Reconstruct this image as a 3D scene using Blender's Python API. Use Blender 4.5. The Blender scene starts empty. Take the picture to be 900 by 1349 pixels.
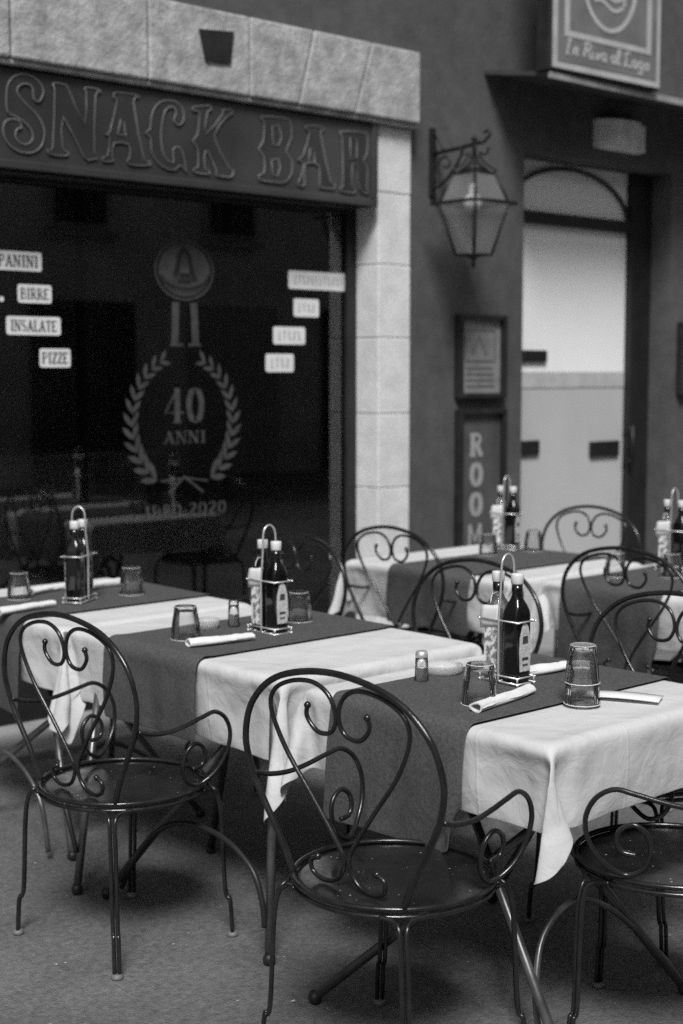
import bpy, math, random
from mathutils import Vector, Matrix
import numpy as np
random.seed(7)
scene = bpy.context.scene
col = scene.collection
R = math.radians

# ------------------------------------------------------------------ camera
FPX, CX, CY = 1930.0, 450.0, 674.5          # focal length and centre in pixels of the 900 x 1349 photograph
PITCH, YAW, HCAM = R(5.4606), R(47.4213), 1.6
f2 = Vector((math.cos(YAW), math.sin(YAW), 0))
RGT = Vector((math.sin(YAW), -math.cos(YAW), 0))
FWD = Vector((f2.x * math.cos(PITCH), f2.y * math.cos(PITCH), -math.sin(PITCH)))
UPV = RGT.cross(FWD)
camd = bpy.data.cameras.new('camera'); cam = bpy.data.objects.new('camera', camd); col.objects.link(cam)
camd.sensor_fit = 'HORIZONTAL'; camd.sensor_width = 24.0; camd.lens = FPX / 900 * 24.0
camd.clip_start = 0.05; camd.clip_end = 400
cam.matrix_world = Matrix(((RGT.x, UPV.x, -FWD.x, 0), (RGT.y, UPV.y, -FWD.y, 0), (RGT.z, UPV.z, -FWD.z, HCAM), (0, 0, 0, 1)))
camd.dof.use_dof = True; camd.dof.focus_distance = 3.55; camd.dof.aperture_fstop = 2.8
scene.camera = cam

def ray(px, py): return FWD * FPX + RGT * (px - CX) - UPV * (py - CY)
def aty(px, py, y):
    d = ray(px, py); t = y / d.y
    return Vector((d.x * t, y, HCAM + d.z * t))
def atz(px, py, z):
    d = ray(px, py); t = (z - HCAM) / d.z
    return Vector((d.x * t, d.y * t, z))

# ------------------------------------------------------------------ world, sun, exposure
SUN_EL, SUN_AZ = R(50), R(228)              # direction towards the sun, azimuth from +X
world = bpy.data.worlds.new('World'); scene.world = world; world.use_nodes = True
nt = world.node_tree; nt.nodes.clear()
sky = nt.nodes.new('ShaderNodeTexSky'); sky.sky_type = 'NISHITA'; sky.sun_disc = False
sky.sun_elevation = SUN_EL; sky.sun_rotation = R(90) - SUN_AZ
sky.dust_density = 3.0
bw = nt.nodes.new('ShaderNodeRGBToBW'); bg = nt.nodes.new('ShaderNodeBackground'); bg.inputs[1].default_value = 0.07
wo = nt.nodes.new('ShaderNodeOutputWorld')
nt.links.new(sky.outputs[0], bw.inputs[0]); nt.links.new(bw.outputs[0], bg.inputs[0]); nt.links.new(bg.outputs[0], wo.inputs[0])
sd = bpy.data.lights.new('sun', 'SUN'); sd.energy = 2.4; sd.angle = R(16); sd.color = (1, 1, 1)
sun = bpy.data.objects.new('sun', sd); col.objects.link(sun); sun.location = (-10, -10, 20)
sdir = Vector((math.cos(SUN_AZ) * math.cos(SUN_EL), math.sin(SUN_AZ) * math.cos(SUN_EL), math.sin(SUN_EL)))
sun.rotation_euler = (-sdir).to_track_quat('-Z', 'Y').to_euler()
scene.view_settings.view_transform = 'Standard'; scene.view_settings.look = 'None'
scene.view_settings.gamma = 1.0; scene.view_settings.use_curve_mapping = False
scene.view_settings.exposure = 0.42
scene.cycles.use_denoising = False; scene.cycles.sample_clamp_indirect = 2.0; scene.cycles.blur_glossy = 0.5

# ------------------------------------------------------------------ materials
def mat(name, base, rough=0.6, metal=0.0, var=0.0, vscale=8.0, bump=0.0, bscale=60.0, spec=0.5, trans=0.0, ior=1.45,
        speck=None, rvar=0.0, weave=False, coat=0.0, detail=4.0, stretch=None, lo=0.35, hi=0.65, fold=0.0, broad=0.0):
    m = bpy.data.materials.new(name); m.use_nodes = True
    t = m.node_tree; N = t.nodes; L = t.links; p = N['Principled BSDF']
    b3 = base if isinstance(base, tuple) else (base, base, base)
    p.inputs['Base Color'].default_value = (*b3, 1)
    p.inputs['Roughness'].default_value = rough; p.inputs['Metallic'].default_value = metal
    p.inputs['Specular IOR Level'].default_value = spec; p.inputs['Transmission Weight'].default_value = trans
    p.inputs['IOR'].default_value = ior; p.inputs['Coat Weight'].default_value = coat
    tc = N.new('ShaderNodeTexCoord'); src = tc.outputs['Object']
    if stretch:
        mp = N.new('ShaderNodeMapping'); mp.inputs['Scale'].default_value = stretch
        L.new(src, mp.inputs[0]); src = mp.outputs[0]
    def noise(s, d=4.0, r=0.55):
        n = N.new('ShaderNodeTexNoise'); n.inputs['Scale'].default_value = s; n.inputs['Detail'].default_value = d
        n.inputs['Roughness'].default_value = r; L.new(src, n.inputs['Vector']); return n
    colr = None
    if var:
        n = noise(vscale, detail); rp = N.new('ShaderNodeValToRGB')
        rp.color_ramp.elements[0].position = lo; rp.color_ramp.elements[1].position = hi
        a, b = 1 - var, 1 + var
        rp.color_ramp.elements[0].color = (*[c * a for c in b3], 1); rp.color_ramp.elements[1].color = (*[min(1, c * b) for c in b3], 1)
        L.new(n.outputs['Fac'], rp.inputs[0]); colr = rp.outputs[0]
    if speck:                                     # (colour, scale, threshold)
        v = N.new('ShaderNodeTexVoronoi'); v.inputs['Scale'].default_value = speck[1]; L.new(src, v.inputs['Vector'])
        n2 = noise(speck[1] * 0.35, 2.0)
        ma = N.new('ShaderNodeMath'); ma.operation = 'MULTIPLY_ADD'; L.new(n2.outputs['Fac'], ma.inputs[0]); ma.inputs[1].default_value = -0.45
        ma.inputs[2].default_value = 0.0
        ad = N.new('ShaderNodeMath'); ad.operation = 'ADD'; L.new(v.outputs['Distance'], ad.inputs[0]); L.new(ma.outputs[0], ad.inputs[1])
        rp2 = N.new('ShaderNodeValToRGB'); th = speck[2]
        rp2.color_ramp.elements[0].position = max(0, th); rp2.color_ramp.elements[1].position = th + 0.03
        rp2.color_ramp.elements[0].color = (1, 1, 1, 1); rp2.color_ramp.elements[1].color = (0, 0, 0, 1)
        ad2 = N.new('ShaderNodeMath'); ad2.operation = 'ADD'; L.new(ad.outputs[0], ad2.inputs[0]); ad2.inputs[1].default_value = 0.25
        L.new(ad2.outputs[0], rp2.inputs[0])
        mx = N.new('ShaderNodeMix'); mx.data_type = 'RGBA'; L.new(rp2.outputs[0], mx.inputs[0])
        if colr: L.new(colr, mx.inputs[6])
        else: mx.inputs[6].default_value = (*b3, 1)
        mx.inputs[7].default_value = (speck[0],) * 3 + (1,)
        colr = mx.outputs[2]
    if broad and colr:                             # large worn and dirty patches
        nb = noise(0.9, 8, 0.62); rb = N.new('ShaderNodeMapRange'); rb.inputs['From Min'].default_value = 0.38; rb.inputs['From Max'].default_value = 0.62
        rb.inputs['To Min'].default_value = 1 - broad; rb.inputs['To Max'].default_value = 1 + broad * 0.5; L.new(nb.outputs['Fac'], rb.inputs['Value'])
        cb = N.new('ShaderNodeVectorMath'); cb.operation = 'SCALE'; L.new(colr, cb.inputs[0]); L.new(rb.outputs[0], cb.inputs['Scale']); colr = cb.outputs[0]
    if colr: L.new(colr, p.inputs['Base Color'])
    if rvar:
        n = noise(vscale * 2.3, 5); mr = N.new('ShaderNodeMapRange')
        mr.inputs['From Min'].default_value = 0.3; mr.inputs['From Max'].default_value = 0.7
        mr.inputs['To Min'].default_value = max(0.02, rough - rvar); mr.inputs['To Max'].default_value = rough + rvar
        L.new(n.outputs['Fac'], mr.inputs['Value']); L.new(mr.outputs[0], p.inputs['Roughness'])
    if bump:
        bn = N.new('ShaderNodeBump'); bn.inputs['Distance'].default_value = 0.01; bn.inputs['Strength'].default_value = bump
        if weave:
            w1 = N.new('ShaderNodeTexWave'); w1.bands_direction = 'Y'; w1.inputs['Scale'].default_value = bscale; L.new(src, w1.inputs['Vector'])
            w1.inputs['Distortion'].default_value = 1.2; w1.inputs['Detail'].default_value = 1
            w2 = N.new('ShaderNodeTexWave'); w2.bands_direction = 'Z'; w2.inputs['Scale'].default_value = bscale; L.new(src, w2.inputs['Vector'])
            w2.inputs['Distortion'].default_value = 1.2; w2.inputs['Detail'].default_value = 1
            ad3 = N.new('ShaderNodeMath'); ad3.operation = 'ADD'; L.new(w1.outputs['Fac'], ad3.inputs[0]); L.new(w2.outputs['Fac'], ad3.inputs[1])
            L.new(ad3.outputs[0], bn.inputs['Height'])
        else:
            n = noise(bscale, 6, 0.6); L.new(n.outputs['Fac'], bn.inputs['Height'])
        if fold:
            b2 = N.new('ShaderNodeBump'); b2.inputs['Distance'].default_value = 0.05; b2.inputs['Strength'].default_value = fold
            n = noise(4.5, 2.5, 0.45); n.inputs['Distortion'].default_value = 0.4
            n5 = noise(17, 3, 0.55); n5.inputs['Distortion'].default_value = 0.8
            sm = N.new('ShaderNodeMath'); sm.operation = 'MULTIPLY_ADD'; L.new(n5.outputs['Fac'], sm.inputs[0]); sm.inputs[1].default_value = 0.16; L.new(n.outputs['Fac'], sm.inputs[2])
            last = sm.outputs[0]
            sp = N.new('ShaderNodeSeparateXYZ'); L.new(src, sp.inputs[0])
            for ax, off in (('X', 0.04), ('Y', 0.12)):          # ironed creases
                a1 = N.new('ShaderNodeMath'); a1.operation = 'ADD'; L.new(sp.outputs[ax], a1.inputs[0]); a1.inputs[1].default_value = 10 + off
                a2 = N.new('ShaderNodeMath'); a2.operation = 'PINGPONG'; L.new(a1.outputs[0], a2.inputs[0]); a2.inputs[1].default_value = 0.155
                a3 = N.new('ShaderNodeMapRange'); a3.inputs['From Min'].default_value = 0; a3.inputs['From Max'].default_value = 0.006
                a3.inputs['To Min'].default_value = 0.035; a3.inputs['To Max'].default_value = 0; L.new(a2.outputs[0], a3.inputs['Value'])
                a4 = N.new('ShaderNodeMath'); a4.operation = 'ADD'; L.new(last, a4.inputs[0]); L.new(a3.outputs[0], a4.inputs[1]); last = a4.outputs[0]
            L.new(last, b2.inputs['Height']); L.new(b2.outputs[0], bn.inputs['Normal'])
        L.new(bn.outputs[0], p.inputs['Normal'])
    return m

M = {}
M['asphalt'] = mat('asphalt', 0.175, 0.78, var=0.30, vscale=45, bump=1.0, bscale=130, speck=(0.42, 120.0, 0.07), detail=12, lo=.3, hi=.7, broad=0.30)
M['pale_strip'] = mat('pale_strip', 0.28, 0.7, var=0.25, vscale=3, bump=0.3, bscale=70)
M['plaster'] = mat('plaster', 0.090, 0.85, var=0.14, vscale=9, broad=0.18, bump=0.35, bscale=35, detail=7)
M['stone'] = mat('stone', 0.40, 0.85, var=0.30, vscale=9, bump=0.9, bscale=40, detail=12, speck=(0.13, 30, 0.06))
M['pale_stone'] = mat('pale_stone', 0.70, 0.75, var=0.09, vscale=9, bump=0.3, bscale=50, detail=6)
M['frame_dark'] = mat('frame_dark', 0.018, 0.45, var=0.2, vscale=6, spec=0.4)
M['sign_board'] = mat('sign_board', 0.05, 0.35, var=0.35, vscale=1.4, bump=0.05, bscale=20, spec=0.4, detail=3)
M['sign_letter'] = mat('sign_letter', 0.042, 0.3, var=0.25, vscale=2.0, spec=0.4)
M['sign_outline'] = mat('sign_outline', 0.17, 0.4, var=0.5, vscale=3)
M['chair'] = mat('black_paint', 0.014, 0.22, var=0.3, vscale=20, spec=0.7, rvar=0.07, bump=0.05, bscale=120)
M['seat'] = mat('black_seat', 0.014, 0.19, var=0.5, vscale=7, spec=0.7, rvar=0.13, bump=0.07, bscale=14, speck=(0.4, 52.0, 0.06))
M['glide'] = mat('glide', 0.16, 0.5)
M['table_leg'] = mat('table_leg_paint', 0.15, 0.36, metal=0.7, var=0.25, vscale=14, rvar=0.08)
M['table_dark'] = mat('table_dark', 0.03, 0.4, metal=0.3)
M['rubber'] = mat('rubber', 0.02, 0.45)
M['tabletop'] = mat('tabletop', 0.15, 0.5, var=0.2, vscale=5)
M['cloth'] = mat('white_cotton', 0.60, 0.9, var=0.035, vscale=9, bump=0.05, bscale=260, spec=0.15, weave=True, fold=0.45)
M['runner'] = mat('grey_linen', 0.088, 0.85, var=0.22, vscale=150, bump=0.22, bscale=230, spec=0.2, weave=True, stretch=None, detail=2, fold=0.25)
M['paper'] = mat('white_paper', 0.74, 0.8, var=0.05, vscale=20, bump=0.1, bscale=30)
M['cap'] = mat('white_cap', 0.72, 0.4, var=0.05, vscale=30)
M['label'] = mat('bottle_label', 0.55, 0.6, var=0.6, vscale=70, detail=2, lo=0.42, hi=0.58)
M['label_plain'] = mat('bottle_label_pale', 0.5, 0.55, var=0.25, vscale=120, stretch=(1, 1, 2))
M['dark_bottle'] = mat('dark_bottle', 0.006, 0.06, spec=0.6, coat=0.4)
M['oil_bottle'] = mat('oil_bottle', (0.33,) * 3, 0.04, trans=0.75, ior=1.46)
M['clear_glass'] = mat('clear_glass', 0.97, 0.0, trans=1.0, ior=1.47)
M['tumbler'] = mat('tumbler_glass', 0.95, 0.0, trans=1.0, ior=1.47)
M['milky_glass'] = mat('milky_glass', 0.85, 0.12, trans=0.55, ior=1.4)
M['rim_glint'] = mat('rim_glint', 0.8, 0.1, spec=0.8)  # opaque pale colour, paints the bright glints along the glass edges
M['salt'] = mat('salt', 0.85, 0.8)
M['chrome'] = mat('wire_chrome', 0.75, 0.38, metal=0.7)
M['sticker'] = mat('white_sticker', 0.78, 0.6, var=0.06, vscale=12)
M['sticker_ink'] = mat('sticker_ink', 0.05, 0.6)
M['decal'] = mat('etched_decal', 0.056, 0.7, var=0.3, vscale=14)
M['decal_dark'] = mat('decal_dark', 0.012, 0.7)
M['interior'] = mat('interior', 0.6, 0.9, var=0.3, vscale=1.0)
M['interior_counter'] = mat('interior_counter', 0.7, 0.6, var=0.3, vscale=3)
M['door_pale'] = mat('door_pale', 0.95, 0.5, var=0.03, vscale=1.3)
M['door_lower'] = mat('door_lower', 0.50, 0.5, var=0.05, vscale=1.5)
M['door_band'] = mat('door_band', 0.50, 0.5, var=0.10, vscale=9)
M['iron'] = mat('wrought_iron', 0.012, 0.5, var=0.3, vscale=30, bump=0.2, bscale=60)
M['bulb'] = mat('bulb', 0.95, 0.3)
M['frame_wood'] = mat('frame_wood', 0.020, 0.5, var=0.3, vscale=12)
M['menu_paper'] = mat('menu_paper', 0.26, 0.6, var=0.15, vscale=14)
M['menu_ink'] = mat('menu_ink', 0.15, 0.6, var=0.15, vscale=20)
M['rooms_board'] = mat('rooms_board', 0.085, 0.45, var=0.2, vscale=5)
M['rooms_letter'] = mat('rooms_letter', 0.34, 0.5)
M['emblem_board'] = mat('emblem_board', 0.17, 0.5, var=0.15, vscale=6)
M['emblem_pale'] = mat('emblem_pale', 0.45, 0.5, var=0.1, vscale=9)
M['canopy'] = mat('canopy_metal', 0.06, 0.5, var=0.2, vscale=5)
M['canopy_edge'] = mat('canopy_edge', 0.30, 0.5, var=0.2, vscale=9)
M['lamp_shell'] = mat('lamp_shell', 0.85, 0.5, var=0.2, vscale=7)
M['lamp_side'] = mat('lamp_side', 0.9, 0.5)
M['opp_wall'] = mat('opposite_plaster', 0.72, 0.9, var=0.2, vscale=0.8)
M['opp_trim'] = mat('opposite_trim', 0.42, 0.8)
M['opp_dark'] = mat('opposite_window', 0.02, 0.2)
# window pane: clear glass that mirrors by Fresnel
def pane(name, ior=1.52, tint=0.9):
    m = bpy.data.materials.new(name); m.use_nodes = True; t = m.node_tree; t.nodes.clear(); N = t.nodes
    o = N.new('ShaderNodeOutputMaterial'); mx = N.new('ShaderNodeMixShader'); tr = N.new('ShaderNodeBsdfTransparent')
    gl = N.new('ShaderNodeBsdfGlossy'); fr = N.new('ShaderNodeFresnel'); fr.inputs[0].default_value = ior
    gl.inputs['Roughness'].default_value = 0.0; tr.inputs[0].default_value = (tint, tint, tint, 1)
    t.links.new(fr.outputs[0], mx.inputs[0]); t.links.new(tr.outputs[0], mx.inputs[1]); t.links.new(gl.outputs[0], mx.inputs[2])
    t.links.new(mx.outputs[0], o.inputs[0]); return m
def lantern_pane():
    m = pane('lantern_glass', 1.2, 0.85); t = m.node_tree; N = t.nodes; out = [n for n in N if n.type == 'OUTPUT_MATERIAL'][0]
    prev = out.inputs[0].links[0].from_socket; df = N.new('ShaderNodeBsdfDiffuse'); df.inputs[0].default_value = (.35, .35, .35, 1)
    m2 = N.new('ShaderNodeMixShader'); m2.inputs[0].default_value = 0.28; t.links.new(prev, m2.inputs[1]); t.links.new(df.outputs[0], m2.inputs[2]); t.links.new(m2.outputs[0], out.inputs[0]); return m
M['lantern_glass'] = lantern_pane()
def half_clear(m, amount):                     # thin glass: part of the light goes straight through
    t = m.node_tree; N = t.nodes; out = [n for n in N if n.type == 'OUTPUT_MATERIAL'][0]
    prev = out.inputs[0].links[0].from_socket; tr = N.new('ShaderNodeBsdfTransparent'); tr.inputs[0].default_value = (.93, .93, .93, 1)
    m2 = N.new('ShaderNodeMixShader'); m2.inputs[0].default_value = amount
    t.links.new(prev, m2.inputs[1]); t.links.new(tr.outputs[0], m2.inputs[2]); t.links.new(m2.outputs[0], out.inputs[0])
def thin_glass(name, tint, edge, gloss):
    m = bpy.data.materials.new(name); m.use_nodes = True; t = m.node_tree; t.nodes.clear(); N = t.nodes
    o = N.new('ShaderNodeOutputMaterial'); tr = N.new('ShaderNodeBsdfTransparent'); gl = N.new('ShaderNodeBsdfGlossy'); gl.inputs['Roughness'].default_value = 0.03
    lw = N.new('ShaderNodeLayerWeight'); lw.inputs[0].default_value = 0.35; rp = N.new('ShaderNodeValToRGB')
    e = rp.color_ramp.elements; e[0].position = 0.60; e[0].color = (tint, tint, tint, 1); e[1].position = 0.95; e[1].color = (edge, edge, edge, 1)
    t.links.new(lw.outputs['Facing'], rp.inputs[0]); t.links.new(rp.outputs[0], tr.inputs[0])  # tint darkens by view angle, painting the streaks refraction would give
    fr = N.new('ShaderNodeFresnel'); fr.inputs[0].default_value = 1.5; ma = N.new('ShaderNodeMath'); ma.operation = 'MULTIPLY'; ma.use_clamp = True; ma.inputs[1].default_value = gloss
    t.links.new(fr.outputs[0], ma.inputs[0]); mx = N.new('ShaderNodeMixShader'); t.links.new(ma.outputs[0], mx.inputs[0])
    df = N.new('ShaderNodeBsdfDiffuse'); df.inputs[0].default_value = (.85, .85, .85, 1); m3 = N.new('ShaderNodeMixShader'); m3.inputs[0].default_value = 0.025  # faint white diffuse added to lift the glass brightness
    t.links.new(tr.outputs[0], m3.inputs[1]); t.links.new(df.outputs[0], m3.inputs[2]); t.links.new(m3.outputs[0], mx.inputs[1])
    t.links.new(gl.outputs[0], mx.inputs[2]); t.links.new(mx.outputs[0], o.inputs[0]); return m
M['tumbler'] = thin_glass('faceted_glass', 1.0, 0.30, 1.5); M['clear_glass'] = thin_glass('jar_glass', 0.99, 0.9, 1.0); half_clear(M['milky_glass'], 0.3)
M['pane'] = pane('window_pane', 1.95, 0.8)

# ------------------------------------------------------------------ helpers
def V3(*a): return Vector(a)
def tag(o, label=None, cat=None, group=None, kind=None):
    if label: o['label'] = label
    if cat: o['category'] = cat
    if group: o['group'] = group
    if kind: o['kind'] = kind
    return o
def empty(name, loc, rz=0.0, label=None, cat=None, group=None):
    o = bpy.data.objects.new(name, None); o.empty_display_size = 0.1
    o.location = loc; o.rotation_euler = (0, 0, rz); col.objects.link(o); tag(o, label, cat, group); return o
def copy_tree(o, parent=None):
    c = o.copy(); col.objects.link(c)
    if parent is not None: c.parent = parent
    for ch in [x for x in o.children]: copy_tree(ch, c)
    return c
def spline(pts, n=6, closed=False):
    P = [Vector(p) for p in pts]; out = []
    m = len(P); rng = m if closed else m - 1
    for i in range(rng):
        if closed: p0, p1, p2, p3 = P[(i - 1) % m], P[i], P[(i + 1) % m], P[(i + 2) % m]
        else: p0, p1, p2, p3 = P[max(i - 1, 0)], P[i], P[i + 1], P[min(i + 2, m - 1)]
        for k in range(n):
            t = k / n
            out.append(0.5 * ((2 * p1) + (p2 - p0) * t + (2 * p0 - 5 * p1 + 4 * p2 - p3) * t * t + (3 * p1 - p0 - 3 * p2 + p3) * t ** 3))
    if not closed: out.append(P[-1])
    return out
class MB:
    def __init__(s): s.v = []; s.f = []; s.sm = []
    def add(s, vs, fs, smooth=False):
        b = len(s.v); s.v += [tuple(v) for v in vs]; s.f += [tuple(b + i for i in f) for f in fs]; s.sm += [smooth] * len(fs); return s
    def box(s, x0, x1, y0, y1, z0, z1, bev=0.0):
        if bev <= 0:
            vs = [(x, y, z) for z in (z0, z1) for y in (y0, y1) for x in (x0, x1)]
            return s.add(vs, [(0, 2, 3, 1), (4, 5, 7, 6), (0, 1, 5, 4), (2, 6, 7, 3), (0, 4, 6, 2), (1, 3, 7, 5)])
        b = min(bev, (x1 - x0) / 2.01, (y1 - y0) / 2.01, (z1 - z0) / 2.01)
        import bmesh
        bm = bmesh.new(); bmesh.ops.create_cube(bm, size=1)
        for v in bm.verts: v.co = Vector(((x0 + x1) / 2 + v.co.x * (x1 - x0), (y0 + y1) / 2 + v.co.y * (y1 - y0), (z0 + z1) / 2 + v.co.z * (z1 - z0)))
        bmesh.ops.bevel(bm, geom=list(bm.edges), offset=b, segments=2, affect='EDGES', profile=0.5)
        bm.verts.index_update()
        s.add([v.co[:] for v in bm.verts], [[v.index for v in f.verts] for f in bm.faces]); bm.free(); return s
    def tube(s, pts, r, n=10, closed=False, cap=True):
        P = [Vector(p) for p in pts]; m = len(P)
        rad = r if isinstance(r, (list, tuple)) else [r] * m
        T = []
        for i in range(m):
            a = P[(i - 1) % m] if (closed or i) else P[i]; b = P[(i + 1) % m] if (closed or i < m - 1) else P[i]
            d = b - a; T.append(d.normalized() if d.length > 1e-9 else Vector((0, 0, 1)))
        u = T[0].orthogonal().normalized(); vs = []
        for i in range(m):
            u = (u - T[i] * u.dot(T[i]))
            u = u.normalized() if u.length > 1e-6 else T[i].orthogonal().normalized()
            w = T[i].cross(u)
            for k in range(n):
                a = 2 * math.pi * k / n; vs.append(P[i] + (u * math.cos(a) + w * math.sin(a)) * rad[i])
        fs = []
        for i in range(m - 1 + (1 if closed else 0)):
            j = (i + 1) % m; sh = 0
            if closed and j == 0:
                best = min(range(n), key=lambda q: (vs[q] - vs[i * n]).length); sh = best
            for k in range(n):
                fs.append((i * n + k, i * n + (k + 1) % n, j * n + (k + 1 + sh) % n, j * n + (k + sh) % n))
        if cap and not closed: fs += [tuple(range(n))[::-1], tuple((m - 1) * n + k for k in range(n))]
        return s.add(vs, fs, True)
    def loft(s, secs, closed_ends=True, smooth=True):       # list of equally long rings
        n = len(secs[0]); vs = [p for q in secs for p in q]; fs = []
        for i in range(len(secs) - 1):
            for k in range(n): fs.append((i * n + k, i * n + (k + 1) % n, (i + 1) * n + (k + 1) % n, (i + 1) * n + k))
        if closed_ends: fs += [tuple(range(n))[::-1], tuple((len(secs) - 1) * n + k for k in range(n))]
        return s.add(vs, fs, smooth)
    def lathe(s, prof, c=(0, 0, 0), n=32, flutes=0, fa=0.0, cap=True):
        secs = []
        for (r, z) in prof:
            ring = []
            for k in range(n):
                a = 2 * math.pi * k / n; rr = r * (1 + (fa * abs(math.cos(flutes * a / 2)) if flutes else 0))
                ring.append((c[0] + rr * math.cos(a), c[1] + rr * math.sin(a), c[2] + z))
            secs.append(ring)
        return s.loft(secs, cap)
    def prism(s, poly, y0, y1):      # polygon in x,z extruded along y
        n = len(poly); vs = [(x, y0, z) for x, z in poly] + [(x, y1, z) for x, z in poly]
        fs = [tuple(range(n)), tuple(range(2 * n - 1, n - 1, -1))] + [(k, k + n, (k + 1) % n + n, (k + 1) % n) for k in range(n)]
        return s.add(vs, fs)
    def ribbon(s, pts, w, y0, y1, closed=False):   # stroke of width w in the x,z plane
        P = [Vector((p[0], 0, p[1])) for p in pts]; m = len(P); L_, R_ = [], []
        for i in range(m):
            a = P[(i - 1) % m] if (closed or i) else P[i]; b = P[(i + 1) % m] if (closed or i < m - 1) else P[i]
            d = (b - a); d = d.normalized() if d.length > 1e-9 else Vector((1, 0, 0))
            nrm = Vector((-d.z, 0, d.x)) * (w / 2); L_.append(P[i] + nrm); R_.append(P[i] - nrm)
        for i in range(m - 1 + (1 if closed else 0)):
            j = (i + 1) % m
            q = [(L_[i].x, L_[i].z), (R_[i].x, R_[i].z), (R_[j].x, R_[j].z), (L_[j].x, L_[j].z)]
            s.prism(q, y0 - 3e-5 * (len(s.v) // 8 % 11), y1)
        return s
    def build(s, name, material, parent=None, sub=0, fix=True):
        off = Vector((0, 0, 0)); rz = 0.0
        me = bpy.data.meshes.new(name); me.from_pydata(s.v, [], s.f)
        for p, q in zip(me.polygons, s.sm): p.use_smooth = q
        me.materials.append(material)
        if fix:
            import bmesh
            bm = bmesh.new(); bm.from_mesh(me); bmesh.ops.recalc_face_normals(bm, faces=bm.faces); bm.to_mesh(me); bm.free()
        o = bpy.data.objects.new(name, me); col.objects.link(o)
        if parent is not None: o.parent = parent
        if sub:
            md = o.modifiers.new('sub', 'SUBSURF'); md.levels = sub; md.render_levels = sub
        return o
def shift(mb, d):
    mb.v = [(v[0] - d[0], v[1] - d[1], v[2] - d[2]) for v in mb.v]; return mb

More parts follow.
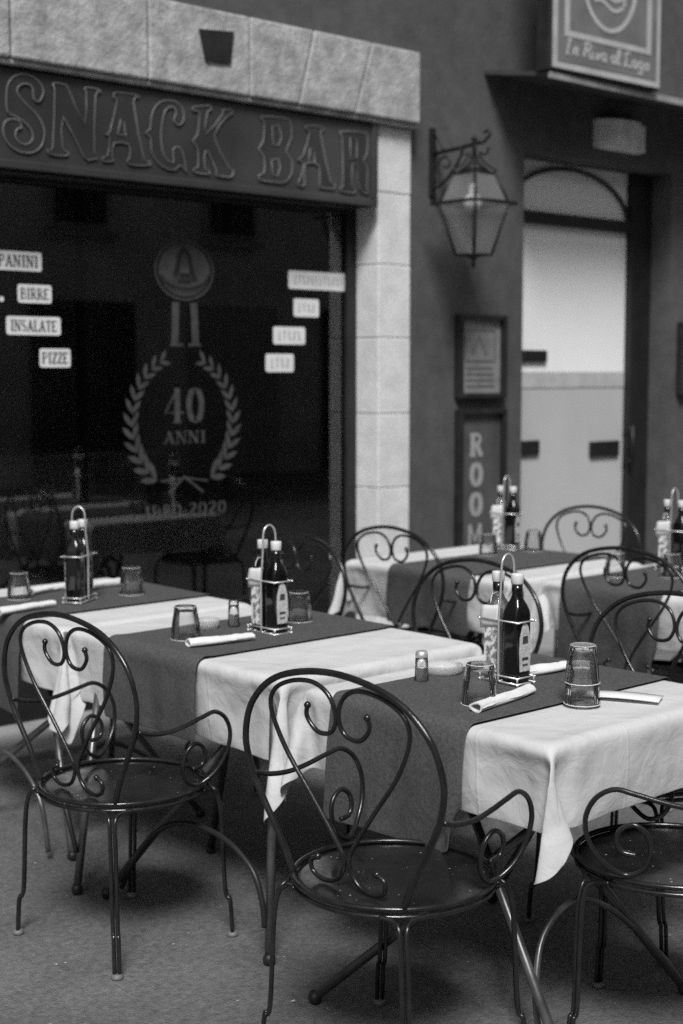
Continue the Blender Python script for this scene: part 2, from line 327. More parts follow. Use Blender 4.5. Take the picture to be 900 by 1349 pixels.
# stroke alphabet: every glyph is (advance, [(weight, [(x, z)...])]) on a unit height; S slab serifs
def slab(x, z, w=0.26): return ('n', [(x - w / 2, z), (x + w / 2, z)])
def arc(cx, cz, rx, rz, a0, a1, n=10): return [(cx + rx * math.cos(R(a0 + (a1 - a0) * k / n)), cz + rz * math.sin(R(a0 + (a1 - a0) * k / n))) for k in range(n + 1)]
G = {
 'I': (0.40, [('t', [(0.2, 0), (0.2, 1)]), slab(0.2, 0.03), slab(0.2, 0.97)]),
 'N': (0.72, [('n', [(0.13, 0), (0.13, 1)]), ('t', [(0.13, 1), (0.57, 0)]), ('n', [(0.57, 0), (0.57, 1)]), slab(0.13, 0.03), slab(0.12, 0.97), slab(0.57, 0.97)]),
 'A': (0.70, [('n', [(0.12, 0), (0.34, 1)]), ('t', [(0.34, 1), (0.56, 0)]), ('n', [(0.2, 0.33), (0.48, 0.33)]), slab(0.12, 0.03), slab(0.56, 0.03)]),
 'P': (0.62, [('t', [(0.15, 0), (0.15, 1)]), ('n', [(0.15, 0.97)] + arc(0.34, 0.74, 0.18, 0.23, 90, -90) + [(0.15, 0.5)]), slab(0.15, 0.03), slab(0.1, 0.97, 0.16)]),
 'B': (0.64, [('t', [(0.15, 0), (0.15, 1)]), ('n', [(0.15, 0.97)] + arc(0.34, 0.75, 0.16, 0.22, 90, -90) + [(0.15, 0.53)]), ('n', [(0.15, 0.53)] + arc(0.35, 0.28, 0.19, 0.25, 90, -90) + [(0.15, 0.03)]), slab(0.1, 0.03, 0.16), slab(0.1, 0.97, 0.16)]),
 'R': (0.68, [('t', [(0.15, 0), (0.15, 1)]), ('n', [(0.15, 0.97)] + arc(0.34, 0.75, 0.17, 0.22, 90, -90) + [(0.15, 0.53)]), ('t', [(0.34, 0.52), (0.55, 0.02)]), slab(0.15, 0.03), slab(0.1, 0.97, 0.16), slab(0.57, 0.03, 0.14)]),
 'E': (0.60, [('t', [(0.15, 0), (0.15, 1)]), ('n', [(0.05, 0.97), (0.5, 0.97), (0.5, 0.82)]), ('n', [(0.15, 0.5), (0.42, 0.5)]), ('n', [(0.05, 0.03), (0.52, 0.03), (0.52, 0.2)])]),
 'L': (0.58, [('t', [(0.15, 0), (0.15, 1)]), ('n', [(0.05, 0.03), (0.5, 0.03), (0.5, 0.22)]), slab(0.15, 0.97)]),
 'T': (0.62, [('t', [(0.31, 0), (0.31, 1)]), ('n', [(0.06, 0.8), (0.06, 0.97), (0.56, 0.97), (0.56, 0.8)]), slab(0.31, 0.03)]),
 'Z': (0.58, [('n', [(0.08, 0.8), (0.08, 0.97), (0.5, 0.97)]), ('t', [(0.48, 0.97), (0.1, 0.03)]), ('n', [(0.08, 0.03), (0.5, 0.03), (0.5, 0.2)])]),
 'S': (0.60, [('n', arc(0.3, 0.74, 0.2, 0.23, 20, 180, 8)), ('t', [(0.1, 0.74), (0.17, 0.58), (0.42, 0.42), (0.5, 0.26)]), ('n', arc(0.3, 0.26, 0.2, 0.23, 0, -160, 8))]),
 'O': (0.66, [('n', arc(0.33, 0.5, 0.24, 0.48, 60, 120, 5)), ('t', arc(0.33, 0.5, 0.22, 0.47, 115, 245, 8)), ('n', arc(0.33, 0.5, 0.24, 0.48, 240, 300, 5)), ('t', arc(0.33, 0.5, 0.22, 0.47, 295, 425, 8))]),
 '0': (0.62, [('n', arc(0.3, 0.5, 0.2, 0.48, 60, 120, 5)), ('t', arc(0.3, 0.5, 0.19, 0.47, 115, 245, 8)), ('n', arc(0.3, 0.5, 0.2, 0.48, 240, 300, 5)), ('t', arc(0.3, 0.5, 0.19, 0.47, 295, 425, 8))]),
 '4': (0.66, [('n', [(0.42, 0.97), (0.06, 0.3), (0.6, 0.3)]), ('t', [(0.42, 0), (0.42, 1)]), slab(0.42, 0.03, 0.24)]),
 '1': (0.42, [('t', [(0.2, 0), (0.2, 1)]), slab(0.2, 0.03, 0.3), ('n', [(0.2, 0.95), (0.06, 0.85)])]),
 '9': (0.60, [('t', arc(0.28, 0.7, 0.17, 0.27, 100, 270, 8)), ('n', arc(0.28, 0.7, 0.19, 0.28, 60, 110, 4)), ('t', [(0.46, 0.75), (0.46, 0.4), (0.38, 0.12)]), ('n', [(0.38, 0.12), (0.24, 0.02), (0.1, 0.1)]), ('n', [(0.28, 0.43), (0.45, 0.6)])]),
 '8': (0.60, [('t', arc(0.29, 0.74, 0.15, 0.22, 0, 360, 12)), ('t', arc(0.29, 0.27, 0.19, 0.25, 0, 360, 12))]),
 '2': (0.58, [('n', arc(0.27, 0.74, 0.18, 0.23, 170, 60, 6)), ('t', arc(0.27, 0.74, 0.17, 0.23, 60, -30, 5) + [(0.1, 0.1)]), ('t', [(0.08, 0.06), (0.42, 0.06)]), ('n', [(0.42, 0.06), (0.49, 0.24)])]),
 '-': (0.34, [('n', [(0.06, 0.42), (0.28, 0.42)])]),
 ' ': (0.3, []),
}
def text(mb, s, x, z, h, y0, y1, width=None, tw=0.15, nw=0.06, center=False):
    adv = sum(G[c][0] for c in s); sx = (width / adv) if width else h
    if center: x = x - adv * sx / 2
    cx = x
    for c in s:
        for wt, pts in G[c][1]:
            w = (tw if wt == 't' else nw) * (sx * 0.5 + h * 0.5)
            mb.ribbon([(cx + px * sx, z + pz * h) for px, pz in pts], w, y0, y1)
        cx += G[c][0] * sx
    return mb

# ================================================================== SETTING
WY = 5.70                                    # facade plane
g = MB(); 
nx = 60
g.add([(-60, -60, 0), (70, -60, 0), (70, 60, 0), (-60, 60, 0)], [(0, 1, 2, 3)])
tag(g.build('street_ground', M['asphalt']), kind='structure')
p = MB(); p.box(-20, 30, 5.22, 5.72, -0.05, 0.035, 0.008)  # slightly raised pale strip along the foot of the wall
tag(p.build('pale_wall_strip', M['pale_strip']), kind='structure')

# ------------------------------------------------------------------ the restaurant building
BO = V3(5.0, WY, 0)
bld = empty('restaurant_building', BO, 0, 'dark plastered building with a stone framed shop window and an arched pale door', 'building')
def wb(mb, name, m, parent, o=BO, **k): return shift(mb, o).build(name, m, parent, **k)
SX0, SX1, SZ = 0.6, 5.468, 2.895              # shop opening
DX0, DX1, DZ = 6.69, 8.17, 2.888             # door opening
w = MB()
y1 = 6.02
w.box(-14, SX0, WY, y1, 0, 9); w.box(SX0, SX1, WY, y1, SZ, 9)
w.box(SX1, DX0, WY, y1, 0, 9); w.box(DX0, DX1, WY, y1, DZ, 9); w.box(DX1, 24, WY, y1, 0, 9)
wb(w, 'wall', M['plaster'], bld)
# stone lintel, separate blocks with open joints
LY = 5.585
lt = MB()
xs = [0.3, 1.35, 2.35, 3.25, 3.95, 4.54, 4.90, 5.29, 5.708]
zb, zt = 2.918, 3.288
tilt = [0, 0, 0, 0, 0.0, 0.0, 0.05, 0.06, 0.0]
for i in range(len(xs) - 1):
    a, b = xs[i] + 0.004, xs[i + 1] - 0.004
    ta = tilt[i]; tb = tilt[i + 1]
    n0 = len(lt.v)
    poly = [(a - ta, zb), (b - tb, zb), (b + tb, zt), (a + ta, zt)]
    c = MB().prism(poly, LY + random.uniform(-.002, .002), WY - 0.002)
    lt.add(c.v, c.f)
st = wb(lt, 'stone_lintel', M['stone'], bld)
bv = st.modifiers.new('b', 'BEVEL'); bv.width = 0.010; bv.segments = 2
lip = MB(); lip.box(0.3, 5.711, LY + 0.02, WY - 0.003, zb - 0.022, zb - 0.002, 0.004)
wb(lip, 'lintel_lip', M['stone'], bld)
a1, a2, a3, a4 = [aty(*q, LY - 0.003) for q in ((262, 38), (307, 42), (303, 84), (270, 80))]
v = MB(); v.prism([(a1.x, a1.z), (a2.x, a2.z), (a3.x, a3.z), (a4.x, a4.z)], LY - 0.012, LY - 0.001)
vent = wb(v, 'vent_plate', M['frame_wood'], bld); tag(vent, 'dark tapered metal plate set in the stone lintel')
# stone jamb, blocks
jb = MB()
joints = [0, 0.58, 0.975, 1.375, 1.782, 2.17, 2.548, 2.893]
for i in range(len(joints) - 1):
    jb.box(SX1 - .005, 5.703, WY - 0.045 + random.uniform(-.0015, .0015), 5.83, joints[i] + 0.0012, joints[i + 1] - 0.0012, 0.006)
wb(jb, 'stone_jamb', M['pale_stone'], bld)
# shop window
win = wb(MB().box(SX0, SX1 - 0.02, 5.832, 5.90, 2.44, 2.88, .004).box(SX0, SX1 - 0.02, 5.832, 5.90, 0, 0.22, .004)
         .box(SX1 - 0.075, SX1 - 0.001, 5.826, 5.905, 0, 2.89, .004).box(2.02, 2.10, 5.832, 5.90, .2, 2.46, .004)
         .box(3.735, 3.765, 5.855, 5.895, .2, 2.46, .003).box(4.60, 4.63, 5.855, 5.895, .2, 2.46, .003), 'shop_window', M['frame_dark'], bld)
GY = 5.850
gl = MB(); gl.add([(SX0, GY, .2), (SX1 - .07, GY, .2), (SX1 - .07, GY, 2.46), (SX0, GY, 2.46)], [(0, 1, 2, 3)])
wb(gl, 'glass', M['pane'], win, fix=False)
# stickers on the glass
SYY = GY - 0.003
def rrect(x0, x1, z0, z1, r=0.012, n=4):
    out = []
    for cx_, cz_, a in ((x1 - r, z1 - r, 0), (x0 + r, z1 - r, 90), (x0 + r, z0 + r, 180), (x1 - r, z0 + r, 270)):
        out += [(cx_ + r * math.cos(R(a + 90 * k / n)), cz_ + r * math.sin(R(a + 90 * k / n))) for k in range(n + 1)]
    return out
def sticker(px0, py0, px1, py1, word, label, blur=False):
    p0, p1 = aty(px0, py0, SYY), aty(px1, py1, SYY)
    x0, x1 = p0.x, p1.x; z1, z0 = p0.z, p1.z
    s_ = wb(MB().prism(rrect(x0, x1, z0, z1), SYY - 0.0008, SYY + 0.0005), 'window_sticker', M['sticker'], win)
    tag(s_, label)
    if word:
        h = (z1 - z0) * (0.60 if not blur else 0.5); wd = (x1 - x0) * 0.86
        t2 = MB(); text(t2, word, (x0 + x1) / 2 - wd / 2, (z0 + z1) / 2 - h / 2, h, SYY - 0.0016, SYY - 0.0009, width=wd, tw=.17 if not blur else .1, nw=.10 if not blur else .06)
        tt = wb(t2, 'lettering', M['sticker_ink'] if not blur else M['decal_mid'], win)
        tt.name = 'sticker_lettering'
M['decal_mid'] = mat('faded_print', 0.34, 0.7)
sticker(-8, 329, 55, 358, 'PANINI', 'white window sticker reading PANINI')
sticker(23, 374, 68, 400, 'BIRRE', 'white window sticker reading BIRRE')
sticker(8, 416, 80, 442, 'INSALATE', 'white window sticker reading INSALATE')
sticker(52, 459, 93, 484, 'PIZZE', 'white window sticker reading PIZZE')
sticker(380, 356, 459, 384, None, 'wide white sticker with illegible print by the window edge')
sticker(387, 393, 420, 418, None, 'second white sticker from the top on the right of the window')
sticker(360, 430, 402, 454, None, 'third white sticker from the top on the right of the window')
sticker(350, 466, 387, 490, None, 'lowest white sticker on the right of the window')
# faint bars of print on the four blurred stickers
for (x0, y0, x1, y1_) in ((386, 363, 452, 377), (391, 400, 416, 411), (365, 436, 397, 448), (355, 472, 382, 484)):
    mb = MB(); a, b = aty(x0, y0, SYY), aty(x1, y1_, SYY); k = int((b.x - a.x) / 0.028)
    for i in range(k):
        cx_ = a.x + (i + .5) * (b.x - a.x) / k; mb.ribbon([(cx_, b.z), (cx_, a.z)], .007, SYY - .0016, SYY - .0009)
        mb.ribbon([(cx_ - .008, (a.z if i % 3 else b.z)), (cx_ + .008, (a.z if i % 2 else b.z))], .005, SYY - .0017, SYY - .001)
    wb(mb, 'sticker_lettering', M['decal_mid'], win)
# small round sticker at the left edge
a = aty(2, 394, SYY); mb = MB(); mb.prism([(a.x + .012 * math.cos(t * .6283), a.z + .012 * math.sin(t * .6283)) for t in range(10)], SYY - .0008, SYY)
tag(wb(mb, 'window_sticker', M['sticker'], win), 'tiny round white sticker below PANINI')
# laurel wreath, 40 ANNI, 1980-2020
DY0, DY1 = SYY - .0008, SYY + .0002
dec = MB()
c40 = aty(242, 535, SYY)
def at(px, py): q = aty(px, py, SYY); return (q.x, q.z)
x0, z0 = at(215, 558); x1, z1 = at(271, 511); text(dec, '40', x0, z0, z1 - z0, DY0, DY1, width=x1 - x0, tw=.17, nw=.05); wb(dec, 'anniversary_number', M['decal'], win); dec = MB()
x0, z0 = at(215, 585); x1, z1 = at(272, 567); text(dec, 'ANNI', x0, z0, z1 - z0, DY0, DY1, width=x1 - x0, tw=.17, nw=.06); wb(dec, 'anniversary_word', M['decal'], win); dec = MB()
x0, z0 = at(190, 685); x1, z1 = at(299, 660); text(dec, '1980-2020', x0, z0 + .004, z1 - z0, DY0, DY1, width=x1 - x0, tw=.15, nw=.05)
wb(dec, 'anniversary_years', M['decal'], win)
lau = MB()
def leaf(cx_, cz_, ang, ln, wd):
    pts = []
    for t, ww in ((-.5, 0), (-.2, .45), (.15, .5), (.5, 0), (.15, -.5), (-.2, -.45)):
        u, v_ = t * ln, ww * wd
        pts.append((cx_ + u * math.cos(ang) - v_ * math.sin(ang), cz_ + u * math.sin(ang) + v_ * math.cos(ang)))
    lau.prism(pts, DY0 - random.random() * 3e-4, DY1)
cx0, cz0 = at(242, 562); lx, _ = at(176, 560); rx_, _ = at(309, 560); AX = (rx_ - lx) / 2; _, ztp = at(242, 468); _, zbt = at(242, 644); AZ = (ztp - zbt) / 2; cz0 = (ztp + zbt) / 2
for sgn in (-1, 1):
    lau = MB()
    for i in range(12):
        th = R(-58 + i * 11.0)                      # from bottom to top
        px_, pz_ = cx0 + sgn * AX * math.cos(th), cz0 + AZ * math.sin(th)
        tx, tz = -sgn * AX * math.sin(th), AZ * math.cos(th); l_ = math.hypot(tx, tz); tx /= l_; tz /= l_
        ta = math.atan2(tz, tx); ln = .105 - .003 * i; wd = .030 - .0008 * i
        for side in (-1, 1):
            an = ta + side * R(33)
            leaf(px_ + math.cos(an) * ln * .5 + 0.004 * side, pz_ + math.sin(an) * ln * .5, an, ln, wd)
    wb(lau, 'laurel_branch', M['decal'], win)
lau = MB(); lau.ribbon([at(222, 650), at(243, 628), at(268, 648)], .012, DY0, DY1); lau.ribbon([at(212, 634), at(243, 630)], .008, DY0, DY1); lau.ribbon([at(274, 633), at(243, 629)], .008, DY0, DY1)
wb(lau, 'wreath_ribbon', M['decal'], win)
# round emblem with an arch and a caption band, two bars below
em = MB(); ec = at(243, 356); ex = (at(277, 356)[0] - at(209, 356)[0]) / 2; ez = (at(243, 322)[1] - at(243, 391)[1]) / 2
em.prism([(ec[0] + ex * math.cos(R(a * 10)), ec[1] + ez * math.sin(R(a * 10))) for a in range(36)], DY0, DY1)
em.ribbon([(ec[0] + ex * 1.12 * math.cos(R(a * 10)), ec[1] + ez * 1.12 * math.sin(R(a * 10))) for a in range(36)], .009, DY0, DY1, closed=True)
for bx in (-.055, .055):
    em.ribbon([(ec[0] + bx, ec[1] - ez - .03), (ec[0] + bx * 1.15, ec[1] - ez - .235)], .042, DY0, DY1)
    em.ribbon([(ec[0] + bx - .035, ec[1] - ez - .235), (ec[0] + bx + .04, ec[1] - ez - .235)], .014, DY0, DY1)
wb(em, 'round_emblem', M['decal'], win)
ed = MB(); k0, k1 = DY0 - .0009, DY0 - .0001
ed.ribbon([(ec[0] + ex * .35 * t, ec[1] + ez * s_) for t, s_ in ((-1.1, -.25), (-.8, 0), (-.55, .55), (0, .85), (.55, .5), (.85, -.1), (1.2, -.4))], .028, k0, k1)
ed.ribbon([(ec[0] - ex * .2, ec[1] - ez * .2), (ec[0] + ex * .2, ec[1] - ez * .2)], .022, k0, k1)
ed.ribbon([(ec[0] - ex * .25, ec[1] - ez * .42), (ec[0] + ex * .25, ec[1] - ez * .42)], .022, k0, k1)
ed.ribbon([(ec[0] + ex * .95 * math.cos(R(a)), ec[1] + ez * .62 * math.sin(R(a)) - .01) for a in range(195, 350, 12)], .012, k0, k1)
for a in range(200, 345, 9):
    q = (ec[0] + ex * .96 * math.cos(R(a)), ec[1] + ez * .80 * math.sin(R(a)))
    ed.ribbon([(q[0], q[1] - .013), (q[0] + .004, q[1] + .013)], .011, k0, k1)
wb(ed, 'emblem_print', M['decal_dark'], win)
# interior of the bar, seen dimly through the glass
it = MB(); it.box(-1.0, 6.1, 9.2, 9.3, 0, 3.2).box(-1.1, -1.0, 6.03, 9.2, 0, 3.2).box(6.1, 6.2, 6.03, 9.2, 0, 3.2).box(-1, 6.1, 6.03, 9.2, 3.1, 3.2).box(-1, 6.1, 6.03, 9.2, 0.002, .02)
wb(it, 'interior_room', M['interior'], bld)
ic = MB(); ic.box(2.5, 5.6, 8.0, 8.6, 0.02, 1.05, .01).box(2.4, 5.7, 7.95, 8.65, 1.05, 1.09, .005).box(2.6, 5.2, 9.05, 9.19, 1.5, 1.54).box(2.6, 5.2, 9.05, 9.19, 1.9, 1.94)
for i in range(16): ic.lathe([(.03, 0), (.03, .17), (.012, .22), (.012, .28)], (2.75 + i * .15 + random.uniform(-.03, .03), 9.12, 1.54 if i % 2 else 1.94), 8)
wb(ic, 'bar_counter', M['interior_counter'], bld)

# door: dark frame, arched fanlight, pale panels with black slots
DY = 5.85
dr = MB().box(7.955, DX1 - .001, DY, DY + .09, 0, DZ - .001, .006).box(DX0 + .001, 6.80, DY, DY + .09, 0, DZ - .001, .006).box(6.80, 7.955, DY + .002, DY + .088, 2.50, 2.575, .004)
door = wb(dr, 'door', M['frame_dark'], bld)
ar = MB(); ar.tube([(7.345 + .60 * math.cos(R(a)), DY + .03, 2.555 + .300 * math.sin(R(a))) for a in range(0, 181, 6)], .013, 8)
wb(ar, 'fanlight_arch', M['frame_dark'], door)
wb(MB().box(6.80, 7.955, DY + .05, DY + .07, 1.60, 2.885), 'upper_panel', M['door_pale'], door)
wb(MB().box(6.80, 7.955, DY + .045, DY + .07, 1.50, 1.597, .003), 'panel_band', M['door_band'], door)
wb(MB().box(6.80, 7.955, DY + .05, DY + .07, 0.02, 1.497), 'lower_panel', M['door_lower'], door)
for (q0, q1) in (((686, 461), (721, 477)), ((688, 581), (711, 599)), ((779, 582), (816, 600))):
    a, b = aty(*q0, DY + .03), aty(*q1, DY + .03)
    wb(MB().box(a.x, b.x, DY + .028, DY + .0495, b.z, a.z, .004), 'slot_plate', M['iron'], door)
wb(MB().tube([(7.93, DY - .05, 1.0), (7.93, DY - .05, 1.25)], .012, 8).tube([(7.93, DY - .05, 1.02), (7.93, DY + .02, 1.02)], .008, 8).tube([(7.93, DY - .05, 1.23), (7.93, DY + .02, 1.23)], .008, 8), 'door_handle', M['frame_dark'], door)
# canopy over the door, sloping out from the wall
cn = MB(); n0 = [(6.33, 5.70, 3.275), (6.33, 5.23, 3.200), (9.6, 5.23, 3.200), (9.6, 5.70, 3.275)]
cn.add([*n0, *[(x, y, z + .022) for x, y, z in n0]], [(0, 1, 2, 3), (7, 6, 5, 4), (0, 4, 5, 1), (1, 5, 6, 2), (2, 6, 7, 3), (3, 7, 4, 0)])
cp = wb(cn, 'door_canopy', M['canopy'], bld)
wb(MB().box(6.325, 9.6, 5.216, 5.229, 3.188, 3.224, .002), 'canopy_edge', M['canopy_edge'], cp)
# ------------------------------------------------------------------ SNACK BAR fascia sign
FY = 5.635
sgn_root = empty('snack_bar_sign', (4.0, FY, 2.47), 0, 'long dark fascia board reading SNACK BAR in outlined letters under the stone lintel', 'sign')
SO = sgn_root.location
wb(MB().box(0.62, 5.408, FY, 5.825, 2.462, 2.885, .006), 'board', M['sign_board'], sgn_root, SO)
wb(MB().box(0.60, 5.425, FY - .018, 5.70, 2.462, 2.50, .006), 'lower_rail', M['sign_board'], sgn_root, SO)
wb(MB().box(5.386, 5.424, FY - .016, 5.70, 2.502, 2.884, .005), 'end_rail', M['sign_board'], sgn_root, SO)
c4 = lambda X, Y: (X / 3.4615, 60 + Y / 3.4615)
c3 = lambda X, Y: (230 + X / 2.727, 60 + Y / 2.727)
letters = [
 (c4, [(178,255),(195,225),(195,195),(175,162),(140,138),(100,130),(60,143),(36,175),(28,230),(32,300),(60,318),(100,340),(135,375),(150,412),(140,440),(115,452),(85,440),(70,410),(78,380),(97,375),(92,350),(75,337),(45,335),(20,352),(14,392),(28,435),(65,472),(115,490),(160,483),(190,455),(202,410),(195,360),(165,312),(120,268),(85,228),(77,200),(95,178),(125,174),(147,192),(150,225),(158,250)], []),
 (c4, [(235,185),(250,170),(290,178),(310,195),(385,362),(392,215),(383,203),(395,190),(450,200),(458,215),(435,228),(430,488),(445,510),(415,520),(380,505),(288,325),(285,465),(308,485),(300,503),(225,495),(217,475),(240,463),(248,200)], []),
 (c4, [(518,222),(535,214),(620,224),(632,240),(608,255),(655,518),(682,525),(680,546),(600,545),(580,528),(592,505),(585,450),(520,445),(512,508),(518,526),(470,528),(468,510),(492,498),(498,412),(480,405),(500,393),(532,255),(518,240)], [[(552,335),(535,405),(575,412),(564,345)]]),
 (c4, [(838,330),(832,288),(800,256),(755,250),(715,270),(690,320),(685,378),(662,400),(685,418),(690,480),(715,530),(760,562),(800,566),(822,545),(850,578),(845,550),(836,500),(818,463),(790,470),(790,500),(790,535),(762,522),(740,480),(734,400),(745,320),(762,286),(790,280),(803,305),(792,340),(810,362),(828,355)], []),
 (c3, [(65,222),(125,215),(132,230),(118,240),(110,320),(172,247),(170,232),(205,230),(205,246),(190,255),(142,325),(195,438),(210,447),(208,465),(195,473),(148,465),(150,450),(118,380),(108,392),(108,440),(125,453),(118,462),(72,455),(70,442),(84,435),(82,370),(65,340),(82,320),(88,240),(68,235)], []),
 (c3, [(310,255),(390,260),(415,275),(420,330),(400,380),(420,410),(420,460),(395,492),(350,490),(305,482),(305,464),(322,455),(320,400),(302,370),(318,345),(322,275)], [[(352,290),(375,287),(385,330),(375,357),(352,358)],[(350,410),(372,407),(380,440),(370,468),(350,465)]]),
 (c3, [(475,288),(530,292),(535,305),(525,320),(560,490),(575,497),(570,515),(525,510),(520,500),(518,430),(468,425),(468,495),(455,506),(440,496),(455,470),(460,420),(440,410),(462,395),(485,310),(472,300)], [[(488,370),(480,420),(505,422),(500,372)]]),
 (c3, [(595,308),(680,314),(692,330),(690,390),(678,415),(692,440),(690,515),(697,528),(680,530),(662,510),(655,440),(640,425),(635,500),(650,518),(640,530),(595,522),(598,508),(605,500),(602,330)], [[(632,330),(655,340),(655,405),(632,408)]]),
]
outl, face = MB(), MB()
for fn, outer, holes in letters:
    P = []
    for q in outer:
        a = aty(*fn(*q), FY - .006); P.append((a.x, a.z))
    Ps = spline([(x, FY - .006, z) for x, z in P], 2, True)
    outl.tube([(q.x, FY - .007, q.z) for q in Ps], .0030, 6, True)
    face.prism([(q.x, q.z) for q in Ps], FY - .005, FY + .002)
    for h in holes:
        Hh = []
        for q in h:
            a = aty(*fn(*q), FY - .007); Hh.append((a.x, FY - .007, a.z))
        outl.tube(Hh, .0030, 6, True)
wb(face, 'letter_faces', M['sign_letter'], sgn_root, SO, fix=True)
wb(outl, 'letter_outlines', M['sign_outline'], sgn_root, SO)

# ------------------------------------------------------------------ lantern on its bracket
def lantern(x, label):
    cx_, cy_ = x, 5.38
    r_ = empty('wall_lantern', (x, WY, 2.5), 0, label, 'lantern', None)
    O = r_.location
    b = MB()
    b.box(x - .02, x + .02, WY - .022, WY - .001, 2.56, 2.93, .006)
    b.tube(spline([(x, WY - .02, 2.79), (x, WY - .2, 2.80), (x, cy_ - .07, 2.815)], 5), .011, 8)
    b.tube(spline([(x, cy_ - .07, 2.815), (x, cy_ - .11, 2.845), (x, cy_ - .10, 2.87), (x, cy_ - .07, 2.86)], 5), .008, 8)
    b.tube(spline([(x, WY - .02, 2.60), (x, WY - .10, 2.63), (x, WY - .19, 2.71), (x, WY - .24, 2.79)], 6), .008, 8)
    b.tube(spline([(x, WY - .03, 2.90), (x, WY - .055, 2.87), (x, WY - .10, 2.80)], 5), .010, 8)
    sp = [(x, WY - .11 + (.055 - .0045 * k) * math.cos(k * .62), 2.725 + (.05 - .004 * k) * math.sin(k * .62)) for k in range(11)]
    b.tube(spline(sp, 3), .006, 6)
    sp = [(x, WY - .05 + (.035 - .003 * k) * math.cos(k * .62 + 2), 2.63 + (.035 - .003 * k) * math.sin(k * .62 + 2)) for k in range(10)]
    b.tube(spline(sp, 3), .006, 6)
    wb(b, 'bracket', M['iron'], r_, O)
    def sq(h, z): return [(cx_ - h, cy_ - h, z), (cx_ + h, cy_ - h, z), (cx_ + h, cy_ + h, z), (cx_ - h, cy_ + h, z)]
    zr, zt_, zb_ = 2.497, 2.655, 2.225; hr, ht, hb = .132, .078, .068
    f = MB()
    for (h, z, t) in ((hr + .03, zr, .016), (ht, zt_, .010), (hb, zb_, .010)):
        q = sq(h, z)
        for i in range(4):
            a, c = Vector(q[i]), Vector(q[(i + 1) % 4]); f.tube([a, c], t * .62, 6)
    for i in range(4):
        f.tube([sq(hr, zr)[i], sq(hb, zb_)[i]], .0085, 6); f.tube([sq(hr, zr)[i], sq(ht, zt_)[i]], .0085, 6)
    f.lathe([(.03, 0), (.085, .0), (.045, .035), (.02, .06), (.022, .075), (.012, .09), (.011, .16), (.02, .17), (.006, .195)], (cx_, cy_, zt_ + .01), 16)
    f.lathe([(.001, -.07), (.012, -.055), (.008, -.03), (.03, -.012), (.09, 0)], (cx_, cy_, zb_), 16)
    for i in range(4):
        s_ = sq(ht + .01, zt_ + .012)[i]; f.tube(spline([s_, (s_[0] * .5 + cx_ * .5, s_[1] * .5 + cy_ * .5, zt_ + .05), (cx_ + (s_[0] - cx_) * .2, cy_ + (s_[1] - cy_) * .2, zt_ + .10)], 4), .006, 6)
        f.tube(spline([(cx_ + (s_[0] - cx_) * .2, cy_ + (s_[1] - cy_) * .2, zt_ + .11), (cx_ + (s_[0] - cx_) * .5, cy_ + (s_[1] - cy_) * .5, zt_ + .10), (cx_ + (s_[0] - cx_) * .62, cy_ + (s_[1] - cy_) * .62, zt_ + .14)], 4), .006, 6)
    wb(f, 'lantern_frame', M['iron'], r_, O)
    gq = MB()
    for (h1, z1_, h2, z2) in ((hr - .003, zr, hb - .002, zb_ + .004), (hr - .003, zr + .002, ht - .002, zt_)):
        a, c = sq(h1, z1_), sq(h2, z2)
        for i in range(4): gq.add([a[i], a[(i + 1) % 4], c[(i + 1) % 4], c[i]], [(0, 1, 2, 3)])
    wb(gq, 'lantern_glass', M['lantern_glass'], r_, O)
    bb = MB()
    bb.lathe([(.012, .09), (.022, .08), (.022, .03), (.045, .015), (.052, -.02), (.04, -.05), (.001, -.058)], (cx_ - .01, cy_, 2.515), 16)
    bl = wb(bb, 'bulb', M['bulb'], r_, O)
    return r_
lantern(5.905, 'black iron lantern with frosted panes on a scrolled bracket beside the stone jamb')

def wall_light(x0, x1, zt_, label, grp=None):
    r_ = empty('wall_light', ((x0 + x1) / 2, WY, zt_ - .1), 0, label, 'wall light', grp); O = r_.location
    m = MB(); n = 12; xc = (x0 + x1) / 2; hw = (x1 - x0) / 2; ring_t, ring_b = [], []
    for k in range(n + 1):
        a = R(180 * k / n); ring_t.append((xc - hw * math.cos(a), WY - .003 - .13 * math.sin(a), zt_)); ring_b.append((xc - hw * math.cos(a), WY - .003 - .13 * math.sin(a), zt_ - .17 - .012 * math.sin(a)))
    vs = ring_t + ring_b; fs = [(k, k + 1, k + n + 2, k + n + 1) for k in range(n)] + [tuple(range(n + 1, 2 * n + 2))]
    m.add(vs, fs, False)
    wb(m, 'shade', M['lamp_shell'], r_, O)
    wb(MB().box(x0 + .01, x1 - .01, WY - .02, WY - .002, zt_ - .16, zt_ - .01), 'back_plate', M['lamp_side'], r_, O)
    wb(MB().box(x1 - .028, x1 + .004, WY - .075, WY - .0025, zt_ - .166, zt_ - .003, .003), 'side_cap', M['lamp_side'], r_, O)
wall_light(7.33, 7.76, 3.14, 'pale half round wall light above the arched door')
wall_light(8.40, 8.83, 3.14, 'pale half round wall light cut by the right edge of the photo')

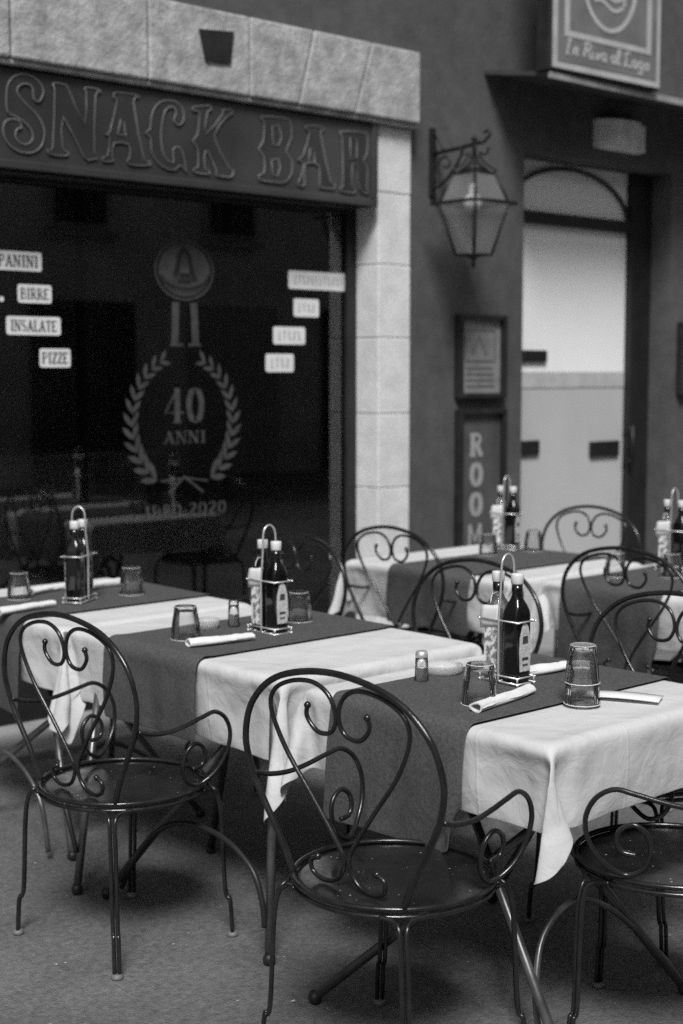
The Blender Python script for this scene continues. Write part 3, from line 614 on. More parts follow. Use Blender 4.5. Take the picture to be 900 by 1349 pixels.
# ------------------------------------------------------------------ framed menu and ROOMS board
def framed(name, x0, x1, z0, z1, label, cat, inner, d=.055):
    r_ = empty(name, ((x0 + x1) / 2, WY, z0), 0, label, cat); O = r_.location; t = .028
    f = MB().box(x0, x1, WY - d, WY - .001, z1 - t, z1, .004).box(x0, x1, WY - d, WY - .001, z0, z0 + t, .004)
    f.box(x0, x0 + t, WY - d + .001, WY - .001, z0 + t, z1 - t, .003).box(x1 - t, x1, WY - d + .001, WY - .001, z0 + t, z1 - t, .003)
    wb(f, 'frame', M['frame_wood'], r_, O)
    wb(MB().box(x0 + t, x1 - t, WY - .02, WY - .002, z0 + t, z1 - t), 'board', inner, r_, O)
    return r_, O, (x0 + t, x1 - t, z0 + t, z1 - t)
r_, O, q = framed('menu_case', 6.10, 6.50, 1.452, 1.925, 'framed menu card in a dark case beside the door, above the ROOMS board', 'notice frame', M['menu_paper'])
mb = MB(); xa, xb = q[0] + .05, q[1] - .05; ky = (WY - .0225, WY - .0205)
mb.ribbon([(xa, q[3] - .06), (xb, q[3] - .06), (xb, q[3] - .235), (xa, q[3] - .235)], .012, *ky, closed=True)
mb.ribbon([(xa + .05, q[3] - .2), (xa + .11, q[3] - .09), (xa + .17, q[3] - .2)], .012, *ky)
for k in range(4): mb.ribbon([(xa, q[3] - .275 - .034 * k), (xb - random.uniform(0, .05), q[3] - .275 - .034 * k)], .013, *ky)
wb(mb, 'menu_print', M['menu_ink'], r_, O)
r_, O, q = framed('rooms_sign', 6.105, 6.505, 0.36, 1.388, 'tall dark framed board reading ROOMS downwards in pale letters', 'sign', M['rooms_board'])
for k, ch in enumerate('ROOMS'):
    mb = MB()
    if ch == 'M':
        z0 = 1.12 - .172 * k; x0 = 6.215
        for pts, ww in (([(x0 + .005, z0), (x0 + .005, z0 + .12)], .02), ([(x0 + .005, z0 + .12), (x0 + .05, z0 + .02), (x0 + .095, z0 + .12)], .02), ([(x0 + .095, z0 + .12), (x0 + .095, z0)], .02)): mb.ribbon(pts, ww, WY - .024, WY - .0205)
    else: text(mb, ch, 6.215, 1.12 - .172 * k, .125, WY - .024, WY - .0205, width=.115, tw=.24, nw=.14)
    wb(mb, 'letter', M['rooms_letter'], r_, O)
r_, O, q = framed('notice_case', 8.255, 8.65, 1.45, 1.93, 'framed notice on the dark wall right of the arched door', 'notice frame', M['menu_paper'])

# ------------------------------------------------------------------ emblem sign standing over the canopy
EY = 5.19
es = empty('inn_sign', (6.8, EY + .05, 3.23), R(-1.5), 'pale bordered sign with a wave emblem and script lettering above the door canopy', 'sign')
ER = Matrix.Rotation(R(-1.5), 4, 'Z')
def esb(mb, name, m): return mb.build(name, m, es)
W_, H_ = .965, 1.25
esb(MB().box(-.49, .475, -.045, .05, 0, H_, .004), 'sign_box', M['frame_wood'])
esb(MB().box(-.468, .472, -.052, -.046, 0.015, H_ - .01), 'border', M['emblem_pale'])
esb(MB().box(-.432, .437, -.055, -.0525, .052, H_ - .05), 'face', M['emblem_board'])
eb = MB(); eb.ribbon([(-.36, .205), (.36, .205), (.36, 1.08), (-.36, 1.08)], .05, -.0585, -.0553, closed=True)
eb.ribbon([(.235 * math.cos(R(a)), .56 + .29 * math.sin(R(a))) for a in range(0, 360, 10)], .026, -.0585, -.0553, closed=True)
for k in range(4):
    eb.ribbon([(-.13 + .028 * t, .405 + k * .055 + .022 * math.sin(t * .68 + .5) ) for t in range(10)], .020, -.0585, -.0553)
eb.ribbon([(-.145, .42), (-.145, .75)], .03, -.0585, -.0553)
eb.ribbon([(.13, .42), (.13, .75)], .02, -.0585, -.0553)
esb(eb, 'wave_emblem', M['emblem_pale'])
# script lettering 'In Riva al Lago', slanted strokes
SC = {'I': (.5, [[(.1, 0), (.3, 1)], [(.15, 1), (.45, 1)], [(0, 0), (.25, 0)]]), 'n': (.5, [[(.05, 0), (.15, .5)], [(.12, .35), (.25, .5), (.35, .45), (.3, .1), (.4, 0)]]),
      'R': (.7, [[(.1, 0), (.3, 1)], [(.1, .9), (.4, 1.02), (.6, .85), (.5, .6), (.25, .5)], [(.35, .5), (.55, 0), (.65, .05)]]), 'i': (.28, [[(.05, .5), (.02, .1), (.12, 0), (.22, .1)], [(.14, .7), (.16, .76)]]),
      'v': (.42, [[(.05, .5), (.12, 0), (.35, .5)]]), 'a': (.48, [[(.35, .48), (.15, .5), (.05, .2), (.15, 0), (.3, .15), (.38, .5)], [(.36, .4), (.34, .05), (.45, 0)]]),
      'l': (.3, [[(.05, .1), (.25, .9), (.15, 1), (.08, .7), (.05, .1), (.15, 0), (.25, .1)]]), 'L': (.65, [[(.35, 1), (.2, .8), (.2, .3), (.05, 0), (.3, .05), (.6, 0)], [(.1, .7), (.35, 1), (.45, .85)]]),
      'g': (.5, [[(.38, .48), (.15, .5), (.05, .2), (.18, .02), (.34, .2), (.4, .5)], [(.38, .45), (.3, -.25), (.1, -.35), (.02, -.2)]]), 'o': (.42, [[(.2, .5), (.05, .25), (.15, 0), (.32, .2), (.28, .48), (.2, .5), (.4, .45)]]), ' ': (.22, [])}
tx = MB(); s_ = 'In Riva al Lago'; adv = sum(SC[c][0] for c in s_); k = .74 / adv; cx_ = -.37
for c in s_:
    for pts in SC[c][1]:
        pp = spline([(x, 0, z) for x, z in pts], 4); tx.ribbon([(cx_ + q.x * k, .098 + q.z * .078) for q in pp], .013, -.0585, -.0553)
    cx_ += SC[c][0] * k
    if c == ' ': esb(tx, 'script_word', M['emblem_pale']); tx = MB()
esb(tx, 'script_word', M['emblem_pale'])

# ------------------------------------------------------------------ building across the street (behind the camera, mirrored in the glass)
oo = empty('opposite_building', (3.0, -6.2, 0), 0, 'plain plastered house front across the street', 'building')
ow = MB(); ow.box(-25, 30, -11, -6.2, 0, 7.5); wb(ow, 'wall', M['opp_wall'], oo, V3(3.0, -6.2, 0))
for i in range(11):
    x = -8 + i * 2.7
    wb(MB().box(x, x + 1.0, -6.19, -6.12, 3.6, 5.2, .01).box(x - .1, x + 1.1, -6.19, -6.05, 3.48, 3.58, .01), 'window', M['opp_trim'], oo, V3(3.0, -6.2, 0))
    wb(MB().box(x + .08, x + .92, -6.118, -6.10, 3.68, 5.12), 'window_pane', M['opp_dark'], oo, V3(3.0, -6.2, 0))
    wb(MB().box(x - .3, x + 1.4, -6.188, -6.10, 0.02, 2.6, .01), 'shop_front', M['opp_dark'] if i % 2 else M['opp_trim'], oo, V3(3.0, -6.2, 0))
wb(MB().box(-25, 30, -6.19, -5.9, 7.25, 7.53, .02), 'cornice', M['opp_trim'], oo, V3(3.0, -6.2, 0))

# ================================================================== TABLES
CLOTH = {  # settled cloth shapes: rows, columns, then x, y, z steps from point to point in half millimetres
'short_cloth': (51, 51, [
-904,-821,934,-12,-14,30,-26,-33,29,-35,-37,29,-29,-34,28,-8,-6,28,-32,44,12,-69,43,6,-68,43,8,-10,31,6,-5,-24,-2,-5,-22,-1,-1,-15,0,2,-2,0,1,1,0,1,0,
1,1,1,0,2,0,0,1,1,1,1,1,0,1,1,0,2,0,1,1,1,0,1,1,1,1,0,0,2,1,0,1,1,1,1,1,0,1,0,1,2,1,0,1,1,1,1,1,0,1,1,1,2,2,1,1,3,0,1,4,1,1,6,2,1,4,1,1,-5,1,-3,-20,2,
-3,-21,1,-27,44,-3,1,6,-6,-16,-36,-3,-67,-44,-5,-90,-21,-5,-89,-22,-5,-81,-35,-3,-33,-36,-29,-22,8,-41,-21,3,-40,-20,2,-40,-7,-35,33,-35,29,35,-13,-17,
30,-33,-36,29,-33,-37,28,-16,-22,29,-12,28,19,-61,45,8,-70,42,7,-12,33,6,-4,-23,-1,-3,-20,-1,-1,-14,-1,1,-2,0,2,1,1,1,1,0,1,1,0,1,1,1,1,0,0,2,1,1,1,1,
0,1,0,0,2,0,1,1,1,0,1,1,1,1,0,0,1,1,0,2,-1,1,1,1,0,1,1,1,1,0,0,2,1,1,1,0,0,1,1,1,1,2,0,1,4,1,1,9,2,1,6,2,1,-1,1,-3,-19,1,-2,-19,2,-21,41,-4,0,5,-5,-22,
-42,-3,-70,-42,-5,-90,-20,-6,-86,-29,-5,-56,-45,-14,-20,2,-40,-20,1,-40,-20,0,-40,-20,-1,-39,16,-35,29,-54,28,38,-38,31,36,-16,-22,30,-36,-37,28,-27,
-33,29,-6,4,24,-41,47,12,-72,41,6,-13,33,7,-4,-21,-1,-2,-18,-1,0,-12,0,1,-2,0,1,1,0,1,1,1,2,2,0,1,0,0,1,1,1,1,0,0,2,1,1,1,0,0,1,1,0,1,0,1,2,1,0,1,0,1,
1,0,0,1,1,0,2,0,1,1,0,0,1,0,1,1,0,0,2,0,1,1,0,0,1,0,1,1,3,0,1,7,2,0,12,2,1,3,2,-1,-15,1,-3,-18,1,-16,37,-4,1,3,-5,-31,-45,-3,-71,-42,-5,-91,-20,-5,-72,
-40,-9,-25,-29,-32,-20,2,-40,-20,1,-39,-20,5,-40,-20,-5,-40,30,-27,27,-63,22,40,-58,27,39,-43,30,36,-18,-25,30,-37,-38,28,-12,-19,27,-21,37,17,-68,43,
7,-15,35,7,-3,-19,-1,-1,-16,0,-1,-12,-1,2,-2,1,1,1,0,1,4,0,1,2,1,1,-1,0,2,1,0,1,-1,1,1,1,0,1,1,1,2,0,0,1,1,0,1,-1,1,1,2,0,2,-2,1,1,0,0,1,1,0,1,0,1,2,
-1,0,1,1,1,1,0,0,1,0,1,2,-1,0,1,0,1,1,5,1,0,12,2,0,10,2,0,-7,1,-3,-20,2,-11,33,-4,1,1,-6,-39,-48,-3,-73,-40,-5,-87,-26,-6,-38,-42,-22,-19,-7,-39,-20,
-2,-39,-19,0,-40,-20,3,-40,-21,6,-40,36,-19,27,-67,17,40,-65,20,40,-61,24,39,-48,31,37,-22,-29,29,-30,-36,28,-6,14,22,-58,46,10,-16,37,7,-1,-14,0,-1,
-16,-1,-1,-12,0,1,-2,0,2,3,1,1,4,0,1,0,0,1,0,1,1,0,0,2,0,0,1,1,1,1,0,0,1,0,1,2,0,0,1,0,0,1,0,1,1,1,0,2,0,1,1,0,0,1,0,0,1,0,1,1,-1,0,2,0,1,1,0,0,1,0,1,
1,-2,0,2,1,1,0,9,1,-1,15,3,1,1,2,-2,-17,1,-7,27,-4,1,-1,-5,-49,-49,-3,-80,-34,-7,-55,-46,-12,-19,-15,-36,-20,0,-40,-21,3,-40,-28,12,-43,-26,8,-43,-25,
9,-42,38,-16,26,-68,15,40,-68,16,41,-66,19,40,-64,22,39,-54,28,38,-27,-33,29,-11,-18,26,-36,44,14,-19,39,7,1,-8,0,-1,-15,0,-1,-13,0,1,-1,0,1,5,0,1,3,1,
1,-1,0,2,0,0,1,1,1,1,-1,0,1,1,0,2,0,1,1,-1,0,1,1,1,1,0,0,2,0,0,1,0,1,1,0,0,1,-1,1,2,0,0,1,0,0,1,1,1,1,0,0,2,-1,1,1,0,0,1,0,1,1,-4,0,1,4,1,-1,14,3,0,12,
2,0,-11,1,-2,18,-4,0,-6,-6,-68,-43,-4,-61,-46,-6,-22,-28,-29,-21,3,-41,-23,5,-42,-24,7,-41,-26,10,-43,-28,11,-43,-32,15,-43,43,9,20,-68,4,43,-70,10,42,
-69,12,41,-68,15,41,-66,18,40,-63,24,39,-18,-28,28,-5,13,18,-31,45,10,1,-5,0,1,-8,1,-1,-15,-1,1,0,1,1,7,0,1,0,0,1,1,1,1,-2,0,2,2,0,1,-1,1,1,1,0,1,0,1,
1,-1,0,2,1,0,1,-1,1,1,1,0,1,-1,0,2,0,1,1,0,0,1,0,1,1,0,0,2,0,1,1,0,0,1,0,0,1,-1,1,2,1,0,1,-2,1,1,-5,0,-1,14,3,0,11,2,1,7,1,1,-4,-5,0,0,-5,-65,-44,-4,
-34,-43,-19,-23,4,-42,-23,6,-41,-26,9,-43,-33,13,-44,-36,15,-45,-44,13,-46,-44,11,-47,24,41,8,-61,-1,46,-62,0,45,-65,1,45,-67,4,44,-68,7,43,-69,11,42,
-67,18,40,-9,-17,24,-15,32,11,1,-2,1,1,0,2,0,-10,0,0,7,0,1,-2,1,2,1,0,1,0,0,1,0,1,1,0,0,1,0,0,2,0,1,1,0,0,1,-1,1,1,0,0,2,0,0,1,0,1,1,0,0,1,0,1,2,0,0,1,
-1,0,1,0,1,1,1,0,1,-1,1,2,1,0,1,-1,1,1,1,0,1,0,0,1,-1,1,1,-3,1,2,2,-1,1,2,-1,2,1,-4,0,10,-2,-51,-44,-7,-27,7,-43,-30,10,-45,-36,10,-45,-42,9,-47,-47,8,
-48,-50,2,-48,-52,-6,-48,-45,9,-47,-16,46,-4,-52,1,48,-54,1,47,-55,-1,48,-55,-1,47,-58,-1,48,-61,-1,46,-64,1,45,-68,1,45,-3,-1,21,2,2,1,1,3,0,1,1,0,1,
2,0,1,0,1,1,1,0,1,0,0,1,0,1,2,1,0,1,0,0,1,0,1,1,0,0,2,0,0,1,0,1,1,1,0,1,0,0,2,0,1,1,0,0,1,1,0,1,0,1,2,0,0,1,0,0,1,0,1,1,0,0,2,1,0,1,0,1,1,0,0,1,0,1,2,
0,0,1,0,1,2,-1,0,3,-2,2,0,0,-6,-48,7,-51,-30,8,-43,-45,8,-47,-49,5,-48,-51,2,-48,-57,-8,-47,-50,1,-48,-49,1,-48,-48,4,-48,-22,43,-4,-53,1,48,-54,0,48,
-53,1,48,-53,0,48,-47,2,48,-54,0,48,-54,0,47,-70,2,45,-14,-5,37,3,1,5,2,2,1,1,1,1,2,1,1,1,0,0,1,1,0,2,0,0,1,1,0,1,0,0,1,1,0,2,0,0,1,1,-1,1,0,0,2,1,0,1,
0,0,1,1,0,1,0,-1,2,1,0,1,0,0,1,0,0,1,1,-1,2,0,0,1,1,0,1,0,-1,1,1,0,2,0,-1,1,0,0,1,1,0,2,0,-1,1,0,0,1,0,-1,3,-1,2,2,0,-6,-38,4,-53,-68,1,-45,-54,1,-47,
-52,0,-48,-52,1,-48,-50,0,-48,-51,1,-48,-50,0,-48,-50,1,-49,-11,48,-2,-53,0,48,-52,1,48,-52,1,48,-51,0,48,-52,1,48,-49,1,49,-47,0,48,-70,1,44,-15,-1,
37,3,0,0,2,1,0,1,0,0,1,1,0,1,0,0,2,1,0,1,1,0,1,0,0,2,1,0,1,0,0,1,1,0,2,0,0,1,1,0,1,0,0,1,1,0,2,0,0,1,1,0,1,0,0,1,1,0,2,0,0,1,0,0,1,1,0,1,0,0,2,1,0,1,0,
0,1,1,0,2,0,0,1,0,0,1,1,0,2,0,0,1,0,0,2,0,1,1,1,-6,-37,2,-48,-67,1,-46,-51,0,-48,-52,1,-48,-52,0,-48,-52,1,-48,-52,0,-48,-51,1,-48,-51,0,-48,0,48,0,
-52,1,48,-52,1,48,-51,0,48,-50,1,48,-49,1,48,-50,0,48,-51,1,48,-69,1,45,-17,-1,37,2,0,0,2,0,0,1,1,0,2,1,0,1,0,0,1,1,0,2,0,0,1,1,0,1,0,0,1,1,0,2,0,0,1,
1,0,1,0,0,2,1,0,1,0,0,1,1,0,1,0,0,2,1,0,1,0,0,1,1,0,1,0,0,2,1,0,1,0,0,1,0,0,2,1,0,1,0,0,1,1,0,1,0,0,2,0,0,1,1,0,1,0,0,2,0,1,1,1,-5,-36,1,-48,-63,2,-47,
-50,0,-48,-51,0,-48,-51,1,-48,-52,0,-48,-51,1,-48,-52,0,-48,-51,0,-48,1,49,-1,-52,0,48,-51,1,48,-50,1,48,-50,0,48,-52,1,48,-51,1,48,-51,1,48,-67,0,45,
-18,-1,39,2,1,-1,2,0,0,1,1,0,1,0,0,1,1,0,2,0,0,1,1,0,1,0,0,2,1,0,1,0,0,1,1,0,1,0,0,2,1,0,1,0,0,1,1,0,2,0,0,1,1,0,1,0,0,1,1,0,2,0,0,1,1,0,1,0,0,2,1,0,1,
0,0,1,0,0,1,1,0,2,0,0,1,1,0,1,0,0,1,0,0,2,1,0,1,0,1,1,1,-5,-35,1,-47,-57,1,-48,-52,0,-48,-51,1,-48,-52,0,-48,-49,0,-48,-53,1,-48,-52,1,-48,-52,0,-48,0,
48,-1,-51,1,48,-52,1,48,-51,0,48,-52,1,48,-51,1,48,-50,0,49,-50,1,48,-67,0,45,-19,0,39,3,0,-1,1,1,0,1,0,0,2,1,0,1,0,0,1,1,0,2,0,0,1,1,0,1,0,0,1,1,0,2,
0,0,1,1,0,1,0,0,2,1,0,1,0,0,1,1,0,1,0,0,2,1,0,1,0,0,1,1,0,1,0,0,2,1,0,1,0,0,1,1,0,2,0,0,1,1,0,1,0,0,1,0,0,2,1,0,1,0,0,1,0,0,1,1,2,2,1,-6,-34,0,-47,-49,
1,-48,-54,0,-48,-54,1,-48,-52,1,-48,-52,0,-48,-51,1,-48,-52,0,-48,-53,1,-48,-2,49,-1,-53,1,48,-50,0,48,-52,1,48,-51,1,49,-50,0,48,-51,1,48,-50,1,48,
-65,0,46,-19,0,39,2,0,-1,2,1,0,1,0,0,1,1,0,2,0,0,1,1,0,1,0,0,1,1,0,2,0,0,1,1,0,1,0,0,1,1,0,2,0,0,1,1,0,1,0,0,2,1,0,1,0,0,1,1,0,1,0,0,2,1,0,1,0,0,1,0,0,
2,1,0,1,0,0,1,1,0,1,0,0,2,1,0,1,0,0,1,0,0,1,1,0,2,0,0,1,1,2,1,0,-7,-32,1,-46,-51,0,-48,-50,1,-48,-52,0,-48,-53,1,-48,-53,1,-48,-51,0,-48,-53,1,-48,-53,
0,-48,-2,49,0,-52,0,48,-51,1,48,-52,1,48,-51,0,48,-50,1,48,-50,1,48,-51,0,48,-63,0,46,-19,1,40,2,0,-1,1,0,0,2,1,0,1,0,0,1,1,0,1,0,0,2,1,0,1,0,0,1,1,0,
1,0,0,2,1,0,1,0,0,1,1,0,2,0,0,1,1,0,1,0,0,1,1,0,2,0,0,1,1,0,1,0,0,1,1,0,2,0,0,1,1,0,1,0,0,2,0,0,1,1,0,1,0,0,1,1,0,2,0,0,1,0,0,1,1,0,1,0,2,1,1,-7,-30,0,
-45,-52,1,-48,-50,1,-49,-50,0,-48,-52,1,-48,-53,0,-48,-53,1,-47,-53,0,-48,-53,1,-48,-2,48,-1,-52,1,48,-51,1,48,-52,0,48,-50,1,48,-51,0,48,-52,1,48,-50,
1,48,-61,0,47,-19,0,39,3,1,0,1,0,0,1,0,0,1,1,0,2,0,0,1,1,0,1,0,0,1,1,0,2,0,0,1,1,0,1,0,0,2,1,0,1,0,0,1,1,0,1,0,0,2,1,0,1,0,0,1,1,0,1,0,0,2,1,0,1,0,0,1,
1,0,2,0,0,1,1,0,1,0,0,1,0,0,2,1,0,1,0,0,1,1,0,1,0,0,2,1,0,1,0,2,1,1,-7,-30,0,-45,-52,1,-48,-50,0,-48,-50,1,-48,-52,0,-48,-52,1,-48,-52,0,-48,-53,1,-48,
-53,0,-48,-2,49,-1,-52,0,48,-52,1,48,-51,1,48,-52,0,48,-51,1,48,-48,1,48,-55,0,48,-56,1,48,-19,0,39,2,0,0,1,1,0,2,0,0,1,1,0,1,0,0,1,1,0,2,0,0,1,1,0,1,
0,0,1,1,0,2,0,0,1,1,0,1,0,0,2,1,0,1,0,0,1,1,0,1,0,0,2,0,0,1,1,0,1,0,0,1,1,0,2,0,0,1,1,0,1,0,0,2,1,0,1,0,0,1,1,0,1,0,0,2,0,0,1,1,0,1,0,0,1,1,2,1,0,-7,
-28,1,-44,-52,0,-48,-51,1,-48,-50,0,-49,-51,1,-48,-52,0,-48,-53,1,-48,-52,1,-48,-54,0,-47,-1,48,-1,-52,1,48,-52,1,48,-52,0,48,-51,1,48,-51,1,48,-51,0,
48,-49,1,48,-58,0,48,-19,1,39,2,0,1,1,0,0,1,1,0,1,0,0,2,1,0,1,0,0,1,1,0,1,0,0,2,1,0,1,0,0,1,1,0,2,0,0,1,1,0,1,0,0,1,1,0,2,0,0,1,1,0,1,0,0,1,1,0,2,0,0,
1,1,0,1,0,0,1,0,0,2,1,0,1,0,0,1,1,0,1,0,0,2,1,0,1,0,0,1,1,0,1,0,0,2,0,2,1,1,-6,-28,0,-45,-52,1,-48,-50,0,-48,-51,1,-48,-51,1,-48,-51,0,-48,-53,1,-48,
-53,0,-48,-53,1,-48,-2,49,-1,-51,1,48,-52,0,48,-52,1,48,-51,1,48,-50,0,48,-50,1,49,-50,0,48,-58,1,47,-20,0,40,2,1,1,1,0,0,2,0,0,1,1,0,1,0,0,1,1,0,2,0,
0,1,1,0,1,0,0,2,1,0,1,0,0,1,1,0,1,0,0,2,1,0,1,0,0,1,1,0,1,0,0,2,1,0,1,0,0,1,1,0,1,0,0,2,1,0,1,0,0,1,1,0,1,0,0,2,0,0,1,1,0,1,0,0,1,1,0,2,0,0,1,1,0,1,0,
2,1,1,-6,-26,0,-44,-53,0,-48,-51,1,-48,-50,1,-49,-51,0,-48,-52,1,-48,-52,0,-48,-52,1,-48,-53,0,-47,0,49,0,-52,0,48,-52,1,48,-51,1,48,-51,0,48,-50,1,48,
-50,0,48,-51,1,48,-58,0,48,-19,1,40,2,0,1,1,1,0,1,0,0,1,1,0,2,0,0,1,1,0,1,0,0,2,1,0,1,0,0,1,1,0,1,0,0,2,0,0,1,1,0,1,0,0,1,1,0,2,0,0,1,1,0,1,0,0,1,1,0,
2,0,0,1,1,0,1,0,0,1,1,0,2,0,0,1,1,0,1,0,0,1,1,0,2,0,0,1,0,0,1,1,0,1,0,0,2,1,2,1,0,-6,-26,1,-44,-53,0,-48,-51,1,-48,-50,0,-48,-51,1,-48,-52,0,-48,-51,1,
-48,-53,0,-48,-53,1,-48,-1,48,-1,-52,1,48,-51,1,48,-51,0,48,-51,1,48,-51,0,48,-50,1,48,-50,1,48,-58,0,48,-20,1,40,2,0,2,2,0,0,1,1,0,1,0,0,1,1,0,2,0,0,
1,1,0,1,0,0,1,1,0,2,0,0,1,1,0,1,0,0,1,1,0,2,0,0,1,1,0,1,0,0,1,1,0,2,0,0,1,1,0,1,0,0,1,1,0,2,0,0,1,0,0,1,1,0,1,0,0,2,1,0,1,0,0,1,1,0,1,0,0,2,1,0,1,0,0,
1,0,2,2,1,-6,-26,0,-43,-54,1,-48,-50,0,-48,-50,1,-48,-51,0,-48,-52,1,-49,-51,1,-48,-53,0,-47,-53,1,-48,0,49,-1,-52,1,48,-52,0,48,-51,1,48,-51,0,48,-50,
1,49,-50,1,48,-50,0,48,-58,1,47,-20,0,41,2,1,2,1,0,0,1,0,0,2,1,0,1,0,0,1,1,0,1,0,0,2,1,0,1,0,0,1,1,0,1,0,0,2,1,0,1,0,0,1,1,0,1,0,0,2,1,0,1,0,0,1,1,0,1,
0,0,2,1,0,1,0,0,1,1,0,1,0,0,2,1,0,1,0,0,1,0,0,1,1,0,2,0,0,1,1,0,1,0,0,1,1,0,2,0,2,1,1,-6,-24,0,-43,-55,0,-47,-51,1,-49,-50,1,-48,-51,0,-48,-51,1,-48,
-51,0,-48,-53,1,-48,-52,0,-48,0,49,0,-53,0,48,-50,1,48,-53,1,48,-50,0,48,-50,1,48,-50,0,48,-50,1,48,-58,0,48,-21,1,41,2,0,2,2,1,0,1,0,0,1,1,0,1,0,0,2,
1,0,1,0,0,1,0,0,1,1,0,2,0,0,1,1,0,1,0,0,1,1,0,2,0,0,1,1,0,1,0,0,1,1,0,2,0,0,1,1,0,1,0,0,1,1,0,2,0,0,1,1,0,1,0,0,1,1,0,2,0,0,1,1,0,1,0,0,1,0,0,2,1,0,1,
0,0,1,1,2,2,0,-6,-24,1,-42,-56,0,-48,-50,1,-48,-50,0,-48,-51,1,-48,-51,0,-48,-52,1,-48,-52,0,-48,-52,1,-48,0,48,-1,-53,1,48,-52,1,48,-50,0,48,-51,1,48,
-50,0,48,-51,1,48,-50,1,49,-57,0,47,-21,0,41,2,1,4,1,0,-1,1,1,0,2,0,0,1,1,0,1,0,0,1,1,0,2,0,0,1,1,0,1,0,0,1,1,0,2,0,0,1,1,0,1,0,0,1,1,0,2,0,0,1,1,0,1,
0,0,1,1,0,2,0,0,1,0,0,1,1,0,1,0,0,2,1,0,1,0,0,1,1,0,1,0,0,2,1,0,1,0,0,1,1,0,1,0,0,2,0,1,1,1,-4,-23,0,-43,-56,1,-47,-50,0,-48,-51,1,-49,-51,0,-48,-51,1,
-48,-51,1,-48,-52,0,-48,-52,1,-48,0,49,-1,-52,1,48,-52,0,48,-51,1,48,-51,0,49,-51,1,48,-50,1,48,-50,0,48,-56,1,48,-23,0,41,2,1,4,2,0,-1,1,0,0,1,1,0,1,
0,0,2,1,0,1,0,0,1,1,0,1,0,0,2,1,0,1,0,0,1,1,0,1,0,0,2,1,0,1,0,0,1,1,0,1,0,0,2,1,0,1,0,0,1,1,0,1,0,0,2,1,0,1,0,0,1,1,0,2,0,0,1,0,0,1,1,0,1,0,0,1,1,0,2,
0,0,1,1,0,1,0,1,2,1,-4,-23,0,-42,-57,0,-48,-50,1,-48,-50,0,-48,-51,1,-48,-51,1,-48,-51,0,-48,-52,1,-48,-52,0,-48,0,49,0,-52,0,48,-52,1,48,-52,0,48,-50,
1,48,-51,1,48,-50,0,48,-50,1,48,-56,0,48,-23,1,42,2,0,4,1,1,-1,1,0,0,2,1,0,1,0,0,1,1,0,1,0,0,2,0,0,1,1,0,1,0,0,1,1,0,2,0,0,1,1,0,1,0,0,1,1,0,2,0,0,1,1,
0,1,0,0,1,1,0,2,0,0,1,1,0,1,0,0,1,1,0,2,0,0,1,1,0,1,0,0,2,1,0,1,0,0,1,0,0,1,1,0,2,0,0,1,1,1,2,0,-4,-23,1,-41,-58,0,-48,-50,1,-48,-50,0,-48,-51,1,-48,
-51,0,-48,-51,1,-49,-51,0,-48,-52,1,-48,0,48,-1,-52,1,48,-52,0,48,-51,1,48,-51,1,48,-51,0,48,-50,1,49,-50,0,48,-56,1,48,-23,0,42,1,1,4,2,0,-1,1,1,0,1,
0,0,1,1,0,2,0,0,1,1,0,1,0,0,1,1,0,2,0,0,1,1,0,1,0,0,1,1,0,2,0,0,1,1,0,1,0,0,1,1,0,2,0,0,1,1,0,1,0,0,1,0,0,2,1,0,1,0,0,1,1,0,2,0,0,1,1,0,1,0,0,1,1,0,2,
0,0,1,1,0,1,0,0,1,0,1,2,1,-4,-22,0,-41,-58,1,-47,-51,0,-48,-50,1,-49,-50,0,-48,-52,1,-48,-50,0,-48,-52,1,-48,-51,1,-48,0,49,0,-52,1,48,-52,0,48,-51,1,
48,-51,0,48,-51,1,48,-50,1,48,-51,0,48,-55,1,48,-24,0,42,2,1,5,1,0,-1,1,0,0,2,1,0,1,0,0,1,1,0,1,0,0,2,1,0,1,0,0,1,1,0,1,0,0,2,1,0,1,0,0,1,1,0,1,0,0,2,
1,0,1,0,0,1,1,0,1,0,0,2,1,0,1,0,0,1,1,0,2,0,0,1,1,0,1,0,0,1,0,0,2,1,0,1,0,0,1,1,0,1,0,0,2,1,0,1,0,0,2,0,-2,-22,1,-41,-59,0,-48,-50,1,-48,-50,0,-48,-51,
1,-48,-51,1,-48,-51,0,-48,-51,1,-48,-52,0,-48,0,49,-1,-52,0,48,-52,1,48,-51,0,48,-51,1,48,-51,1,48,-51,0,48,-49,1,48,-56,0,48,-24,1,43,1,0,6,2,1,-2,1,
0,0,1,1,0,1,0,0,2,1,0,1,0,0,1,0,0,1,1,0,2,0,0,1,1,0,1,0,0,1,1,0,2,0,0,1,1,0,1,0,0,1,1,0,2,0,0,1,1,0,1,0,0,2,1,0,1,0,0,1,1,0,1,0,0,2,1,0,1,0,0,1,1,0,1,
0,0,2,0,0,1,1,0,1,0,0,1,1,0,3,0,-2,-22,1,-41,-60,0,-47,-50,1,-48,-50,0,-48,-51,1,-48,-50,0,-49,-51,1,-48,-51,0,-48,-52,1,-48,0,48,-1,-52,1,48,-52,0,48,
-51,1,48,-52,1,48,-50,0,49,-51,1,48,-50,0,48,-54,1,48,-26,0,43,2,1,6,1,0,-2,1,1,0,2,0,0,1,1,0,1,0,0,1,1,0,2,0,0,1,1,0,1,0,0,1,1,0,2,0,0,1,1,0,1,0,0,1,
1,0,2,0,0,1,1,0,1,0,0,1,0,0,2,1,0,1,0,0,1,1,0,2,0,0,1,1,0,1,0,0,1,1,0,2,0,0,1,1,0,1,0,0,1,1,0,2,0,0,1,0,0,2,1,-2,-21,0,-40,-60,1,-47,-50,0,-49,-51,1,
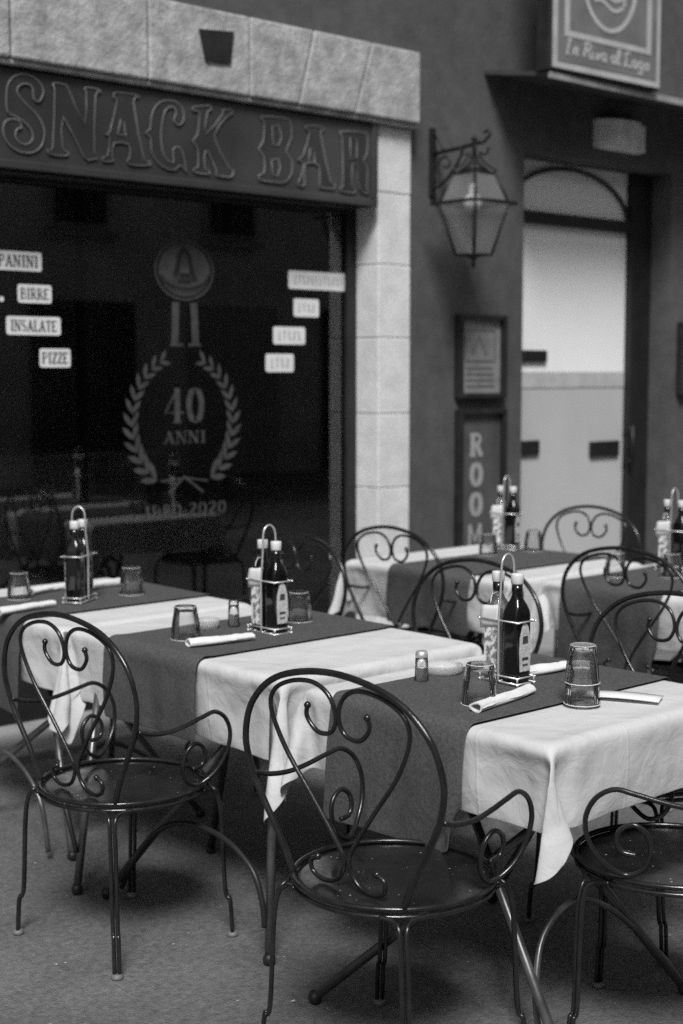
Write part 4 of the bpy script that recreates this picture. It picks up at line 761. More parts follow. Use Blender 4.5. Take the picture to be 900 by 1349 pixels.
-48,-50,0,-48,-50,1,-48,-51,0,-48,-52,1,-48,-51,0,-48,0,49,0,-53,0,48,-51,1,48,-51,1,48,-51,0,48,-51,1,48,-51,0,48,-50,1,48,-54,1,48,-26,0,44,1,1,6,2,
0,-2,1,1,0,1,0,0,1,0,0,2,1,0,1,0,0,1,1,0,1,0,0,2,1,0,1,0,0,1,1,0,1,0,0,2,1,0,1,0,0,1,1,0,1,0,0,2,1,0,1,0,0,1,1,0,2,0,0,1,1,0,1,0,0,1,1,0,2,0,0,1,0,0,1,
1,0,1,0,0,2,1,0,1,0,0,1,1,0,2,0,0,2,0,-1,-21,1,-41,-60,0,-47,-50,1,-48,-50,0,-48,-51,1,-48,-51,0,-48,-50,1,-49,-51,1,-48,-52,0,-48,-1,49,-1,-51,0,48,
-52,1,48,-51,0,48,-51,1,48,-51,1,48,-51,0,48,-50,1,49,-54,0,48,-26,1,44,1,0,6,1,1,-2,1,0,0,2,1,0,1,0,0,1,1,0,1,0,0,2,0,0,1,1,0,1,0,0,1,1,0,2,0,0,1,1,0,
1,0,0,1,1,0,2,0,0,1,1,0,1,0,0,2,1,0,1,0,0,1,1,0,1,0,0,2,1,0,1,0,0,1,1,0,1,0,0,2,1,0,1,0,0,1,0,0,1,1,0,2,0,0,1,1,0,2,0,-1,-20,0,-40,-60,1,-47,-50,0,-48,
-50,1,-49,-51,1,-48,-50,0,-48,-51,1,-48,-51,0,-48,-52,1,-48,1,48,0,-53,1,47,-51,0,49,-51,1,48,-51,1,48,-51,0,48,-50,1,48,-51,0,48,-53,1,48,-28,0,44,1,
1,7,2,0,-2,1,1,0,1,0,0,1,1,0,2,0,0,1,1,0,1,0,0,1,1,0,2,0,0,1,1,0,1,0,0,1,0,0,2,1,0,1,0,0,1,1,0,1,0,0,2,1,0,1,0,0,1,1,0,2,0,0,1,1,0,1,0,0,1,1,0,2,0,0,1,
1,0,1,0,0,1,1,0,2,0,0,1,1,0,1,0,0,2,0,0,2,1,-1,-20,0,-39,-59,1,-48,-50,0,-48,-50,1,-48,-51,0,-48,-51,1,-48,-51,0,-48,-52,1,-48,-52,0,-48,0,49,-1,-52,0,
48,-51,1,48,-52,1,48,-51,0,48,-51,1,48,-50,0,48,-50,1,49,-54,1,48,-28,0,44,1,1,7,1,0,-2,1,1,0,1,0,0,2,0,0,1,1,0,1,0,0,2,1,0,1,0,0,1,1,0,1,0,0,2,1,0,1,
0,0,1,1,0,1,0,0,2,1,0,1,0,0,1,1,0,2,0,0,1,1,0,1,0,0,1,1,0,2,0,0,1,0,0,1,1,0,1,0,0,2,1,0,1,0,0,1,1,0,2,0,0,1,1,0,1,0,0,2,0,0,-19,1,-40,-57,0,-47,-50,1,
-49,-50,0,-48,-52,1,-48,-51,0,-48,-52,1,-48,-54,0,-48,-52,1,-48,0,48,-1,-51,1,49,-51,1,48,-52,0,48,-51,1,48,-51,0,48,-50,1,48,-51,1,48,-54,0,48,-29,1,
45,1,0,7,1,1,-2,2,0,0,1,1,0,1,0,0,1,1,0,2,0,0,1,0,0,1,1,0,2,0,0,1,1,0,1,0,0,1,1,0,2,0,0,1,1,0,1,0,0,1,1,0,2,0,0,1,1,0,1,0,0,2,1,0,1,0,0,1,1,0,1,0,0,2,
1,0,1,0,0,1,1,0,2,0,0,1,0,0,1,1,0,1,0,0,2,1,0,2,0,0,-19,0,-39,-53,1,-48,-52,0,-48,-52,1,-48,-53,0,-48,-52,1,-48,-53,0,-48,-53,1,-48,-53,1,-48,1,49,0,
-52,1,48,-51,0,48,-51,1,48,-51,0,48,-51,1,48,-51,1,48,-50,0,48,-54,1,49,-31,0,45,2,1,7,1,0,-2,1,1,0,1,0,0,2,1,0,1,0,0,1,1,0,1,0,0,2,1,0,1,0,0,1,0,0,2,
1,0,1,0,0,1,1,0,1,0,0,2,1,0,1,0,0,1,1,0,2,0,0,1,1,0,1,0,0,1,1,0,2,0,0,1,1,0,1,0,0,2,1,0,1,0,0,1,1,0,1,0,0,2,1,0,1,0,0,1,0,0,2,1,0,-18,0,-39,-59,0,-47,
-52,0,-48,-52,1,-48,-50,1,-48,-52,0,-48,-53,1,-48,-54,0,-48,-53,1,-48,0,49,-1,-51,0,48,-49,1,49,-52,0,48,-52,1,48,-51,1,48,-51,0,48,-51,1,48,-53,1,48,
-32,0,46,1,1,7,1,0,-2,2,1,0,1,0,0,1,0,0,1,1,0,2,0,0,1,1,0,1,0,0,2,1,0,1,0,0,1,1,0,1,0,0,2,1,0,1,0,0,1,0,0,2,1,0,1,0,0,1,1,0,1,0,0,2,1,0,1,0,0,1,1,0,2,
0,0,1,1,0,1,0,0,1,1,0,2,0,0,1,1,0,1,0,0,2,1,0,1,0,0,2,0,1,-19,0,-39,-63,0,-47,-51,1,-48,-51,1,-48,-52,0,-48,-53,1,-48,-53,0,-48,-53,1,-48,-52,0,-47,0,
48,0,-50,1,48,-53,0,48,-47,1,48,-51,1,48,-52,0,48,-51,1,48,-51,1,48,-54,0,48,-34,1,47,2,0,7,1,1,-2,1,0,0,1,1,0,2,0,0,1,1,0,1,0,0,1,0,0,2,1,0,1,0,0,1,1,
0,2,0,0,1,1,0,1,0,0,1,1,0,2,0,0,1,1,0,1,0,0,2,1,0,1,0,0,1,1,0,1,0,0,2,1,0,1,0,0,1,1,0,2,0,0,1,1,0,1,0,0,2,0,0,1,1,0,1,0,0,2,1,0,2,0,1,-19,0,-39,-66,0,
-46,-52,0,-48,-52,1,-48,-53,0,-48,-53,1,-48,-52,1,-47,-52,0,-48,-51,1,-49,1,49,-1,-54,1,48,-50,0,48,-48,1,49,-49,0,48,-50,1,48,-50,0,48,-52,1,48,-56,1,
48,-35,1,47,1,0,7,1,1,-2,2,0,0,1,0,0,1,1,0,1,0,0,2,1,0,1,0,0,1,0,0,2,1,0,1,0,0,1,1,0,1,0,0,2,1,0,1,0,0,1,1,0,2,0,0,1,1,0,1,0,0,1,1,0,2,0,0,1,1,0,1,0,0,
2,1,0,1,0,0,1,1,0,2,0,0,1,1,0,1,0,0,1,1,0,2,0,0,1,1,0,3,0,1,-19,-1,-39,-68,0,-45,-54,1,-48,-53,0,-48,-51,1,-48,-50,1,-48,-51,0,-48,-49,1,-48,-54,1,-48,
2,49,0,-54,0,48,-53,1,48,-52,0,48,-50,0,48,-48,1,48,-47,1,48,-49,1,49,-58,0,47,-36,1,49,1,1,6,2,0,-2,1,1,0,1,0,0,2,0,0,1,1,0,1,0,0,1,1,0,2,0,0,1,1,0,1,
0,0,2,0,0,1,1,0,1,0,0,2,1,0,1,0,0,1,1,0,1,0,0,2,1,0,1,0,0,1,1,0,1,0,0,2,1,0,1,0,0,1,1,0,2,0,0,1,1,0,1,0,0,2,1,0,1,0,0,1,1,0,2,0,0,3,1,0,-18,-1,-38,-70,
0,-44,-51,0,-48,-47,0,-49,-49,1,-48,-51,0,-48,-53,1,-48,-53,1,-48,-55,1,-47,9,47,1,-55,1,47,-54,1,48,-54,1,48,-54,0,48,-54,1,47,-53,-1,48,-52,0,48,-44,
3,49,-37,1,48,1,1,7,2,0,-2,1,0,0,2,1,0,1,0,0,1,0,0,2,1,0,1,0,0,1,1,0,2,0,0,1,1,0,1,0,0,1,1,0,2,0,0,1,1,0,1,0,0,2,0,0,1,1,0,1,0,0,1,1,0,2,0,0,1,1,0,1,0,
0,2,1,0,1,0,0,1,1,0,2,0,0,1,1,0,1,0,0,2,1,0,1,1,0,2,0,1,3,0,-1,-17,-1,-38,-71,0,-45,-42,0,-47,-49,0,-49,-56,1,-47,-56,1,-47,-58,0,-47,-59,-1,-47,-58,0,
-47,14,47,1,-52,0,48,-52,-1,48,-52,0,48,-52,0,48,-53,0,48,-53,-1,48,-52,0,48,-68,9,44,-39,5,53,2,-1,5,3,0,-1,1,-1,1,1,1,0,2,0,0,1,0,1,1,0,0,2,1,1,1,0,
0,1,1,1,1,0,0,2,1,1,1,0,0,1,0,0,2,1,0,1,0,1,1,1,0,1,0,0,2,1,0,1,0,0,1,1,1,1,0,0,2,1,0,1,0,0,1,1,0,2,0,0,1,1,0,1,0,0,2,1,-1,1,1,-1,2,1,-1,2,1,-2,3,1,-3,
-16,-4,-39,-71,1,-44,-55,-2,-48,-50,0,-48,-69,-5,-42,-63,-5,-46,-60,-2,-46,-60,-2,-47,-60,-2,-46,2,49,1,-53,-1,48,-53,0,48,-53,0,48,-54,0,47,-53,-1,48,
-55,0,48,-69,-7,43,-35,14,43,-50,7,51,1,0,6,3,-2,-1,2,0,-1,1,0,0,2,0,-1,1,-1,-1,1,1,-1,1,0,0,2,0,0,1,0,-1,1,0,0,1,0,0,2,0,-1,1,1,0,1,0,0,2,0,-1,1,0,0,
1,1,0,1,0,-1,2,0,0,1,0,0,1,0,-1,1,1,0,2,0,0,1,0,-1,1,0,0,1,1,0,1,0,-1,1,1,0,2,1,0,1,2,0,1,3,0,2,2,0,-6,-2,-25,-68,0,-46,-64,0,-45,-62,-2,-46,-55,-4,
-47,-50,-7,-48,-62,-1,-45,-64,-2,-46,-55,-3,-47,-48,5,-6,-53,1,48,-53,0,48,-53,-2,48,-54,-3,47,-53,5,48,-51,11,46,-48,17,46,-26,16,40,-32,-42,7,0,10,2,
2,0,4,1,2,1,1,2,1,1,-3,-1,1,2,-1,1,0,0,1,-1,-1,1,0,0,2,0,-1,1,0,0,1,-1,-1,1,0,0,2,0,0,1,0,-1,1,0,0,1,0,-1,2,0,0,1,0,0,1,-1,-1,1,0,0,2,0,-1,1,0,0,1,0,0,
1,0,-1,2,0,0,1,0,-1,1,0,0,1,0,0,1,0,-1,1,-4,0,1,5,0,0,-8,0,-22,37,-12,-8,-9,-28,-71,14,-39,-69,6,-43,-66,1,-44,-51,-6,-48,-68,0,-43,-64,-1,-45,-53,-4,
-48,-48,-9,-6,-52,0,48,-54,5,48,-53,6,47,-49,14,46,-42,19,44,-33,21,42,-24,15,39,-15,-31,20,-50,-48,4,0,-5,7,1,0,2,1,7,-1,-1,16,-2,0,9,-2,1,-4,0,1,-1,
-1,2,0,0,1,-1,-1,1,1,0,1,-1,-1,2,0,0,1,-1,-1,1,0,0,1,0,0,2,0,-1,1,0,0,1,-1,-1,1,0,0,2,0,-1,1,0,0,1,0,0,1,-1,-1,2,0,0,1,1,-1,1,-1,0,1,1,0,1,-2,-1,2,1,0,
1,-2,0,1,0,-1,1,6,0,-4,-22,2,-11,30,-9,-32,42,-18,-13,-16,-31,-69,23,-36,-71,13,-40,-71,10,-40,-70,1,-43,-67,0,-43,-63,-2,-46,-48,1,-4,-52,9,47,-48,17,
45,-39,21,42,-31,21,41,-26,18,39,-22,15,39,-10,-13,29,-33,-45,9,-57,-47,3,-4,-19,10,-2,18,-1,1,8,-2,1,5,-1,-1,14,-2,1,3,-1,1,-3,-1,1,-1,0,1,0,-1,2,-1,
0,1,0,0,1,0,-1,1,-1,0,2,1,-1,1,-1,0,1,0,-1,2,-1,0,1,0,0,1,0,-1,1,0,0,1,0,-1,2,-1,0,1,0,0,1,0,-1,1,0,0,2,-1,-1,1,1,0,1,-3,0,1,1,-1,1,-3,0,1,6,0,2,0,0,
-8,-28,3,-3,19,-5,-24,39,-16,-38,42,-22,-19,-21,-34,-77,-2,-37,-63,24,-39,-67,20,-39,-71,15,-40,-72,12,-39,-40,26,-10,-34,23,41,-28,21,39,-25,18,39,
-24,16,39,-22,14,39,-13,3,34,-19,-35,18,-49,-48,4,-55,-47,3,-9,-27,11,-6,26,-3,0,12,-1,1,1,-1,0,12,-2,0,7,-2,2,1,0,1,-3,-1,1,-1,0,1,0,-1,2,0,0,1,0,0,1,
0,-1,1,-1,0,2,0,-1,1,0,0,1,-1,-1,1,0,0,2,0,0,1,0,-1,1,-1,0,1,0,-1,2,0,0,1,-1,0,1,0,-1,1,0,0,1,-1,0,2,-2,-1,1,-1,0,1,2,0,1,3,-1,1,-5,0,-9,-30,4,1,9,-2,
-24,39,-16,-58,43,-19,-17,28,-25,-24,-25,-35,-74,-14,-37,-71,16,-38,-63,23,-40,-67,19,-39,12,39,-26,-23,17,39,-23,15,39,-22,13,38,-28,22,39,-20,13,38,
-11,-16,28,-39,-48,7,-53,-47,3,-53,-48,4,-13,-33,11,-10,30,-4,-2,17,-2,1,1,-1,1,5,-1,0,10,-2,1,4,-1,1,0,0,2,-2,-1,1,0,0,1,-1,-1,1,0,0,2,0,-1,1,0,0,1,0,
0,1,-1,-1,2,0,0,1,0,-1,1,-1,0,1,0,0,2,0,-1,1,-1,0,1,0,-1,1,0,0,2,-1,0,1,-1,-1,1,-1,0,1,-3,0,1,2,-1,2,1,0,1,0,0,1,-7,0,-10,-30,4,1,-2,0,-21,38,-15,-64,
42,-18,-42,43,-20,-10,12,-29,-27,-27,-35,-70,-22,-37,-75,8,-38,-68,19,-39,33,21,-29,-23,16,39,-23,16,39,-29,22,39,-27,21,38,-14,2,36,-25,-40,15,-55,
-48,3,-66,-44,4,-24,-41,6,-31,-45,8,-10,31,-4,-4,22,-2,1,3,-2,1,1,-1,1,8,-1,1,5,-1,1,1,-1,1,1,0,1,-1,-1,2,0,0,1,0,-1,1,0,0,1,-1,-1,2,0,0,1,0,0,1,-1,-1,
1,0,0,2,0,-1,1,-1,0,1,0,0,1,-1,-1,2,0,0,1,-1,-1,1,-2,0,1,1,0,2,-2,-1,1,-1,0,1,1,0,1,0,-1,2,-2,0,0,-8,1,-9,-29,4,0,-13,3,-19,36,-15,-59,43,-18,-63,41,
-18,-26,37,-23,-10,-1,-31,-30,-28,-35,-64,-27,-36,-77,0,-38,33,22,-29,-25,18,39,-29,22,39,-30,23,39,-21,14,38,-14,-21,27,-47,-48,5,-68,-43,2,-56,-47,5,
-35,-47,7,-24,-41,7,-9,29,-4,-7,27,-3,1,4,-1,1,3,-1,1,3,-1,1,6,-2,1,1,0,2,2,-1,1,0,0,1,0,-1,1,0,0,2,0,-1,1,0,0,1,0,-1,1,0,0,2,0,0,1,-1,-1,1,0,0,2,-1,
-1,1,0,0,1,-1,0,1,-1,-1,2,-1,0,1,0,-1,1,-2,0,1,-1,0,1,0,0,2,-1,-1,1,-2,0,1,-2,0,1,-9,1,-5,-22,3,-8,-28,5,-14,32,-13,-57,43,-18,-68,40,-17,-48,44,-20,
-15,26,-26,-13,-9,-32,-32,-29,-36,-58,-30,-35,29,26,-29,-28,21,39,-30,23,39,-28,22,39,-14,-1,35,-29,-42,15,-60,-46,1,-68,-44,2,-56,-47,5,-37,-47,7,-27,
-43,7,-9,30,-4,-9,29,-3,1,6,-2,1,2,-1,2,3,-1,1,3,-1,1,3,0,1,2,-1,1,1,-1,2,0,0,1,1,-1,1,0,0,2,0,-1,1,1,0,1,0,-1,1,-1,0,2,0,0,1,0,-1,1,0,0,1,-2,-1,2,-1,
0,1,-1,0,1,-1,-1,1,-1,0,2,-1,0,1,-1,-1,1,-2,0,1,-1,0,2,-2,0,1,-4,0,-1,-11,1,-5,-25,4,-10,-30,6,-9,27,-11,-56,44,-19,-69,40,-17,-59,43,-18,-35,41,-22,
-10,14,-29,-15,-14,-33,-35,-30,-35,]),
'short_runner': (61, 20, [
-894,-386,920,-33,13,44,-27,10,42,-30,16,43,-5,3,24,-48,-38,29,-58,-13,46,-54,-7,47,-52,-4,48,-51,-3,48,-50,-2,48,-49,-2,48,-51,-1,48,-39,0,48,-17,0,
40,2,-1,2,1,-1,-1,1,0,0,2,0,0,1,-1,0,1,0,0,2,0,0,1,0,0,1,-1,0,1,0,0,2,0,0,1,-1,0,1,0,0,2,0,0,1,-1,0,1,0,0,1,0,0,2,0,0,1,-1,0,1,0,0,2,0,0,1,-1,0,1,0,0,
2,0,0,1,-1,0,1,0,0,1,0,0,2,0,0,1,-1,0,1,0,0,2,0,0,1,-1,2,3,0,3,-14,-1,-36,-45,0,-49,-49,1,-48,-49,2,-49,-49,2,-48,-49,3,-48,-50,5,-48,-51,6,-48,-51,9,
-47,-50,13,-47,-48,17,-45,-40,20,-43,-41,-8,-47,-41,-10,-47,16,42,-18,-20,3,40,-43,20,44,-19,-32,22,-68,-7,43,-52,-1,48,-49,-1,48,-48,-1,48,-47,-1,48,
-46,0,49,-45,-1,48,-45,0,48,-45,-1,48,-36,-1,48,-17,1,39,2,-1,2,1,-1,-1,2,0,0,1,0,0,1,-1,0,2,0,0,1,0,0,1,-1,0,1,0,0,2,0,0,1,0,0,1,-1,0,2,0,0,1,0,0,1,0,
0,1,-1,0,2,0,0,1,0,0,1,-1,0,2,0,0,1,0,0,1,-1,0,2,0,0,1,0,0,1,-1,0,1,0,0,2,0,0,1,0,0,1,-1,0,2,0,0,1,0,0,1,-1,2,3,0,2,-13,-1,-35,-43,0,-49,-41,0,-48,-43,
0,-48,-43,-1,-48,-44,0,-48,-44,0,-48,-45,-1,-48,-46,0,-48,-48,-1,-49,-49,0,-48,-52,0,-48,-27,30,-32,-41,-10,-47,22,39,-17,-18,1,38,-28,4,44,-75,-9,38,
-62,-4,46,-48,-1,48,-46,0,49,-46,-1,48,-45,-1,48,-45,0,48,-45,-1,48,-45,0,49,-45,-1,48,-37,0,47,-17,-1,39,2,0,1,2,-1,0,1,0,0,1,0,0,2,-1,0,1,0,0,1,0,0,
1,-1,0,2,0,0,1,0,0,1,0,0,2,-1,0,1,0,0,1,0,0,1,-1,0,2,0,0,1,0,0,1,0,0,2,-1,0,1,0,0,1,0,0,2,-1,0,1,0,0,1,0,0,1,-1,0,2,0,0,1,0,0,1,0,0,2,-1,0,1,0,0,1,0,0,
2,-1,2,2,0,1,-13,-1,-34,-43,0,-49,-44,0,-48,-43,-1,-48,-44,0,-48,-44,0,-48,-44,0,-49,-44,-1,-48,-44,0,-48,-45,-1,-48,-46,0,-48,-63,0,-46,-65,0,-45,-36,
-1,-47,17,43,-14,-26,4,43,-66,-4,45,-64,-2,45,-46,-1,48,-44,-1,48,-45,0,48,-45,-1,48,-45,-1,49,-46,0,48,-46,-1,48,-46,0,48,-46,-1,48,-37,-1,48,-17,0,
38,3,0,1,1,-1,0,1,0,0,2,0,0,1,-1,0,1,0,0,1,0,0,2,-1,0,1,0,0,1,0,0,2,0,0,1,-1,0,1,0,0,2,0,0,1,-1,0,1,0,0,1,0,0,2,0,0,1,-1,0,1,0,0,2,0,0,1,-1,0,1,0,0,1,
0,0,2,-1,0,1,0,0,1,0,0,2,-1,0,1,0,0,1,0,0,1,0,0,2,-1,2,2,0,1,-13,-1,-35,-43,0,-48,-48,0,-49,-45,-1,-48,-46,0,-48,-44,-1,-48,-44,0,-48,-44,-1,-49,-45,0,
-48,-44,0,-48,-44,-1,-48,-47,0,-48,-64,-1,-46,-59,-1,-46,9,46,-9,-58,0,47,-56,0,47,-46,0,48,-44,-1,48,-45,-1,48,-45,-1,49,-46,0,48,-46,-1,48,-47,0,48,
-47,-1,48,-47,-1,49,-47,0,48,-37,0,47,-16,-1,38,2,0,1,1,-1,0,2,0,0,1,0,0,1,-1,0,2,0,0,1,0,0,1,-1,0,1,0,0,2,0,0,1,0,0,1,-1,0,2,0,0,1,0,0,1,-1,0,1,0,0,2,
0,0,1,0,0,1,-1,0,2,0,0,1,0,0,1,-1,0,1,0,0,2,0,0,1,-1,0,1,0,0,2,0,0,1,-1,0,1,0,0,1,0,0,2,0,0,1,-1,2,2,0,1,-13,-1,-35,-42,0,-49,-47,0,-48,-47,-1,-48,-47,
-1,-49,-46,0,-48,-46,-1,-48,-46,0,-48,-44,0,-49,-46,-1,-48,-44,0,-48,-44,-1,-48,-50,0,-48,-61,-1,-46,-2,48,-1,-57,0,47,-47,0,48,-47,-1,49,-45,-1,48,
-46,0,48,-47,-1,48,-46,0,48,-47,-1,49,-47,-1,48,-48,0,48,-47,-1,48,-48,0,49,-36,-1,47,-17,0,38,2,0,0,2,-1,0,1,0,0,1,0,0,2,-1,0,1,0,0,1,0,0,1,-1,0,2,0,
0,1,0,0,1,0,0,2,-1,0,1,0,0,1,0,0,1,-1,0,2,0,0,1,0,0,1,0,0,2,-1,0,1,0,0,1,0,0,1,-1,0,2,0,0,1,0,0,1,-1,0,2,0,0,1,0,0,1,-1,0,1,0,0,2,0,0,1,0,0,1,-1,2,3,0,
0,-14,-1,-35,-41,0,-48,-48,-1,-49,-47,0,-48,-47,-1,-48,-47,0,-48,-46,-1,-49,-47,0,-48,-46,-1,-48,-45,0,-48,-46,-1,-49,-44,0,-48,-47,-1,-48,-54,0,-48,
-1,48,0,-49,0,48,-47,-1,48,-46,0,48,-47,-1,48,-48,0,48,-47,-1,49,-48,0,48,-47,-1,48,-48,-1,48,-47,0,49,-49,-1,48,-48,0,48,-36,-1,47,-17,0,38,3,0,0,1,
-1,0,1,0,0,2,0,0,1,-1,0,1,0,0,1,0,0,2,-1,0,1,0,0,1,0,0,2,0,0,1,-1,0,1,0,0,1,0,0,2,-1,0,1,0,0,1,0,0,2,0,0,1,-1,0,1,0,0,1,0,0,2,-1,0,1,0,0,1,0,0,2,-1,0,
1,0,0,1,0,0,1,-1,0,2,0,0,1,0,0,1,0,0,2,-1,2,2,0,0,-15,-1,-36,-40,0,-48,-47,-1,-48,-47,0,-49,-47,-1,-48,-47,0,-48,-47,-1,-48,-47,0,-48,-47,-1,-49,-47,0,
-48,-46,-1,-48,-47,0,-48,-46,-1,-48,-48,0,-49,2,48,0,-49,0,48,-47,-1,48,-46,0,49,-50,-1,48,-47,0,48,-48,-1,48,-47,0,48,-47,-1,49,-48,-1,48,-48,0,48,
-48,-1,48,-47,0,49,-36,-1,47,-17,0,38,2,-1,0,1,0,-1,2,0,0,1,0,0,1,-1,0,1,0,0,2,0,0,1,-1,0,1,0,0,2,0,0,1,0,0,1,-1,0,1,0,0,2,0,0,1,-1,0,1,0,0,2,0,0,1,-1,
0,1,0,0,1,0,0,2,0,0,1,-1,0,1,0,0,2,0,0,1,-1,0,1,0,0,1,0,0,2,-1,0,1,0,0,1,0,0,2,0,0,1,-1,1,2,0,0,-15,-1,-35,-39,0,-48,-47,-1,-49,-47,0,-48,-47,-1,-48,
-48,0,-49,-47,-1,-48,-47,0,-48,-47,-1,-48,-47,0,-48,-47,-1,-49,-46,0,-48,-48,-1,-48,-46,0,-48,0,48,0,-46,0,49,-49,-1,48,-48,0,48,-47,-1,48,-48,0,48,
-48,-1,49,-48,-1,48,-47,0,48,-48,-1,48,-47,0,49,-47,-1,48,-49,0,48,-36,-1,47,-17,0,38,2,-1,0,2,0,-1,1,0,0,1,0,0,1,-1,0,2,0,0,1,0,0,1,-1,0,2,0,0,1,0,0,
1,0,0,1,-1,0,2,0,0,1,0,0,1,-1,0,2,0,0,1,0,0,1,-1,0,1,0,0,2,0,0,1,0,0,1,-1,0,2,0,0,1,0,0,1,-1,0,1,0,0,2,0,0,1,-1,0,1,0,0,2,0,0,1,-1,1,1,0,0,2,0,0,-15,
-1,-36,-39,0,-48,-47,-1,-48,-47,0,-49,-48,-1,-48,-46,0,-48,-47,-1,-48,-48,0,-49,-46,-1,-48,-47,0,-48,-48,-1,-48,-46,0,-48,-46,-1,-49,-47,0,-48,0,48,1,
-47,0,48,-48,-1,48,-48,0,49,-48,-1,48,-48,-1,48,-48,0,48,-48,-1,48,-47,0,49,-48,-1,48,-47,0,48,-47,-1,48,-48,0,49,-36,-1,47,-17,0,38,3,-1,-1,1,0,-1,1,
0,0,1,0,0,2,-1,0,1,0,0,1,0,0,2,-1,0,1,0,0,1,0,0,1,0,0,2,-1,0,1,0,0,1,0,0,2,-1,0,1,0,0,1,0,0,1,-1,0,2,0,0,1,0,0,1,0,0,2,-1,0,1,0,0,1,0,0,1,-1,0,2,0,0,1,
0,0,1,-1,0,2,0,0,1,0,0,1,-1,0,1,0,1,3,0,0,-16,-1,-37,-39,0,-48,-47,-1,-48,-47,0,-48,-47,-1,-48,-47,0,-49,-47,-1,-48,-47,0,-48,-47,-1,-48,-46,0,-48,-48,
-1,-49,-47,0,-48,-46,-1,-48,-47,0,-48,-1,48,0,-47,0,49,-47,-1,48,-47,0,48,-48,-1,48,-48,-1,49,-48,0,48,-47,-1,48,-48,0,48,-47,-1,48,-47,0,49,-48,-1,48,
-48,0,48,-37,-1,48,-17,0,37,3,-1,-1,1,0,-1,1,0,0,2,0,0,1,-1,0,1,0,0,2,0,0,1,-1,0,1,0,0,1,0,0,2,-1,0,1,0,0,1,0,0,2,0,0,1,-1,0,1,0,0,1,0,0,2,-1,0,1,0,0,
1,0,0,2,0,0,1,-1,0,1,0,0,1,0,0,2,-1,0,1,0,0,1,0,0,2,-1,0,1,0,0,1,0,0,1,-1,0,2,0,1,2,0,0,-16,-1,-37,-39,0,-48,-46,-1,-48,-48,0,-49,-47,-1,-48,-47,0,-48,
-46,-1,-48,-47,0,-49,-47,-1,-48,-48,0,-48,-46,-1,-48,-47,0,-48,-46,-1,-49,-47,0,-48,0,48,1,-47,0,48,-48,-1,48,-47,0,49,-47,-1,48,-48,-1,48,-48,0,48,
-47,-1,48,-48,0,49,-48,-1,48,-47,0,48,-47,-1,48,-48,0,49,-37,-1,48,-17,0,37,3,-1,-2,1,0,-1,2,0,0,1,0,0,1,-1,0,2,0,0,1,0,0,1,-1,0,1,0,0,2,0,0,1,-1,0,1,
0,0,2,0,0,1,0,0,1,-1,0,1,0,0,2,0,0,1,-1,0,1,0,0,2,0,0,1,0,0,1,-1,0,1,0,0,2,0,0,1,-1,0,1,0,0,2,0,0,1,-1,0,1,0,0,1,0,0,2,-1,0,1,0,0,3,0,1,-17,-1,-38,-38,
0,-48,-48,-1,-48,-46,0,-48,-47,-1,-48,-47,0,-49,-47,-1,-48,-46,0,-48,-47,-1,-48,-47,0,-49,-47,-1,-48,-47,0,-48,-47,-1,-48,-46,0,-48,-2,48,1,-46,0,48,
-47,-1,48,-47,0,48,-48,-1,48,-47,-1,49,-48,0,48,-47,-1,48,-47,0,48,-47,-1,49,-47,0,48,-47,-1,48,-49,0,48,-39,-1,49,-15,0,36,2,-1,-1,2,0,-2,1,0,0,1,0,0,
2,-1,0,1,0,0,1,0,0,1,-1,0,2,0,0,1,0,0,1,-1,0,2,0,0,1,0,0,1,0,0,1,-1,0,2,0,0,1,0,0,1,-1,0,2,0,0,1,0,0,1,0,0,2,-1,0,1,0,0,1,0,0,1,-1,0,2,0,0,1,0,0,1,-1,
0,2,0,0,1,0,0,1,-1,0,1,0,0,3,0,0,-17,-1,-38,-38,0,-47,-47,-1,-48,-47,0,-49,-47,-1,-48,-46,0,-48,-47,-1,-48,-47,0,-49,-47,-1,-48,-47,0,-48,-47,-1,-48,
-47,0,-48,-46,-1,-49,-46,0,-48,-1,48,0,-47,0,48,-46,-1,48,-47,0,49,-47,-1,48,-47,-1,48,-48,0,48,-47,-1,49,-47,0,48,-48,-1,48,-46,0,48,-47,-1,49,-48,0,
48,-40,-1,48,-15,0,36,3,-1,-1,1,0,-2,1,0,0,2,-1,0,1,0,0,1,0,0,1,0,0,2,-1,0,1,0,0,1,0,0,2,-1,0,1,0,0,1,0,0,2,0,0,1,-1,0,1,0,0,1,0,0,2,-1,0,1,0,0,1,0,0,
2,0,0,1,-1,0,1,0,0,1,0,0,2,-1,0,1,0,0,1,0,0,2,-1,0,1,0,0,1,0,0,1,-1,0,2,0,0,2,0,0,-17,-1,-38,-37,0,-48,-47,-1,-48,-47,0,-48,-47,-1,-48,-47,0,-49,-47,
-1,-48,-46,0,-48,-47,-1,-48,-47,0,-49,-47,-1,-48,-47,0,-48,-46,-1,-48,-46,0,-48,-2,48,1,-46,0,48,-46,-1,48,-47,-1,48,-47,0,48,-47,-1,49,-47,0,48,-47,
-1,48,-46,0,48,-47,-1,49,-48,0,48,-47,-1,48,-47,0,48,-41,-1,49,-14,0,35,2,-1,-1,1,0,-2,2,0,0,1,-1,0,1,0,0,1,0,0,2,0,0,1,-1,0,1,0,0,2,0,0,1,-1,0,1,0,0,
2,0,0,1,0,0,1,-1,0,1,0,0,2,0,0,1,-1,0,1,0,0,2,0,0,1,0,0,1,-1,0,1,0,0,2,0,0,1,-1,0,1,0,0,2,0,0,1,-1,0,1,0,0,1,0,0,2,-1,0,1,0,0,2,0,-1,-17,-1,-38,-37,0,
-47,-47,-1,-48,-47,0,-49,-47,-1,-48,-47,0,-48,-47,-1,-48,-46,0,-49,-48,-1,-48,-46,0,-48,-47,-1,-48,-46,0,-48,-46,-1,-49,-46,0,-48,-3,48,0,-45,-1,48,
